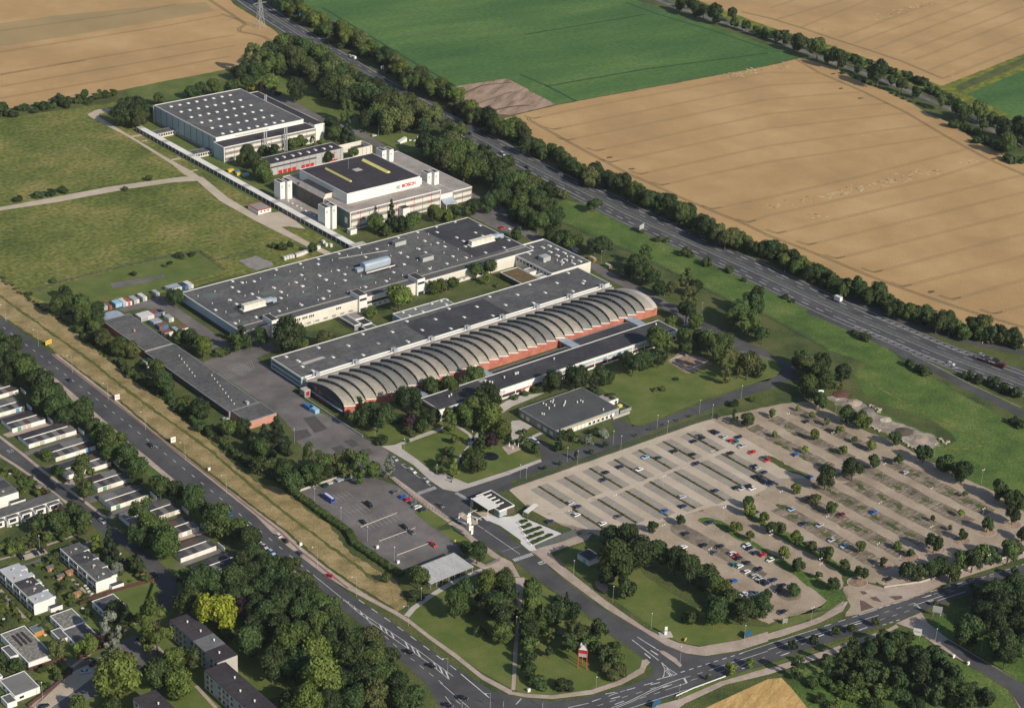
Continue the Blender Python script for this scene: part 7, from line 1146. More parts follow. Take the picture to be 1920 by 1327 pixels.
PC = {'black': paint('black', (.010, .011, .014)), 'white': paint('white', (.72, .72, .71)), 'silver': paint('silver', (.42, .44, .46)), 'grey': paint('grey', (.10, .11, .125)), 'dark blue': paint('navy', (.016, .026, .065)), 'blue': paint('blue', (.02, .12, .42)), 'red': paint('red', (.50, .012, .03)), 'dark red': paint('maroon', (.12, .012, .016)), 'teal': paint('teal', (.02, .17, .19)), 'dark green': paint('bottle_green', (.015, .05, .035)), 'light blue': paint('pale_blue', (.30, .45, .62))}
def carmesh(L, Wd, prof, cab, roofz):
    """prof: hull side profile (x, z); cab: (x rear base, x rear top, x front top, x front base)"""
    h = Wd / 2; mb = MB(); P = [(x - L / 2, z) for x, z in prof]; n = len(P); m = PC['black']; ins = lambda z: .10 if z > .7 else .05 if z < .4 else 0.0
    Lf = [(x, -h + ins(z), z) for x, z in P]; Rt = [(x, h - ins(z), z) for x, z in P]
    mb.face(Lf, m); mb.face(Rt[::-1], m)
    for i in range(n): j = (i + 1) % n; mb.face([Lf[j], Lf[i], Rt[i], Rt[j]], m)
    a, b, c, d = [q - L / 2 for q in cab]; zb = max(z for _, z in prof) - .03; w0, w1 = h - .1, h - .26
    mb.face([(b - .05, -w1 - .02, roofz), (c + .05, -w1 - .02, roofz), (c + .05, w1 + .02, roofz), (b - .05, w1 + .02, roofz)], m)
    for s in (-1, 1): mb.face([(b - .05, s * (w1 + .02), roofz), (c + .05, s * (w1 + .02), roofz), (c + .05, s * (w1 + .04), roofz - .07), (b - .05, s * (w1 + .04), roofz - .07)][::s], m)
    g_ = MB(); A = [(a, w0, zb), (d, w0, zb), (c, w1, roofz - .02), (b, w1, roofz - .02)]; B_ = [(x, -y, z) for x, y, z in A]
    g_.face(A[::-1], m_cglass); g_.face(B_, m_cglass); g_.face([A[1], B_[1], B_[2], A[2]][::-1], m_cglass); g_.face([A[0], B_[0], B_[3], A[3]], m_cglass); g_.face([A[3], A[2], B_[2], B_[3]], m_cglass)
    hl = []
    for s in (-1, 1): q = MB(); q.box(L / 2 - .22, L / 2 - .02, s * (h - .5), s * (h - .16), .58, .72, m_lampg); hl.append(q)
    return mb, g_, hl
wm = MB(); wm.tube((0, -.1, 0), (0, .1, 0), .32, .32, m_tyre, 10); wm.tube((0, .1, 0), (0, .12, 0), .2, .2, PC['silver'], 8); wm.tube((0, -.1, 0), (0, -.12, 0), .2, .2, PC['silver'], 8)
SP = {'hatchback': (4.1, 1.76, [(.05, .28), (.0, .55), (.08, .88), (2.7, .92), (3.75, .80), (4.05, .62), (4.1, .3)], (.06, .5, 2.15, 2.95), 1.47),
      'saloon': (4.6, 1.8, [(.05, .28), (.0, .6), (.1, .88), (3.1, .90), (4.2, .78), (4.55, .6), (4.6, .3)], (.65, 1.3, 2.6, 3.35), 1.42),
      'estate': (4.65, 1.8, [(.05, .28), (.0, .6), (.08, .9), (3.15, .92), (4.2, .80), (4.6, .6), (4.65, .3)], (.08, .45, 2.6, 3.4), 1.47),
      'van': (5.2, 1.95, [(.05, .3), (.0, .6), (.05, 1.15), (4.1, 1.15), (4.9, .95), (5.15, .7), (5.2, .3)], (.05, .15, 3.6, 4.35), 1.95)}
PROTO = {}
def proto(kind):
    if kind in PROTO: return PROTO[kind]
    L, Wd, prof, cab, rz = SP[kind]; r = empty('car' if kind != 'van' else 'van'); mb, g_, hl = carmesh(L, Wd, prof, cab, rz)
    mb.build('body', r); g_.build('windows', r); [q.build('headlight', r) for q in hl]
    first = None
    for x in (.85, L - .85):
        for s in (-1, 1):
            o = wm.build('wheel', r) if first is None else first.copy()
            if first is None: first = o
            else: COL.objects.link(o); o.parent = r
            o.location = (x - L / 2, s * (Wd / 2 - .13), .32)
    PROTO[kind] = r; r['fresh'] = 1; return r
def car(px, py, color, kind='hatchback', head=0.0, label=None, group=None, cat=None, at=None, z=.06):
    pr = proto(kind); p = at if at is not None else G(px, py, .7)
    if 'fresh' in pr: del pr['fresh']; r = pr; r.location = (p[0], p[1], z); r.rotation_euler = (0, 0, head)
    else: r = dup(pr, (p[0], p[1], z), head)
    for k in ('label', 'group', 'category'):
        if k in r: del r[k]
    for c in r.children:
        if c.name.startswith('body'): setmat(c, PC[color])
    return tag(r, label or f'{color} {kind}', cat or ('van' if kind == 'van' else 'car'), group)
def lot(items, name, group, tile, x0, sp, flip=None):
    rows = {}
    for a, c, col, kind in items:
        (x, y), = tile(a, c); p = G(x, y, .7); rows.setdefault(int(round((p.x - x0) / sp)), []).append((p, col, kind))
    keys = sorted(rows)
    for ri, k in enumerate(keys):
        for i, (p, col, kind) in enumerate(sorted(rows[k], key=lambda q: -q[0].y)):
            car(0, 0, col, kind, rt_.choice((0, math.pi)) + rt_.uniform(-.03, .03), f'{col} {kind} in {name}, bay line {ri + 1}, {ordw(i)} from the top', group, at=p)
lot([(1000, 770, 'light blue', 'saloon'), (1100, 775, 'dark green', 'hatchback'), (1220, 725, 'black', 'estate'), (1355, 750, 'black', 'saloon'), (1378, 820, 'dark blue', 'estate'), (815, 842, 'dark blue', 'estate'), (953, 862, 'white', 'saloon'), (700, 887, 'black', 'saloon'), (683, 942, 'dark blue', 'hatchback'), (440, 1112, 'silver', 'hatchback'), (492, 1140, 'dark blue', 'estate'), (485, 1202, 'white', 'hatchback'), (680, 1267, 'white', 'saloon'), (797, 1216, 'grey', 'saloon'), (285, 1252, 'dark blue', 'estate'), (1142, 1176, 'blue', 'hatchback'), (1285, 1137, 'dark blue', 'estate'), (1275, 1067, 'silver', 'estate'), (1525, 1022, 'dark blue', 'saloon'), (1685, 997, 'black', 'saloon'), (1720, 1006, 'silver', 'hatchback'), (1768, 990, 'black', 'estate'), (1800, 1005, 'white', 'hatchback'), (1405, 612, 'grey', 'saloon'), (1427, 626, 'black', 'saloon'), (1365, 650, 'black', 'saloon'), (1510, 575, 'black', 'hatchback'), (1535, 587, 'dark blue', 'saloon'), (1592, 617, 'silver', 'hatchback'), (1645, 645, 'red', 'hatchback'), (1697, 622, 'dark blue', 'estate'), (1677, 658, 'teal', 'hatchback'), (1722, 687, 'silver', 'estate'), (1802, 733, 'red', 'saloon'), (1637, 742, 'black', 'saloon'), (1888, 777, 'grey', 'estate'), (1913, 793, 'red', 'hatchback'), (1812, 842, 'black', 'estate'), (1840, 855, 'silver', 'hatchback'), (1887, 886, 'dark blue', 'saloon'), (1828, 914, 'black', 'saloon'), (1853, 928, 'black', 'estate'), (1880, 944, 'black', 'hatchback'), (1905, 958, 'dark blue', 'saloon')],
    'the paved car park', 'cars in the paved car park', C3, 520, 8.3)
lot([(10, 955, 'black', 'saloon'), (25, 970, 'dark blue', 'estate'), (210, 750, 'blue', 'hatchback'), (290, 502, 'black', 'hatchback'), (320, 917, 'blue', 'hatchback'), (1030, 884, 'silver', 'hatchback'), (175, 1162, 'light blue', 'hatchback'), (262, 1272, 'dark blue', 'hatchback'), (387, 1279, 'silver', 'saloon'), (547, 1205, 'dark red', 'estate'), (795, 1180, 'blue', 'saloon'), (305, 1078, 'dark red', 'hatchback'), (1830 - 1919, 1183, 'dark blue', 'hatchback')], 'the gravel car park', 'cars in the gravel car park', C4, 520, 8.3)
K64 = zz(1280, 940, 6.4)
lot([(45, 380, 'dark blue', 'estate'), (10, 542, 'white', 'hatchback'), (257, 519, 'black', 'saloon'), (445, 537, 'black', 'saloon'), (388, 607, 'grey', 'saloon'), (595, 618, 'white', 'hatchback'), (635, 648, 'red', 'hatchback'), (672, 675, 'black', 'saloon'), (765, 525, 'white', 'estate'), (803, 556, 'dark blue', 'saloon'), (880, 610, 'dark blue', 'estate'), (962, 634, 'red', 'hatchback'), (1050, 697, 'white', 'hatchback'), (622, 750, 'teal', 'hatchback'), (684, 772, 'white', 'hatchback'), (765, 737, 'black', 'saloon'), (768, 837, 'white', 'hatchback'), (905, 812, 'black', 'estate'), (862, 887, 'silver', 'estate'), (915, 920, 'silver', 'hatchback'), (955, 952, 'black', 'estate'), (1005, 978, 'dark blue', 'hatchback'), (1090, 937, 'dark blue', 'saloon'), (1198, 1002, 'black', 'saloon'), (1145, 1062, 'black', 'hatchback'), (615, 945, 'blue', 'hatchback'), (728, 1107, 'white', 'saloon'), (785, 1132, 'silver', 'hatchback'), (865, 1097, 'white', 'hatchback'), (880, 1197, 'grey', 'saloon'), (1195, 1322, 'black', 'saloon'), (320, 252, 'dark blue', 'saloon')], 'the lower car park', 'cars in the lower car park', K64, 520, 8.3)
lot([(475, 67, 'silver', 'hatchback'), (570, 112, 'light blue', 'saloon'), (305, 90, 'grey', 'estate'), (410, 140, 'dark blue', 'hatchback'), (900, 362, 'black', 'saloon')], 'the drive island bays', 'cars by the drive island', D4, 520, 8.3)
HY = math.pi / 2
for a, c, col, kind, hd, l in ((845, 425, 'black', 'van', -HY, 'black people carrier in the middle of the small car park'), (775, 628, 'black', 'saloon', -HY, 'black saloon at the long timber rail'), (1270, 688, 'black', 'estate', -HY, 'black estate facing the second timber rail'), (1350, 748, 'grey', 'saloon', -HY, 'dark car nose to nose with the black estate'), (1610, 897, 'red', 'estate', -HY, 'red car alone at the end of the last timber rail'), (1160, 264, 'grey', 'estate', .05, 'grey estate set apart along the entrance fence'), (1258, 322, 'blue', 'estate', .05, 'bright blue estate parked along the entrance fence'), (1310, 354, 'red', 'hatchback', .05, 'red hatchback between blue and grey cars at the fence'), (1372, 392, 'grey', 'hatchback', .05, 'dark grey hatchback at the entrance fence'), (1425, 447, 'white', 'estate', .05, 'white estate at the entrance fence'), (1490, 478, 'dark blue', 'estate', .05, 'dark blue estate beside the square lawn'), (1700, 427, 'grey', 'saloon', -HY, 'dark grey saloon driving on the entrance road')):
    car(*zz(560, 880, 6.4)(a, c)[0], col, kind, hd, l)
for a, c, col, kind, l in ((1038, 782, 'silver', 'saloon', 'silver saloon in the first roadside bay of the entrance road'), (1175, 874, 'white', 'estate', 'white estate in the middle roadside bay of the entrance road'), (1270, 942, 'silver', 'saloon', 'silver saloon in the roadside bay at the plaza')): car(*C2(a, c)[0], col, kind, -HY, l)
o = bld('minibus', 'blue and white minibus in the corner of the small car park', 'bus'); p = G(*zz(560, 880, 6.4)(362, 345)[0], 1.3); o.location = (p.x, p.y, .06)
mb = MB(); mb.box(-1.1, 1.1, -3.6, 3.6, .35, 2.7, paint('bus_blue', (.05, .10, .45))); part('body', mb, o); pbox('windows', m_cglass, o, -1.12, 1.12, -3.3, 3.0, 1.5, 2.2); pbox('roof', PC['white'], o, -.55, .55, -3.4, 3.0, 2.7, 2.85); pbox('windscreen', m_cglass, o, -.95, .95, -3.6, -3.63, 1.3, 2.4)
for x in (-1.05, 1.05):
    for y in (-2.4, 2.4): mb = MB(); mb.tube((x - .12, y, .4), (x + .12, y, .4), .4, .4, m_tyre, 10); part('wheel', mb, o)
def road_head(x, y):
    best = None
    for p, u in walk(ctr, 4):
        q = G(x, y, .7); d = (q - p).length
        if best is None or d < best[0]: best = (d, u)
    return math.atan2(best[1].y, best[1].x)
for tile, a, c, col, kind, rev, l in ((C1, 1130, 682, 'black', 'hatchback', 0, 'black hatchback driving beside the second billboard'), (C1, 515, 190, 'dark blue', 'saloon', 1, 'dark blue saloon alone on the main road'), (B1, 122, 1220, 'dark blue', 'estate', 0, 'dark blue estate on the main road near the frame edge'), (D2, 165, 30, 'white', 'hatchback', 1, 'white hatchback leading the queue on the main road'), (D2, 12, 70, 'white', 'estate', 0, 'white estate ahead of two silver cars on the main road'), (D2, 62, 113, 'silver', 'saloon', 0, 'silver saloon between white and pale blue cars'), (D2, 117, 158, 'light blue', 'estate', 0, 'pale blue estate behind the silver saloon'), (D2, 215, 70, 'black', 'estate', 1, 'black estate following the white hatchback'), (D2, 325, 162, 'grey', 'saloon', 1, 'dark grey saloon in the oncoming lane'), (D2, 545, 332, 'red', 'hatchback', 1, 'red hatchback on the main road near the hatched lines'), (D2, 1147, 906, 'black', 'estate', 0, 'black estate beside the white hatching'), (D2, 1312, 1008, 'black', 'saloon', 0, 'black saloon at the end of the white hatching'), (D2, 1550, 1250, 'black', 'estate', 0, 'black estate waiting at the crossroad signals'), (D2, 1440, 1305, 'black', 'hatchback', 0, 'black hatchback in the bend lane at the frame bottom')):
    x, y = tile(a, c)[0]; h = road_head(x, y) if y < 1075 else math.atan2(-1, .42) if y < 1290 else math.atan2(-1, .6); car(x, y, col, kind, h + (math.pi if rev else 0), l)
for tile, a, c, col, kind, hd, l in ((C1, 767, 1247, 'white', 'estate', -HY + .05, 'white estate driving down the residential street'), (D1, 1030, 202, 'black', 'estate', -HY, 'black estate parked at the terrace garden hedge'), (D1, 1160, 328, 'black', 'saloon', -HY + .1, 'dark saloon in the shaded street bend'), (D1, 805, 914, 'black', 'saloon', 0, 'black saloon alone in a paved residents bay'), (D1, 735, 970, 'silver', 'saloon', .3, 'silver saloon behind a dark car in the residents court'), (D1, 705, 992, 'black', 'saloon', .3, 'dark saloon beside the silver one in the residents court'), (D1, 640, 1050, 'light blue', 'saloon', -.4, 'pale blue saloon in the tree shade of the residents court'), (D1, 330, 1310, 'black', 'saloon', -.1, 'dark saloon at the lower frame edge of the court'), (D1, 160, 195, 'black', 'estate', -HY, 'black estate alone at the cul-de-sac kerb'), (D1, 268, 165, 'dark blue', 'estate', -HY, 'dark blue estate in the cul-de-sac bay'), (D1, 312, 147, 'black', 'estate', -HY, 'black estate nearest the lamp in the cul-de-sac bay'), (D1, 435, 145, 'dark green', 'saloon', 0, 'dark saloon in the shadow of the terrace'), (D1, 1050, 800, 'dark blue', 'hatchback', .4, 'blue hatchback under the tall court tree')):
    car(*tile(a, c)[0], col, kind, hd, l)
for tile, a, c, col, kind, hd, l in ((A2, 805, 985, 'black', 'saloon', 0, 'black saloon in the bays behind the workshop'), (A2, 885, 1017, 'white', 'hatchback', 0, 'white hatchback in the bays behind the workshop'), (B2, 1845, 378, 'red', 'saloon', .1, 'red saloon by the pinkish bay near the wide hall'), (B2, 1752, 114, 'white', 'hatchback', .3, 'white hatchback under trees behind the headquarters'), (B2, 1760, 252, 'grey', 'saloon', .4, 'dark saloon near the headquarters canopy'), (B3, 1310, 1108, 'white', 'estate', -.9, 'white estate turning on the works road'), (B3, 822, 735, 'dark red', 'hatchback', .2, 'dark red hatchback under the works road trees'), (C3, 170, 652, 'white', 'van', -HY, 'white van parked on the canteen drive'), (C1, 1690, 485, 'silver', 'hatchback', 0, 'silver hatchback at the corner of the brick storage')):
    car(*tile(a, c)[0], col, kind, hd, l, z=.09)
def mw(tile, a, c, col, kind, away, l):
    (x, y), = tile(a, c); q = G(x, y, .7); b_ = min(walk(med, 6), key=lambda t: (t[0] - q).length)[1]; car(x, y, col, kind, math.atan2(b_.y, b_.x) + (math.pi if away else 0), l)
mw(A2, 1568, 917, 'black', 'estate', 1, 'black estate on the far carriageway near the dark belt'); mw(A2, 1605, 1003, 'dark blue', 'saloon', 0, 'dark saloon on the near carriageway by the woodland'); mw(A2, 1880, 1105, 'silver', 'estate', 1, 'silver estate on the far carriageway'); mw(A2, 1848, 1155, 'silver', 'van', 0, 'silver van on the near carriageway behind the wood'); mw(B3, 115 + 0, 1255 - 1328, 'dark blue', 'saloon', 0, 'dark blue saloon on the near carriageway in the open'); mw(B3, 370, 1300 - 1328, 'white', 'saloon', 1, 'white saloon on the far carriageway ahead of the bare verge'); mw(C4, 1375, 70, 'white', 'hatchback', 0, 'white hatchback on the motorway by the slip road'); mw(A2, 702, 418, 'white', 'estate', 1, 'white estate towing a caravan on the motorway')
def boxtruck(tile, a, c, l, cab, box, away, L=5.5, name='truck'):
    (x, y), = tile(a, c); q = G(x, y, 1.5); u = min(walk(med, 6), key=lambda t: (t[0] - q).length)[1] if tile is not C1 else min(walk(ctr, 4), key=lambda t: (t[0] - q).length)[1]
    o = bld(name, l, 'truck', (q.x, q.y, .06)); o.rotation_euler = (0, 0, math.atan2(u.y, u.x) + (math.pi if away else 0))
    mb = MB(); mb.box(-L, 0, -1.25, 1.25, .9, 3.6, box); part('cargo_box', mb, o); mb = MB(); mb.box(.15, 2.0, -1.15, 1.15, .5, 2.7, cab); mb.box(-L, .15, -.5, .5, .5, .9, m_darkp); part('cab', mb, o); pbox('windscreen', m_cglass, o, 2.0, 2.04, -1.05, 1.05, 1.5, 2.4)
    for xx in (-L + 1.2, 1.2):
        for s in (-1.05, 1.05): mb = MB(); mb.tube((xx, s - .14, .45), (xx, s + .14, .45), .45, .45, m_tyre, 10); part('wheel', mb, o)
    return o
boxtruck(B4, 505, 908, 'white box truck on the far carriageway', PC['grey'], PC['white'], True, 4.6); boxtruck(C1, 1715, 1190, 'truck with blue cab and pale grey tarpaulin on the main road', PC['blue'], mat('tarpaulin', (.30, .27, .25), (.38, .35, .33), s=.5), False, 6.5)
q = G(*A2(733, 434)[0], 1); o = bld('caravan', 'small white caravan towed on the motorway', 'caravan', (q.x, q.y, .06)); o.rotation_euler = (0, 0, HY + .1); mb = MB(); mb.prism([Vector((-2.2, -1.05, 0)), Vector((1.9, -1.05, 0)), Vector((2.3, 0, 0)), Vector((1.9, 1.05, 0)), Vector((-2.2, 1.05, 0))], .4, 2.5, PC['white']); part('body', mb, o); pbox('window', m_cglass, o, -1.5, 1.4, -1.07, 1.07, 1.3, 1.9)
(x, y), = C4(1670, 60); q = G(x, y, 1); u = min(walk(med, 6), key=lambda t: (t[0] - q).length)[1]; hd = math.atan2(u.y, u.x)
o = bld('car_transporter', 'red car transporter loaded with cars on the motorway', 'truck', (q.x, q.y, .06)); o.rotation_euler = (0, 0, hd); mb = MB()
mb.box(-8.5, -1, -1.2, 1.2, .8, 1.1, PC['dark red']); mb.box(0, 6.5, -1.2, 1.2, .8, 1.1, PC['dark red']); mb.box(6.7, 8.8, -1.2, 1.2, .5, 3.0, PC['dark red'])
for xx in (-8.3, -5, -1.3, .3, 3.2, 6.2):
    for s in (-1.15, 1.1): mb.box(xx, xx + .15, s, s + .12, .8, 2.9, PC['dark red'])
mb.box(-8.4, 6.4, -1.2, -1.05, 2.75, 2.9, PC['dark red']); mb.box(-8.4, 6.4, 1.05, 1.2, 2.75, 2.9, PC['dark red']); part('carrier_frame', mb, o); pbox('windscreen', m_cglass, o, 8.8, 8.84, -1.0, 1.0, 1.7, 2.7)
for xx in (-7, -5.8, 1.5, 4.8, 7.6):
    for s in (-1.05, 1.05): mb = MB(); mb.tube((xx, s - .14, .42), (xx, s + .14, .42), .42, .42, m_tyre, 10); part('wheel', mb, o)
for k, (dx, zz_, col, kd) in enumerate(((-6, 2.9, 'silver', 'hatchback'), (-1.5 - .7, 1.1 + 1.8, 'grey', 'saloon'), (3.6, 2.9, 'black', 'estate'), (-6, 1.1, 'silver', 'saloon'), (1.0, 1.1, 'white', 'hatchback'), (5.0, 1.1, 'grey', 'hatchback'))):
    c_ = car(0, 0, col, kd, hd, f'{col} {kd} carried on the red transporter, {"upper" if zz_ > 2 else "lower"} deck', None, at=(q.x + math.cos(hd) * dx, q.y + math.sin(hd) * dx, 0), z=zz_ + .06)
def lamp_proto(kind):
    r = empty('street_lamp'); mb = MB(); h = 8.0
    if kind == 'single': mb.tube((0, 0, 0), (0, 0, h), .07, .045, m_poles); mb.build('pole', r); mb = MB(); mb.tube((0, 0, h), (0, 0, h + .1), .12, .3, m_white, 8); mb.tube((0, 0, h + .1), (0, 0, h + .3), .3, .15, m_white, 8)
    elif kind == 'double': mb.tube((0, 0, 0), (0, 0, h), .07, .05, m_poles); mb.box(-.75, .75, -.04, .04, h - .1, h, m_poles); mb.build('pole', r); mb = MB(); mb.tube((-.75, 0, h - .05), (-.75, 0, h + .42), .28, .22, m_white, 8); mb.build('lamp_head', r); mb = MB(); mb.tube((.75, 0, h - .05), (.75, 0, h + .42), .28, .22, m_white, 8)
    else: h = 10.5; mb.tube((0, 0, 0), (0, 0, h), .07, .04, m_poles); mb.tube((0, 0, h - .1), (-2.0, .5, h + .25), .04, .03, m_poles); mb.build('pole', r); mb = MB(); mb.box(-2.6, -1.9, .35, .65, h + .12, h + .3, m_white, bottom=True)
    mb.build('lamp_head', r); return r
LP = {}
def lamp(kind, q, label, group=None, head=False, cat='lamp post'):
    p = G(*q, {'single': 8.2, 'double': 8.2, 'arm': 10.6}[kind]) if head else G(*q, 0)
    if kind not in LP: r = LP[kind] = lamp_proto(kind); r.location = (p.x, p.y, 0)
    else: r = dup(LP[kind], (p.x, p.y, 0))
    for k in ('group',):
        if k in r: del r[k]
    return tag(r, label, cat, group)
def lamps(kind, tile, pts, label, group, head=False):
    pts = sorted(pts, key=lambda q: q[0])
    for i, q in enumerate(pts): lamp(kind, tile(*q)[0], f'{label}, {ordw(i)} from the left', group, head)
lamps('single', C3, [(413, 805), (490, 830), (757, 680), (815, 715), (1087, 560), (1163, 605), (1405, 445), (1500, 480), (1718, 335), (60, 935), (105, 960)], 'pale lamp post along the works road by the fence', 'lamp posts along the works road')
lamps('single', B3, [(193, 432), (436, 535), (668, 645), (892, 775), (1143, 895), (1423, 1035), (1727, 1185), (385, 170)], 'grey lamp post along the works road behind the halls', 'lamp posts behind the halls')
lamps('double', C3, [(427, 1280), (765, 1165), (1130, 1020), (1495, 830), (1580, 1255), (1125, 1390)], 'twin-headed lamp in the paved car park', 'twin lamps of the paved car park')
lamps('double', C4, [(140, 545), (508, 440), (472, 690), (838, 590), (1243, 775), (860, 925), (475, 1030), (1212, 1110), (85, 1135), (825, 1220), (1598, 970), (1600, 1265), (432, 1325), (1210, 1400)], 'twin-headed lamp in the gravel car park', 'twin lamps of the gravel car park')
lamps('double', D4, [(10, 110), (380, 320), (810, 205), (320, 690), (1265, 360), (1640, 290)], 'twin-headed lamp near the car park exit', 'twin lamps near the car park exit')
lamps('double', K64, [(310, 745), (905, 1110), (485, 240), (1035, 575), (1635, 925)], 'twin-headed lamp in the lower car park', 'twin lamps of the lower car park')
lamps('single', D3, [(460, 335), (755, 530), (1042, 735), (1740, 825), (627, 1215), (30, 760), (1250, 1275), (1260, 985)], 'lamp post along the entrance road and crossroad', 'lamp posts along the entrance road')
lamps('single', C2, [(892, 625), (1110, 740), (1355, 935), (288, 665), (440, 1115), (637, 1260), (1610, 1190)], 'lamp post around the yard and small car park', 'lamp posts around the yard')
lamps('single', D2, [(835, 80), (1037, 235), (1238, 545)], 'lamp post beside the clipped hedge', 'lamp posts beside the hedge')
lamps('arm', C1, [(535, 8), (805, 213), (1085, 430), (1385, 657), (1695, 902)], 'tall arm lamp standing in the dry verge', 'arm lamps of the main road', True)
lamps('arm', D2, [(460, 115), (755, 340), (1145, 558), (1440, 950), (1760, 1212)], 'tall arm lamp along the lower main road', 'arm lamps of the lower main road', True)
lamps('arm', B1, [(35, 955), (280, 1140)], 'tall arm lamp in the upper dry verge', 'arm lamps of the upper verge', True)
lamps('single', A2, [(45, 600), (730, 965), (918, 1025), (1280, 1230), (1478, 1310), (717, 1050)], 'thin lamp post behind the works', 'lamp posts behind the works')
lamps('single', D1, [(300, 150), (672, 950), (320, 1260), (1860, 70)], 'short lamp post in the residential quarter', 'lamp posts in the residential quarter')
lamps('single', D4, [(1275, 745), (1595, 905), (1250, 850)], 'lamp post along the side road', 'lamp posts along the side road')
pa, pb, pc = G(*D3(492, 1025)[0]), G(*D3(556, 1035)[0]), G(*D3(525, 995)[0]); cx = (pa + pb + pc) / 3
o = bld('sign_pylon', 'three-legged red sign pylon with white gabled top on the lawn', 'pylon', (cx.x, cx.y, 0))
hp = 9.6; legs = [p - cx for p in (pa, pb, pc)]
for v in legs: mb = MB(); mb.tube((v.x, v.y, 0), (v.x, v.y, hp), .19, .18, flat('signal_red', (.58, .065, .035)), 8); part('leg', mb, o)
for i in range(3):
    a, c = legs[i], legs[(i + 1) % 3]; mb = MB(); d = (c - a); n = Vector((d.y, -d.x, 0)).normalized() * .12
    if n.dot((a + c) / 2) < 0: n = -n
    for z0, z1, m in ((7.6, 8.9, m_red), (5.9, 7.55, m_grey)):
        A, B_ = a + d * .04 + n, c - d * .04 + n; mb.face([(A.x, A.y, z0), (B_.x, B_.y, z0), (B_.x, B_.y, z1), (A.x, A.y, z1)], m); A2_, B2_ = a + d * .04 - n * .2, c - d * .04 - n * .2; mb.face([(B2_.x, B2_.y, z0), (A2_.x, A2_.y, z0), (A2_.x, A2_.y, z1), (B2_.x, B2_.y, z1)], m)
    part('sign_panel', mb, o)
    mb = MB(); m_ = (a + c) / 2 * 1.05; mb.face([(a.x * 1.08, a.y * 1.08, 9.3), (c.x * 1.08, c.y * 1.08, 9.3), (m_.x, m_.y, 12.0)], m_white); mb.face([(a.x * .8, a.y * .8, 9.3), (m_.x, m_.y, 12.0), (0, 0, 9.6)], m_grey); mb.face([(c.x * .8, c.y * .8, 9.3), (0, 0, 9.6), (m_.x, m_.y, 12.0)], m_grey); part('gable', mb, o)
def stele(q, label, w, h, m, band=None, zb=0, name='sign_board', rz=.6, cat='sign'):
    p = G(*q); o = bld(name, label, cat, (p.x, p.y, 0)); o.rotation_euler = (0, 0, rz)
    if zb:
        for s in (-1, 1): mb = MB(); mb.tube((s * w * .36, 0, 0), (s * w * .36, 0, zb), .07, .07, m_poles); part('post', mb, o)
    pbox('panel', m, o, -w / 2, w / 2, -.12, .12, zb, zb + h, bottom=True)
    if band: pbox('panel_band', band, o, -w * .38, w * .38, -.125, -.15, zb + h * .45, zb + h * .62)
    return o
o = stele(D3(1152, 778)[0], 'white information stele on a paved base beside the pavement', 1.2, 4.2, m_white, m_greyd, rz=-.5); pbox('base', m_slab, o, -2.8, 2.8, -2.2, 2.2, .02, .16)
stele(D4(1262, 650)[0], 'big grey direction sign seen from behind beside the side road', 4.2, 3.2, m_grey, None, 2.8, rz=-1.0); stele(D4(1112, 815)[0], 'white and blue direction board at the side road mouth', 3.6, 3.4, m_white, m_grey, 2.4, rz=-1.0); stele(D4(125, 700)[0], 'dark framed information board by the lower car park', 2.4, 2.4, m_greyd, None, .8, rz=-.4)
stele(B3(970, 412)[0], 'white sign board beside the motorway shrub', 6.0, 3.4, m_grey, None, 2.0, rz=.3); stele(A2(345, 150)[0], 'bright blue motorway sign at the belt edge', 6.5, 4.0, flat('motorway_blue', (.03, .25, .62)), m_white, 2.0, rz=.2); stele(A2(948, 530)[0], 'small white and red board at the belt edge', 3.4, 2.8, m_white, m_redtrim, 1.2, rz=.2)
for i, (t, a, c) in enumerate(((C1, 880, 345), (C1, 1300, 665))): stele(t(a, c)[0], f'white and pink billboard beside the cycle path, {ordw(i)} down the road', 2.7, 3.0, m_white, flat('poster_pink', (.62, .25, .22)), .4, 'billboard', -.1)
o = stele(B1(365, 1258)[0], 'yellow and red advertising banner in the dry verge', 4.4, 2.4, m_yel, m_red, .5, 'billboard', .25)
for t, a, c, l in ((C1, 1568, 868, 'small white utility box at the edge of the dry verge'), (D2, 335, 108, 'small white board lying at the verge edge'), (D3, 125, 1203, 'white switch cabinet at the corner lawn'), (D2, 1065, 242, 'white concrete block beside the hedge end'), (D2, 910, 130, 'flat white block beside the hedge'), (C2, 1455, 0 + 5, 'pale post box on the terrace edge'), (D4, 1390, 948, 'white round bin beside the side road'), (D4, 1500, 1000, 'white waste bin on the side road kerb')):
    p = G(*t(a, c)[0]); o = bld('utility_box', l, 'box', (p.x, p.y, 0)); pbox('cabinet', m_white, o, -.7, .7, -.35, .35, .1, 1.4); pbox('base', m_slab, o, -.8, .8, -.45, .45, 0, .1)
for a, c, l in ((970, 668, 'low yellow sign on the planted lawn'), (0, 0, '')):
    if l: stele(C2(a, c)[0], l, 2.2, .9, m_yel, None, .3, rz=.4)
stele(D3(1300, 825)[0], 'small yellow direction sign on the roadside lawn', 2.2, .8, m_yel, None, .5, rz=.4); stele(D4(865, 415)[0], 'small yellow sign at the car park exit', 1.6, .8, m_yel, None, 1.6, rz=.6); stele(D2(1493, 95)[0], 'round yellow sign near the carport', .8, .9, m_yel, None, 1.2, rz=0)
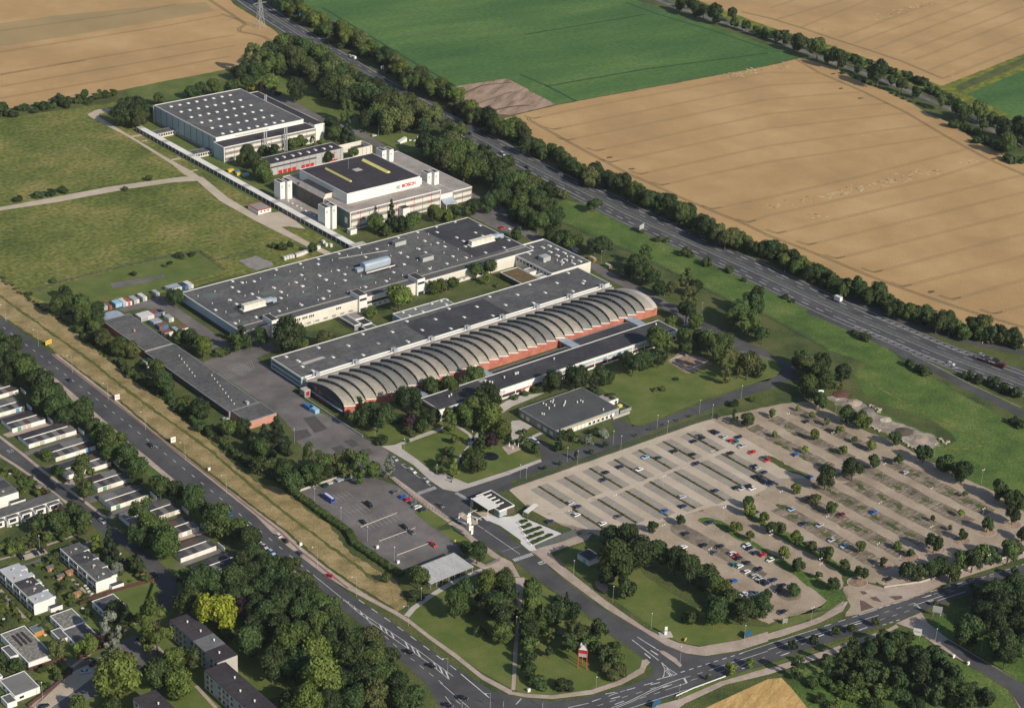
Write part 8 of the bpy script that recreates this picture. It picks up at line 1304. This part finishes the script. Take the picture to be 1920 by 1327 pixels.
def shelter(q, l, rz):
    p = G(*q); o = bld('bus_shelter', l, 'bus shelter', (p.x, p.y, 0)); o.rotation_euler = (0, 0, rz); bl = flat('shelter_blue', (.03, .16, .30))
    pbox('roof', bl, o, -2.2, 2.2, -.9, .9, 2.4, 2.6, bottom=True); pbox('back_panel', mat('tinted_glass', (.05, .10, .14), (.07, .13, .17), s=1, rough=.2), o, -2.1, 2.1, .8, .85, .3, 2.3)
    for x in (-2.1, 2.0):
        for y in (-.8, .75): pbox('post', bl, o, x, x + .1, y, y + .1, 0, 2.4)
    pbox('bench', m_wood, o, -1.5, 1.5, .3, .7, .45, .5)
shelter(D3(1080, 1325)[0], 'blue bus shelter at the frame bottom beside the crossroad', .35); shelter(D3(1770, 800)[0], 'blue-green bus shelter on the pavement below the big trees', .3)
for i, (a, c) in enumerate(((122, 815), (145, 800), (150, 930), (180, 985))):
    p = G(*zz(860, 890, 8)(a, c)[0]); o = bld('flag_pole', f'white vertical banner on a pole beside the entrance road, {ordw(i)} from the gatehouse', 'flag', (p.x, p.y, 0), 'company banners'); mb = MB(); mb.tube((0, 0, 0), (0, 0, 8), .07, .04, m_poles); part('pole', mb, o); pbox('banner', m_white, o, .08, 1.3, -.03, .03, 3.2, 7.9, bottom=True); pbox('banner_mark', m_redtrim, o, .3, 1.1, -.04, -.045, 6.0, 6.5)
for i, q in enumerate((zz(860, 890, 8)(145, 605, 280, 545), zz(860, 890, 8)(270, 690, 370, 650), zz(860, 890, 8)(0, 655, 80, 620))):
    a, c = W(q); o = bld('barrier', f'white boom barrier at the gatehouse, {ordw(i)} of three', 'barrier', (a.x, a.y, 0), 'gate barriers'); d = c - a; mb = MB(); mb.tube((0, 0, 1.0), (d.x, d.y, 1.0), .12, .08, m_white, 6); part('boom', mb, o); pbox('housing', m_white, o, -.25, .25, -.25, .25, 0, 1.2)
for i, q in enumerate((zz(860, 890, 8)(890, 710, 1000, 670, 1035, 700, 935, 745), zz(860, 890, 8)(930, 790, 1070, 735, 1110, 765, 970, 820), zz(860, 890, 8)(965, 870, 1215, 775, 1250, 800, 1010, 900), zz(860, 890, 8)(1000, 950, 1250, 850, 1285, 880, 1045, 975), zz(860, 890, 8)(1055, 1020, 1390, 885, 1425, 905, 1110, 1050))):
    mb = MB(); P = W(q); mb.prism(P, .14, .5, L_MID); o = bld('planting_bed', f'low green planting bed in the white plaza, {ordw(i)} from the gatehouse', 'planter', (0, 0, 0), 'plaza planting beds'); part('plants', mb, o); r_ = random.Random(i)
    for k in range(16):
        s, t = r_.random(), r_.random(); p = (P[0] * (1 - s) + P[1] * s) * (1 - t) + (P[3] * (1 - s) + P[2] * s) * t; c_ = link('foliage', CR['bush', 0][k % 3], o); c_.location = (p.x, p.y, .3); c_.scale = (1.1, 1.1, .8); setmat(c_, L_MID)
    pbox('bench', m_white, o, (P[0].x + P[3].x) / 2 - .9, (P[0].x + P[3].x) / 2 - .3, P[3].y, P[0].y, .14, .6)
P = W(zz(860, 890, 8)(1110, 1060, 1560, 880, 1750, 810, 1850, 890, 1190, 1110)); mb = MB(); mb.poly(P, .08, mat('gravel_with_plants', (.10, .11, .095), (.16, .165, .15), s=.8, fine=4, famt=.3)); tag(mb.build('gravel_bed'), 'grey planted gravel bed beside the plaza', 'bed', kind='structure')
P = W(zz(860, 890, 8)(945, 625, 1100, 560, 1190, 580, 1120, 640, 1540, 860, 1690, 800, 1700, 830, 1560, 880, 1250, 740)); mb = MB(); mb.poly(P, .09, m_base); tag(mb.build('planting_strip'), 'dark planted strip beside the plaza edge', 'bed', kind='structure')
p = G(*C2(1757, 765)[0]); mb = MB(); mb.poly([(p.x + 4.2 * math.cos(t * .42), p.y + 4.6 * math.sin(t * .42), 0) for t in range(15)], .07, mat('pond_water', (.012, .016, .022), (.02, .026, .03), s=.3, rough=.05, famt=0)); tag(mb.build('pond_water'), 'small dark garden pond', 'pond', kind='structure')
P = W(zz(780, 680, 8)(1290, 1265, 1480, 1195, 1570, 1300, 1380, 1380)); mb = MB(); mb.prism(P, 0, .12, m_side); tag(mb.build('terrace'), 'small paved terrace with parasols', 'terrace', kind='structure')
for i, (a, c) in enumerate(((1395, 1275), (1480, 1250), (1450, 1315), (1532, 1285))):
    p = G(*zz(780, 680, 8)(a, c)[0]); o = bld('parasol', f'closed white parasol on the garden terrace, {ordw(i)} of four', 'parasol', (p.x, p.y, .12), 'closed garden parasols'); mb = MB(); mb.tube((0, 0, 0), (0, 0, 3.2), .05, .04, m_poles); part('pole', mb, o); mb = MB(); mb.tube((0, 0, 1.0), (0, 0, 3.3), .32, .06, m_white, 8); part('canopy', mb, o)
for i, (a, c) in enumerate(((1090, 1265), (785, 1215), (695, 945), (845, 1045))):
    p = G(*zz(780, 680, 8)(a, c)[0]); o = bld('garden_bollard', f'short white bollard in the garden, {ordw(i)} listed from the pond side', 'bollard', (p.x, p.y, 0)); mb = MB(); mb.tube((0, 0, 0), (0, 0, 1.2), .15, .12, m_white); part('post', mb, o)
p = G(*C2(1465, 960)[0]); o = bld('sculpture', 'small dark sculpture on the pale corner plaza', 'sculpture', (p.x, p.y, .13)); mb = MB(); mb.tube((0, 0, 0), (.2, 0, 1.4), .5, .15, m_darkp, 6); mb.tube((.2, 0, 1.4), (-.6, .3, 2.2), .2, .3, m_darkp, 6); part('figure', mb, o)
p = G(*A2(1085, 1070)[0]); o = bld('stage_canopy', 'small white slanted canopy on the rear lawn', 'canopy', (p.x, p.y, 0)); mb = MB(); mb.face([(-2, -2, 1.0), (5, -1, 3.2), (5, 2, 3.2), (-2, 2, 1.0)], m_white); mb.face([(-2, -2, 1.0), (-2, 2, 1.0), (-2, 2, 0), (-2, -2, 0)][::-1], m_white); mb.face([(-2, -2, 0), (5, -1, 0), (5, -1, 3.2), (-2, -2, 1.0)], m_white); part('shell', mb, o)
for i, (a, c) in enumerate(((1155, 1055), (1190, 1058), (1205, 1050), (1240, 1045), (1215, 1030), (1145, 975))):
    p = G(*A2(a, c)[0]); o = bld('lounge_stone', f'white stone seat on the rear lawn, {ordw(i)} from the canopy', 'seat', (p.x, p.y, 0), 'white stone seats'); mb = MB(); mb.prism([Vector((-1.2, -.6, 0)), Vector((.8, -.8, 0)), Vector((1.3, .3, 0)), Vector((-.6, .8, 0))], 0, .6, m_white); part('seat', mb, o)
st = [(765, 388), (790, 398), (815, 410), (840, 418), (760, 540), (785, 548), (810, 562), (832, 575), (1015, 655), (1040, 672), (1058, 688), (1080, 700), (1105, 712), (830, 435), (1290, 640), (1310, 655), (1325, 672), (1350, 660), (1120, 725), (800, 405)]
for i, (a, c) in enumerate(st):
    p = G(*C4(a, c)[0]); o = bld('stone_block', f'pale stone block lying on the debris ground, {ordw(i)} in the scattered rows', 'stone', (p.x, p.y, 0), 'pale stone blocks'); o.rotation_euler = (0, 0, i * .9); mb = MB(); mb.prism([Vector((-1.1, -.5, 0)), Vector((1, -.6, 0)), Vector((1.2, .5, 0)), Vector((-.9, .6, 0))], 0, .8, m_stone); part('block', mb, o)
def heap(q, r, h, m, l):
    p = G(*q); mb = MB(); rr = random.Random(int(q[0])); n = 14; rings = []
    for k in range(4): rings.append([(p.x + r * (1 - k / 4) * rr.uniform(.85, 1.15) * math.cos(6.283 * i / n), p.y + r * .8 * (1 - k / 4) * rr.uniform(.85, 1.15) * math.sin(6.283 * i / n), h * .6 * (k / 4) ** .8 * (1 if k else 0) * rr.uniform(.85, 1.1)) for i in range(n)])
    for k in range(3):
        for i in range(n): j = (i + 1) % n; mb.face([rings[k][i], rings[k][j], rings[k + 1][j], rings[k + 1][i]], m)
    for i in range(n): mb.face([rings[3][i], rings[3][(i + 1) % n], (p.x, p.y, h * .6)], m)
    tag(mb.build('rubble_heap'), l, 'heap')
heap(C4(640, 365)[0], 5.5, 2.0, m_gravel, 'pale grey gravel heap on the debris ground'); heap(C4(745, 418)[0], 4, 1.5, m_asphw, 'dark asphalt heap on the debris ground'); heap(C4(1020, 580)[0], 6, 1.8, m_trunk, 'dark brown brushwood heap on the debris ground'); heap(C4(545, 300)[0], 6, 1.5, mat('red_brown_brush', (.10, .045, .035), (.15, .07, .05), s=1, famt=.4), 'reddish brown brush heap beside the white tank'); heap(C4(1150, 640)[0], 5, 1.2, m_gravel, 'low pale gravel heap near the meadow'); heap(C4(880, 490)[0], 4, 1.4, m_stone, 'sandy heap in the middle of the debris ground')
p = G(*C4(385, 295)[0]); o = bld('tank', 'white round-topped tank at the top of the debris ground', 'tank', (p.x, p.y, 0)); mb = MB(); mb.tube((-2.2, 0, 1.2), (2.2, 0, 1.2), 1.2, 1.2, m_white, 10); part('shell', mb, o); pbox('cradle', m_greyd, o, -1.8, 1.8, -.8, .8, 0, .4)
for q, l in ((pk(745, 695, 1175, 528), 'long white timber rail with end posts in the small car park'), (pk(965, 865, 1395, 708), 'white timber rail between two rows of bays'), (pk(1180, 1035, 1560, 890), 'last white timber rail near the red car')):
    a, c = W(q); o = bld('parking_rail', l, 'rail', (a.x, a.y, 0)); d = c - a; mb = MB(); mb.ribbon([Vector((0, 0, 0)), Vector((d.x, d.y, 0))], .35, .55, m_slab, .3); part('rail', mb, o)
    for k in range(5): mb = MB(); v = d * (k / 4); mb.tube((v.x, v.y, 0), (v.x, v.y, 1.0 if k in (0, 4) else .5), .1, .1, m_slab); part('post', mb, o)
for a, c, l, w, d in ((505, 135, 'grey-white boat-shaped box trailer at the car park wall', 1.2, 2.5), (620, 100, 'grey covered trailer at the car park wall', 1.4, 3.2), (315, 205, 'dark green covered trailer in the car park corner', 1.3, 1.6), (375, 180, 'small pale trailer frame near the green one', .8, 1.4)):
    p = G(*pk(a, c)[0]); o = bld('trailer', l, 'trailer', (p.x, p.y, 0)); pbox('body', m_zinc if 'grey' in l else PC['dark green'] if 'green' in l[:12] else m_slab, o, -d, d, -w, w, .5, 1.3)
    for s in (-1, 1): mb = MB(); mb.tube((0, s * w, .35), (0, s * w * 1.1, .35), .35, .35, m_tyre, 10); part('wheel', mb, o)
for i, (a, c, m, l) in enumerate(((170, 645, m_yel, 'yellow skip beside the covered walkway'), (175, 655, m_cb, 'blue skip beside the covered walkway'), (1680 - 1250, 1270 - 952, m_yel, 'yellow container tub near the red-doored workshop'), (450, 323, m_cl, 'pale blue flat tub near the red-doored workshop'))):
    q = (432 + i * 8, 322 + i * 3); p = G(*q); o = bld('skip', l, 'skip', (p.x + (i % 2) * 2, p.y, 0)); mb = MB(); mb.box(-2.2, 2.2, -1.2, 1.2, .1, 1.8, m); part('tub', mb, o); pbox('rim', m, o, -2.3, 2.3, -1.3, -1.2, 1.6, 1.85)
p = G(*D1(1105, 900)[0]); o = bld('excavator', 'beige wheeled digger in the tree shade of the parking court', 'digger', (p.x, p.y, 0)); pbox('cab', m_stone, o, -.8, .8, -.8, .8, 1.0, 2.8); pbox('engine_cover', m_ltyel, o, -.9, .9, .8, 2.4, 1.0, 1.9); mb = MB(); mb.tube((0, -.8, 1.4), (0, -2.4, 2.6), .18, .14, m_ltyel); mb.tube((0, -2.4, 2.6), (0, -3.2, .6), .14, .1, m_ltyel); part('arm', mb, o)
for s in (-1, 1):
    for y in (-.8, 1.6): mb = MB(); mb.tube((s * .9, y, .5), (s * 1.15, y, .5), .5, .5, m_tyre, 10); part('wheel', mb, o)
gi = 0
for t, pts in ((D1, [(640, 420), (655, 440), (668, 462), (690, 480), (500, 370), (430, 300), (320, 420), (440, 370), (940, 230), (1000, 240), (900, 180), (30, 670), (620, 590), (340, 790)]), (zz(0, 860, 8), [(160, 1030), (260, 1010), (1090, 1030), (150, 240), (330, 270), (20, 250), (520, 920), (370, 950)])):
    for a, c in pts:
        p = G(*t(a, c)[0]); gi += 1; o = bld('garden_table', f'small pale garden table in the gardens, {ordw(gi - 1)} listed', 'table', (p.x, p.y, 0), 'garden tables'); mb = MB(); mb.tube((0, 0, .7), (0, 0, .78), .75, .75, m_white, 8); part('table_top', mb, o); mb = MB(); mb.tube((0, 0, 0), (0, 0, .7), .08, .08, m_white); part('leg', mb, o)
def fence(name, pts, label, h=1.8, step=3.0, m=m_darkp, rails=(.3, 1.0, 1.7), rw=.05):
    P = W(pts); mb = MB(); o = bld(name, label, 'fence')
    for p, u in walk(P, step): mb.box(p.x - .05, p.x + .05, p.y - .05, p.y + .05, 0, h, m)
    part('post_row', mb, o); mb = MB()
    for a, c in zip(P, P[1:]):
        d = (c - a); n = Vector((-d.y, d.x, 0)).normalized() * rw / 2
        for z in rails:
            mb.face([(a.x - n.x, a.y - n.y, z), (c.x - n.x, c.y - n.y, z), (c.x - n.x, c.y - n.y, z + rw), (a.x - n.x, a.y - n.y, z + rw)], m); mb.face([(a.x - n.x, a.y - n.y, z + rw), (c.x - n.x, c.y - n.y, z + rw), (c.x + n.x, c.y + n.y, z + rw), (a.x + n.x, a.y + n.y, z + rw)], m)
    part('rails', mb, o)
fence('mesh_fence', C3(-60, 1025, 0, 1002, 420, 855, 900, 683, 1400, 505, 1560, 455), 'tall dark green mesh fence along the paved car park', 2.2, 2.4, rails=(.2, .8, 1.4, 2.0), rw=.09)
fence('mesh_fence', B3(360, 335, 600, 445, 920, 583, 1280, 755, 1650, 945) + B4(0, 1052, 100, 1102, 250, 1182, 450, 1302), 'works boundary fence along the lush meadow', 1.9, 2.5, rails=(.2, .7, 1.2, 1.7), rw=.08)
fence('mesh_fence', B1(230, 882, 420, 800, 600, 755, 1000, 660, 1310, 590, 1500, 565, 1690, 705), 'dark fence around the lawn beside the meadow', 1.7, 2.5, rails=(.2, .7, 1.2, 1.6), rw=.08)
fence('mesh_fence', B1(1500, 565, 1620, 635, 1919, 555), 'short dark fence line towards the pallet yard', 1.7, 2.5, rw=.08)
fence('mesh_fence', C2(1000, 925, 1190, 1085, 1240, 1120, 1470, 1250), 'thin fence between small car park and entrance road', 1.8, 2.2)
fence('mesh_fence', D3(265, 185, 340, 225, 400, 280), 'green slatted gate wing beside the entrance pavement', 2.0, 1.0, rails=(.2, .5, .8, 1.1, 1.4, 1.7), rw=.1)
fence('mesh_fence', D2(1725, 265, 1830, 225), 'dark sliding gate at the small car park exit', 2.0, .8, rails=(.2, 1.0, 1.8), rw=.1)
fence('mesh_fence', D4(160, 645, 440, 600, 560, 560, 600, 500, 560, 420), 'thin wire fence round the lower car park end', 1.2, 2.5)
fence('mesh_fence', zz(860, 890, 8)(950, 640, 1080, 660, 1250, 740, 1540, 865, 1700, 790, 1850, 880), 'wire fence around the plaza planting', 1.6, 2.0)
for q, l in ((D1(600, 560, 720, 500, 880, 450, 1160, 375), 'dark red timber fence behind the square bungalow'), (D1(1160, 400, 1090, 620), 'dark red fence along the sloping hedge'), (D1(215, 1050, 490, 960), 'brown trellis fence below the lichen-roofed bungalow'), (D1(545, 1040, 400, 1180, 210, 1320), 'dark red fence along the parking court'), (D1(590, 960, 690, 920, 830, 840), 'dark fence under the silver conifer')):
    P = W(q); o = bld('timber_fence', l, 'fence'); mb = MB(); mb.ribbon(P, .12, 1.6, mat('dark_fence_wood', (.07, .03, .028), (.10, .045, .04), s=1, famt=.2), 0.0); part('boards', mb, o)
P = W(D1(1165, 415, 1100, 600, 1080, 620)); o = bld('clipped_hedge', 'bright green clipped hedge along the bungalow garden', 'hedge'); mb = MB(); mb.ribbon(P, 1.2, 1.6, L_LIGHT, 0.0); part('foliage', mb, o)
P = W(D4(870, 425, 1150, 385, 1400, 310, 1700, 225, 1990, 145)); o = bld('garden_wall', 'low white retaining wall before the car park hedge', 'wall'); mb = MB(); mb.ribbon(P, .4, .8, m_slab, 0.0); part('wall', mb, o)
P = W(D3(1230, 1245, 1350, 1190, 1600, 1097)); o = bld('guard_rail', 'white guard rail on the crossroad verge', 'rail'); mb = MB(); mb.ribbon(P, .25, .9, m_white, .5); part('rail', mb, o); mb = MB(); [mb.box(p.x - .06, p.x + .06, p.y - .06, p.y + .06, 0, .8, m_white) for p, u in walk(P, 3)]; part('post_row', mb, o)
P = W(C2(320, 1030, 520, 960, 700, 898)); o = bld('garden_wall', 'low pale wall closing the small car park', 'wall'); mb = MB(); mb.ribbon(P, .5, 1.0, m_slab, 0.0); part('wall', mb, o)
mb = MB(); o = bld('guard_rail', 'continuous guard rail on the motorway central reservation', 'rail')
for d in (.9, -.9): mb.ribbon(offs(med, d), .25, .75, m_metal, .45)
part('rail', mb, o)
for i, (t, a, c) in enumerate(((B3, 872, 185), (B3, 1100, 287), (B3, 1237, 352), (B3, 1557, 495), (B4, 125, 712), (B4, 498, 875), (B4, 945, 1050), (B4, 1352, 1180), (B4, 1608, 1248), (B3, 668, 65), (B3, 230, 1195 - 1328), (A2, 1440, 800))):
    p = G(*t(a, c)[0]); o = bld('marker_post', f'small white marker post on the far motorway edge, {ordw(i)} listed', 'post', (p.x, p.y, 0), 'motorway marker posts'); pbox('post', m_white, o, -.12, .12, -.1, .1, 0, 1.3)
for t, a, c, l in ((D2, 1855, 1320, 'traffic signal on the right of the crossroad bend'), (D2, 1755, 1325, 'traffic signal at the splitter island'), (D3, 228, 1327, 'dark signal mast at the frame bottom'), (D2, 1545, 1327, 'signal at the stop line of the main road')):
    p = G(*t(a, c)[0]); o = bld('traffic_signal', l, 'traffic light', (p.x, p.y, 0)); mb = MB(); mb.tube((0, 0, 0), (0, 0, 4.2), .09, .08, m_poles); part('mast', mb, o); pbox('signal_head', m_darkp, o, -.2, .2, -.15, .15, 3.1, 4.3, bottom=True)
p = G(488, 53); o = bld('power_pylon', 'grey lattice power pylon beside the distant motorway', 'pylon', (p.x, p.y, 0)); mb = MB(); H_ = 34
lv = [(0, 3.2), (8, 2.4), (16, 1.7), (23, 1.1), (29, .8), (34, .3)]
for (z0, r0), (z1, r1) in zip(lv, lv[1:]):
    c0 = [(s * r0, t * r0, z0) for s, t in ((-1, -1), (1, -1), (1, 1), (-1, 1))]; c1 = [(s * r1, t * r1, z1) for s, t in ((-1, -1), (1, -1), (1, 1), (-1, 1))]
    for i in range(4): j = (i + 1) % 4; mb.tube(c0[i], c1[i], .16, .14, m_metal, 4); mb.tube(c0[i], c1[j], .09, .09, m_metal, 4); mb.tube(c0[j], c1[i], .09, .09, m_metal, 4)
part('lattice', mb, o); mb = MB()
for z, L_ in ((22, 7), (27, 5.5)): mb.tube((-L_, 0, z), (L_, 0, z), .16, .16, m_metal, 4); mb.tube((-L_, 0, z), (0, 0, z + 1.8), .08, .08, m_metal, 4); mb.tube((L_, 0, z), (0, 0, z + 1.8), .08, .08, m_metal, 4)
part('crossarm', mb, o)
cd = bpy.data.cameras.new('camera'); co = bpy.data.objects.new('camera', cd); COL.objects.link(co); SC.camera = co
cd.sensor_width = 36; cd.sensor_fit = 'HORIZONTAL'; cd.lens = F / 1920 * 36; cd.clip_end = 20000; cd.clip_start = 1
co.matrix_world = Matrix(((RT.x, UP.x, -FW.x, CAM.x), (RT.y, UP.y, -FW.y, CAM.y), (RT.z, UP.z, -FW.z, CAM.z), (0, 0, 0, 1)))
AZ, EL = math.radians(95), math.radians(31)               # direction in which shadows fall, sun elevation
sd = bpy.data.lights.new('sun', 'SUN'); so = bpy.data.objects.new('sun', sd); COL.objects.link(so); sd.energy = 4.6; sd.angle = math.radians(.53); sd.color = (1, .91, .77)
travel = Vector((math.cos(AZ) * math.cos(EL), math.sin(AZ) * math.cos(EL), -math.sin(EL))); so.rotation_euler = travel.to_track_quat('-Z', 'Y').to_euler()
w = bpy.data.worlds.new('World'); SC.world = w; w.use_nodes = True; nt = w.node_tree; bg = nt.nodes['Background']
sk_ = nt.nodes.new('ShaderNodeTexSky'); sk_.sky_type = 'NISHITA'; sk_.sun_disc = False; sk_.sun_elevation = EL; sdir = -travel; sk_.sun_rotation = math.atan2(sdir.x, sdir.y); nt.links.new(sk_.outputs[0], bg.inputs[0]); bg.inputs[1].default_value = .10
SC.view_settings.view_transform = 'Standard'; SC.view_settings.look = 'None'; SC.view_settings.exposure = 0; SC.view_settings.gamma = 1
SC.cycles.max_bounces = 4; SC.cycles.diffuse_bounces = 2; SC.cycles.use_denoising = True
hz = bpy.data.materials.new('haze'); hz.use_nodes = True; nt = hz.node_tree; nt.nodes.remove(nt.nodes['Principled BSDF']); pv = nt.nodes.new('ShaderNodeVolumePrincipled'); pv.inputs['Color'].default_value = (.80, .88, 1, 1); pv.inputs['Density'].default_value = 1.8e-5; pv.inputs['Anisotropy'].default_value = 0; nt.links.new(pv.outputs[0], nt.nodes['Material Output'].inputs['Volume'])
mb = MB(); mb.box(-2700, 7100, -2700, 7100, -1, 475, hz, bottom=True); tag(mb.build('haze'), 'faint bluish summer haze over the whole landscape', 'haze', kind='stuff')
SC.cycles.volume_bounces = 0
print('objects', len(bpy.data.objects))
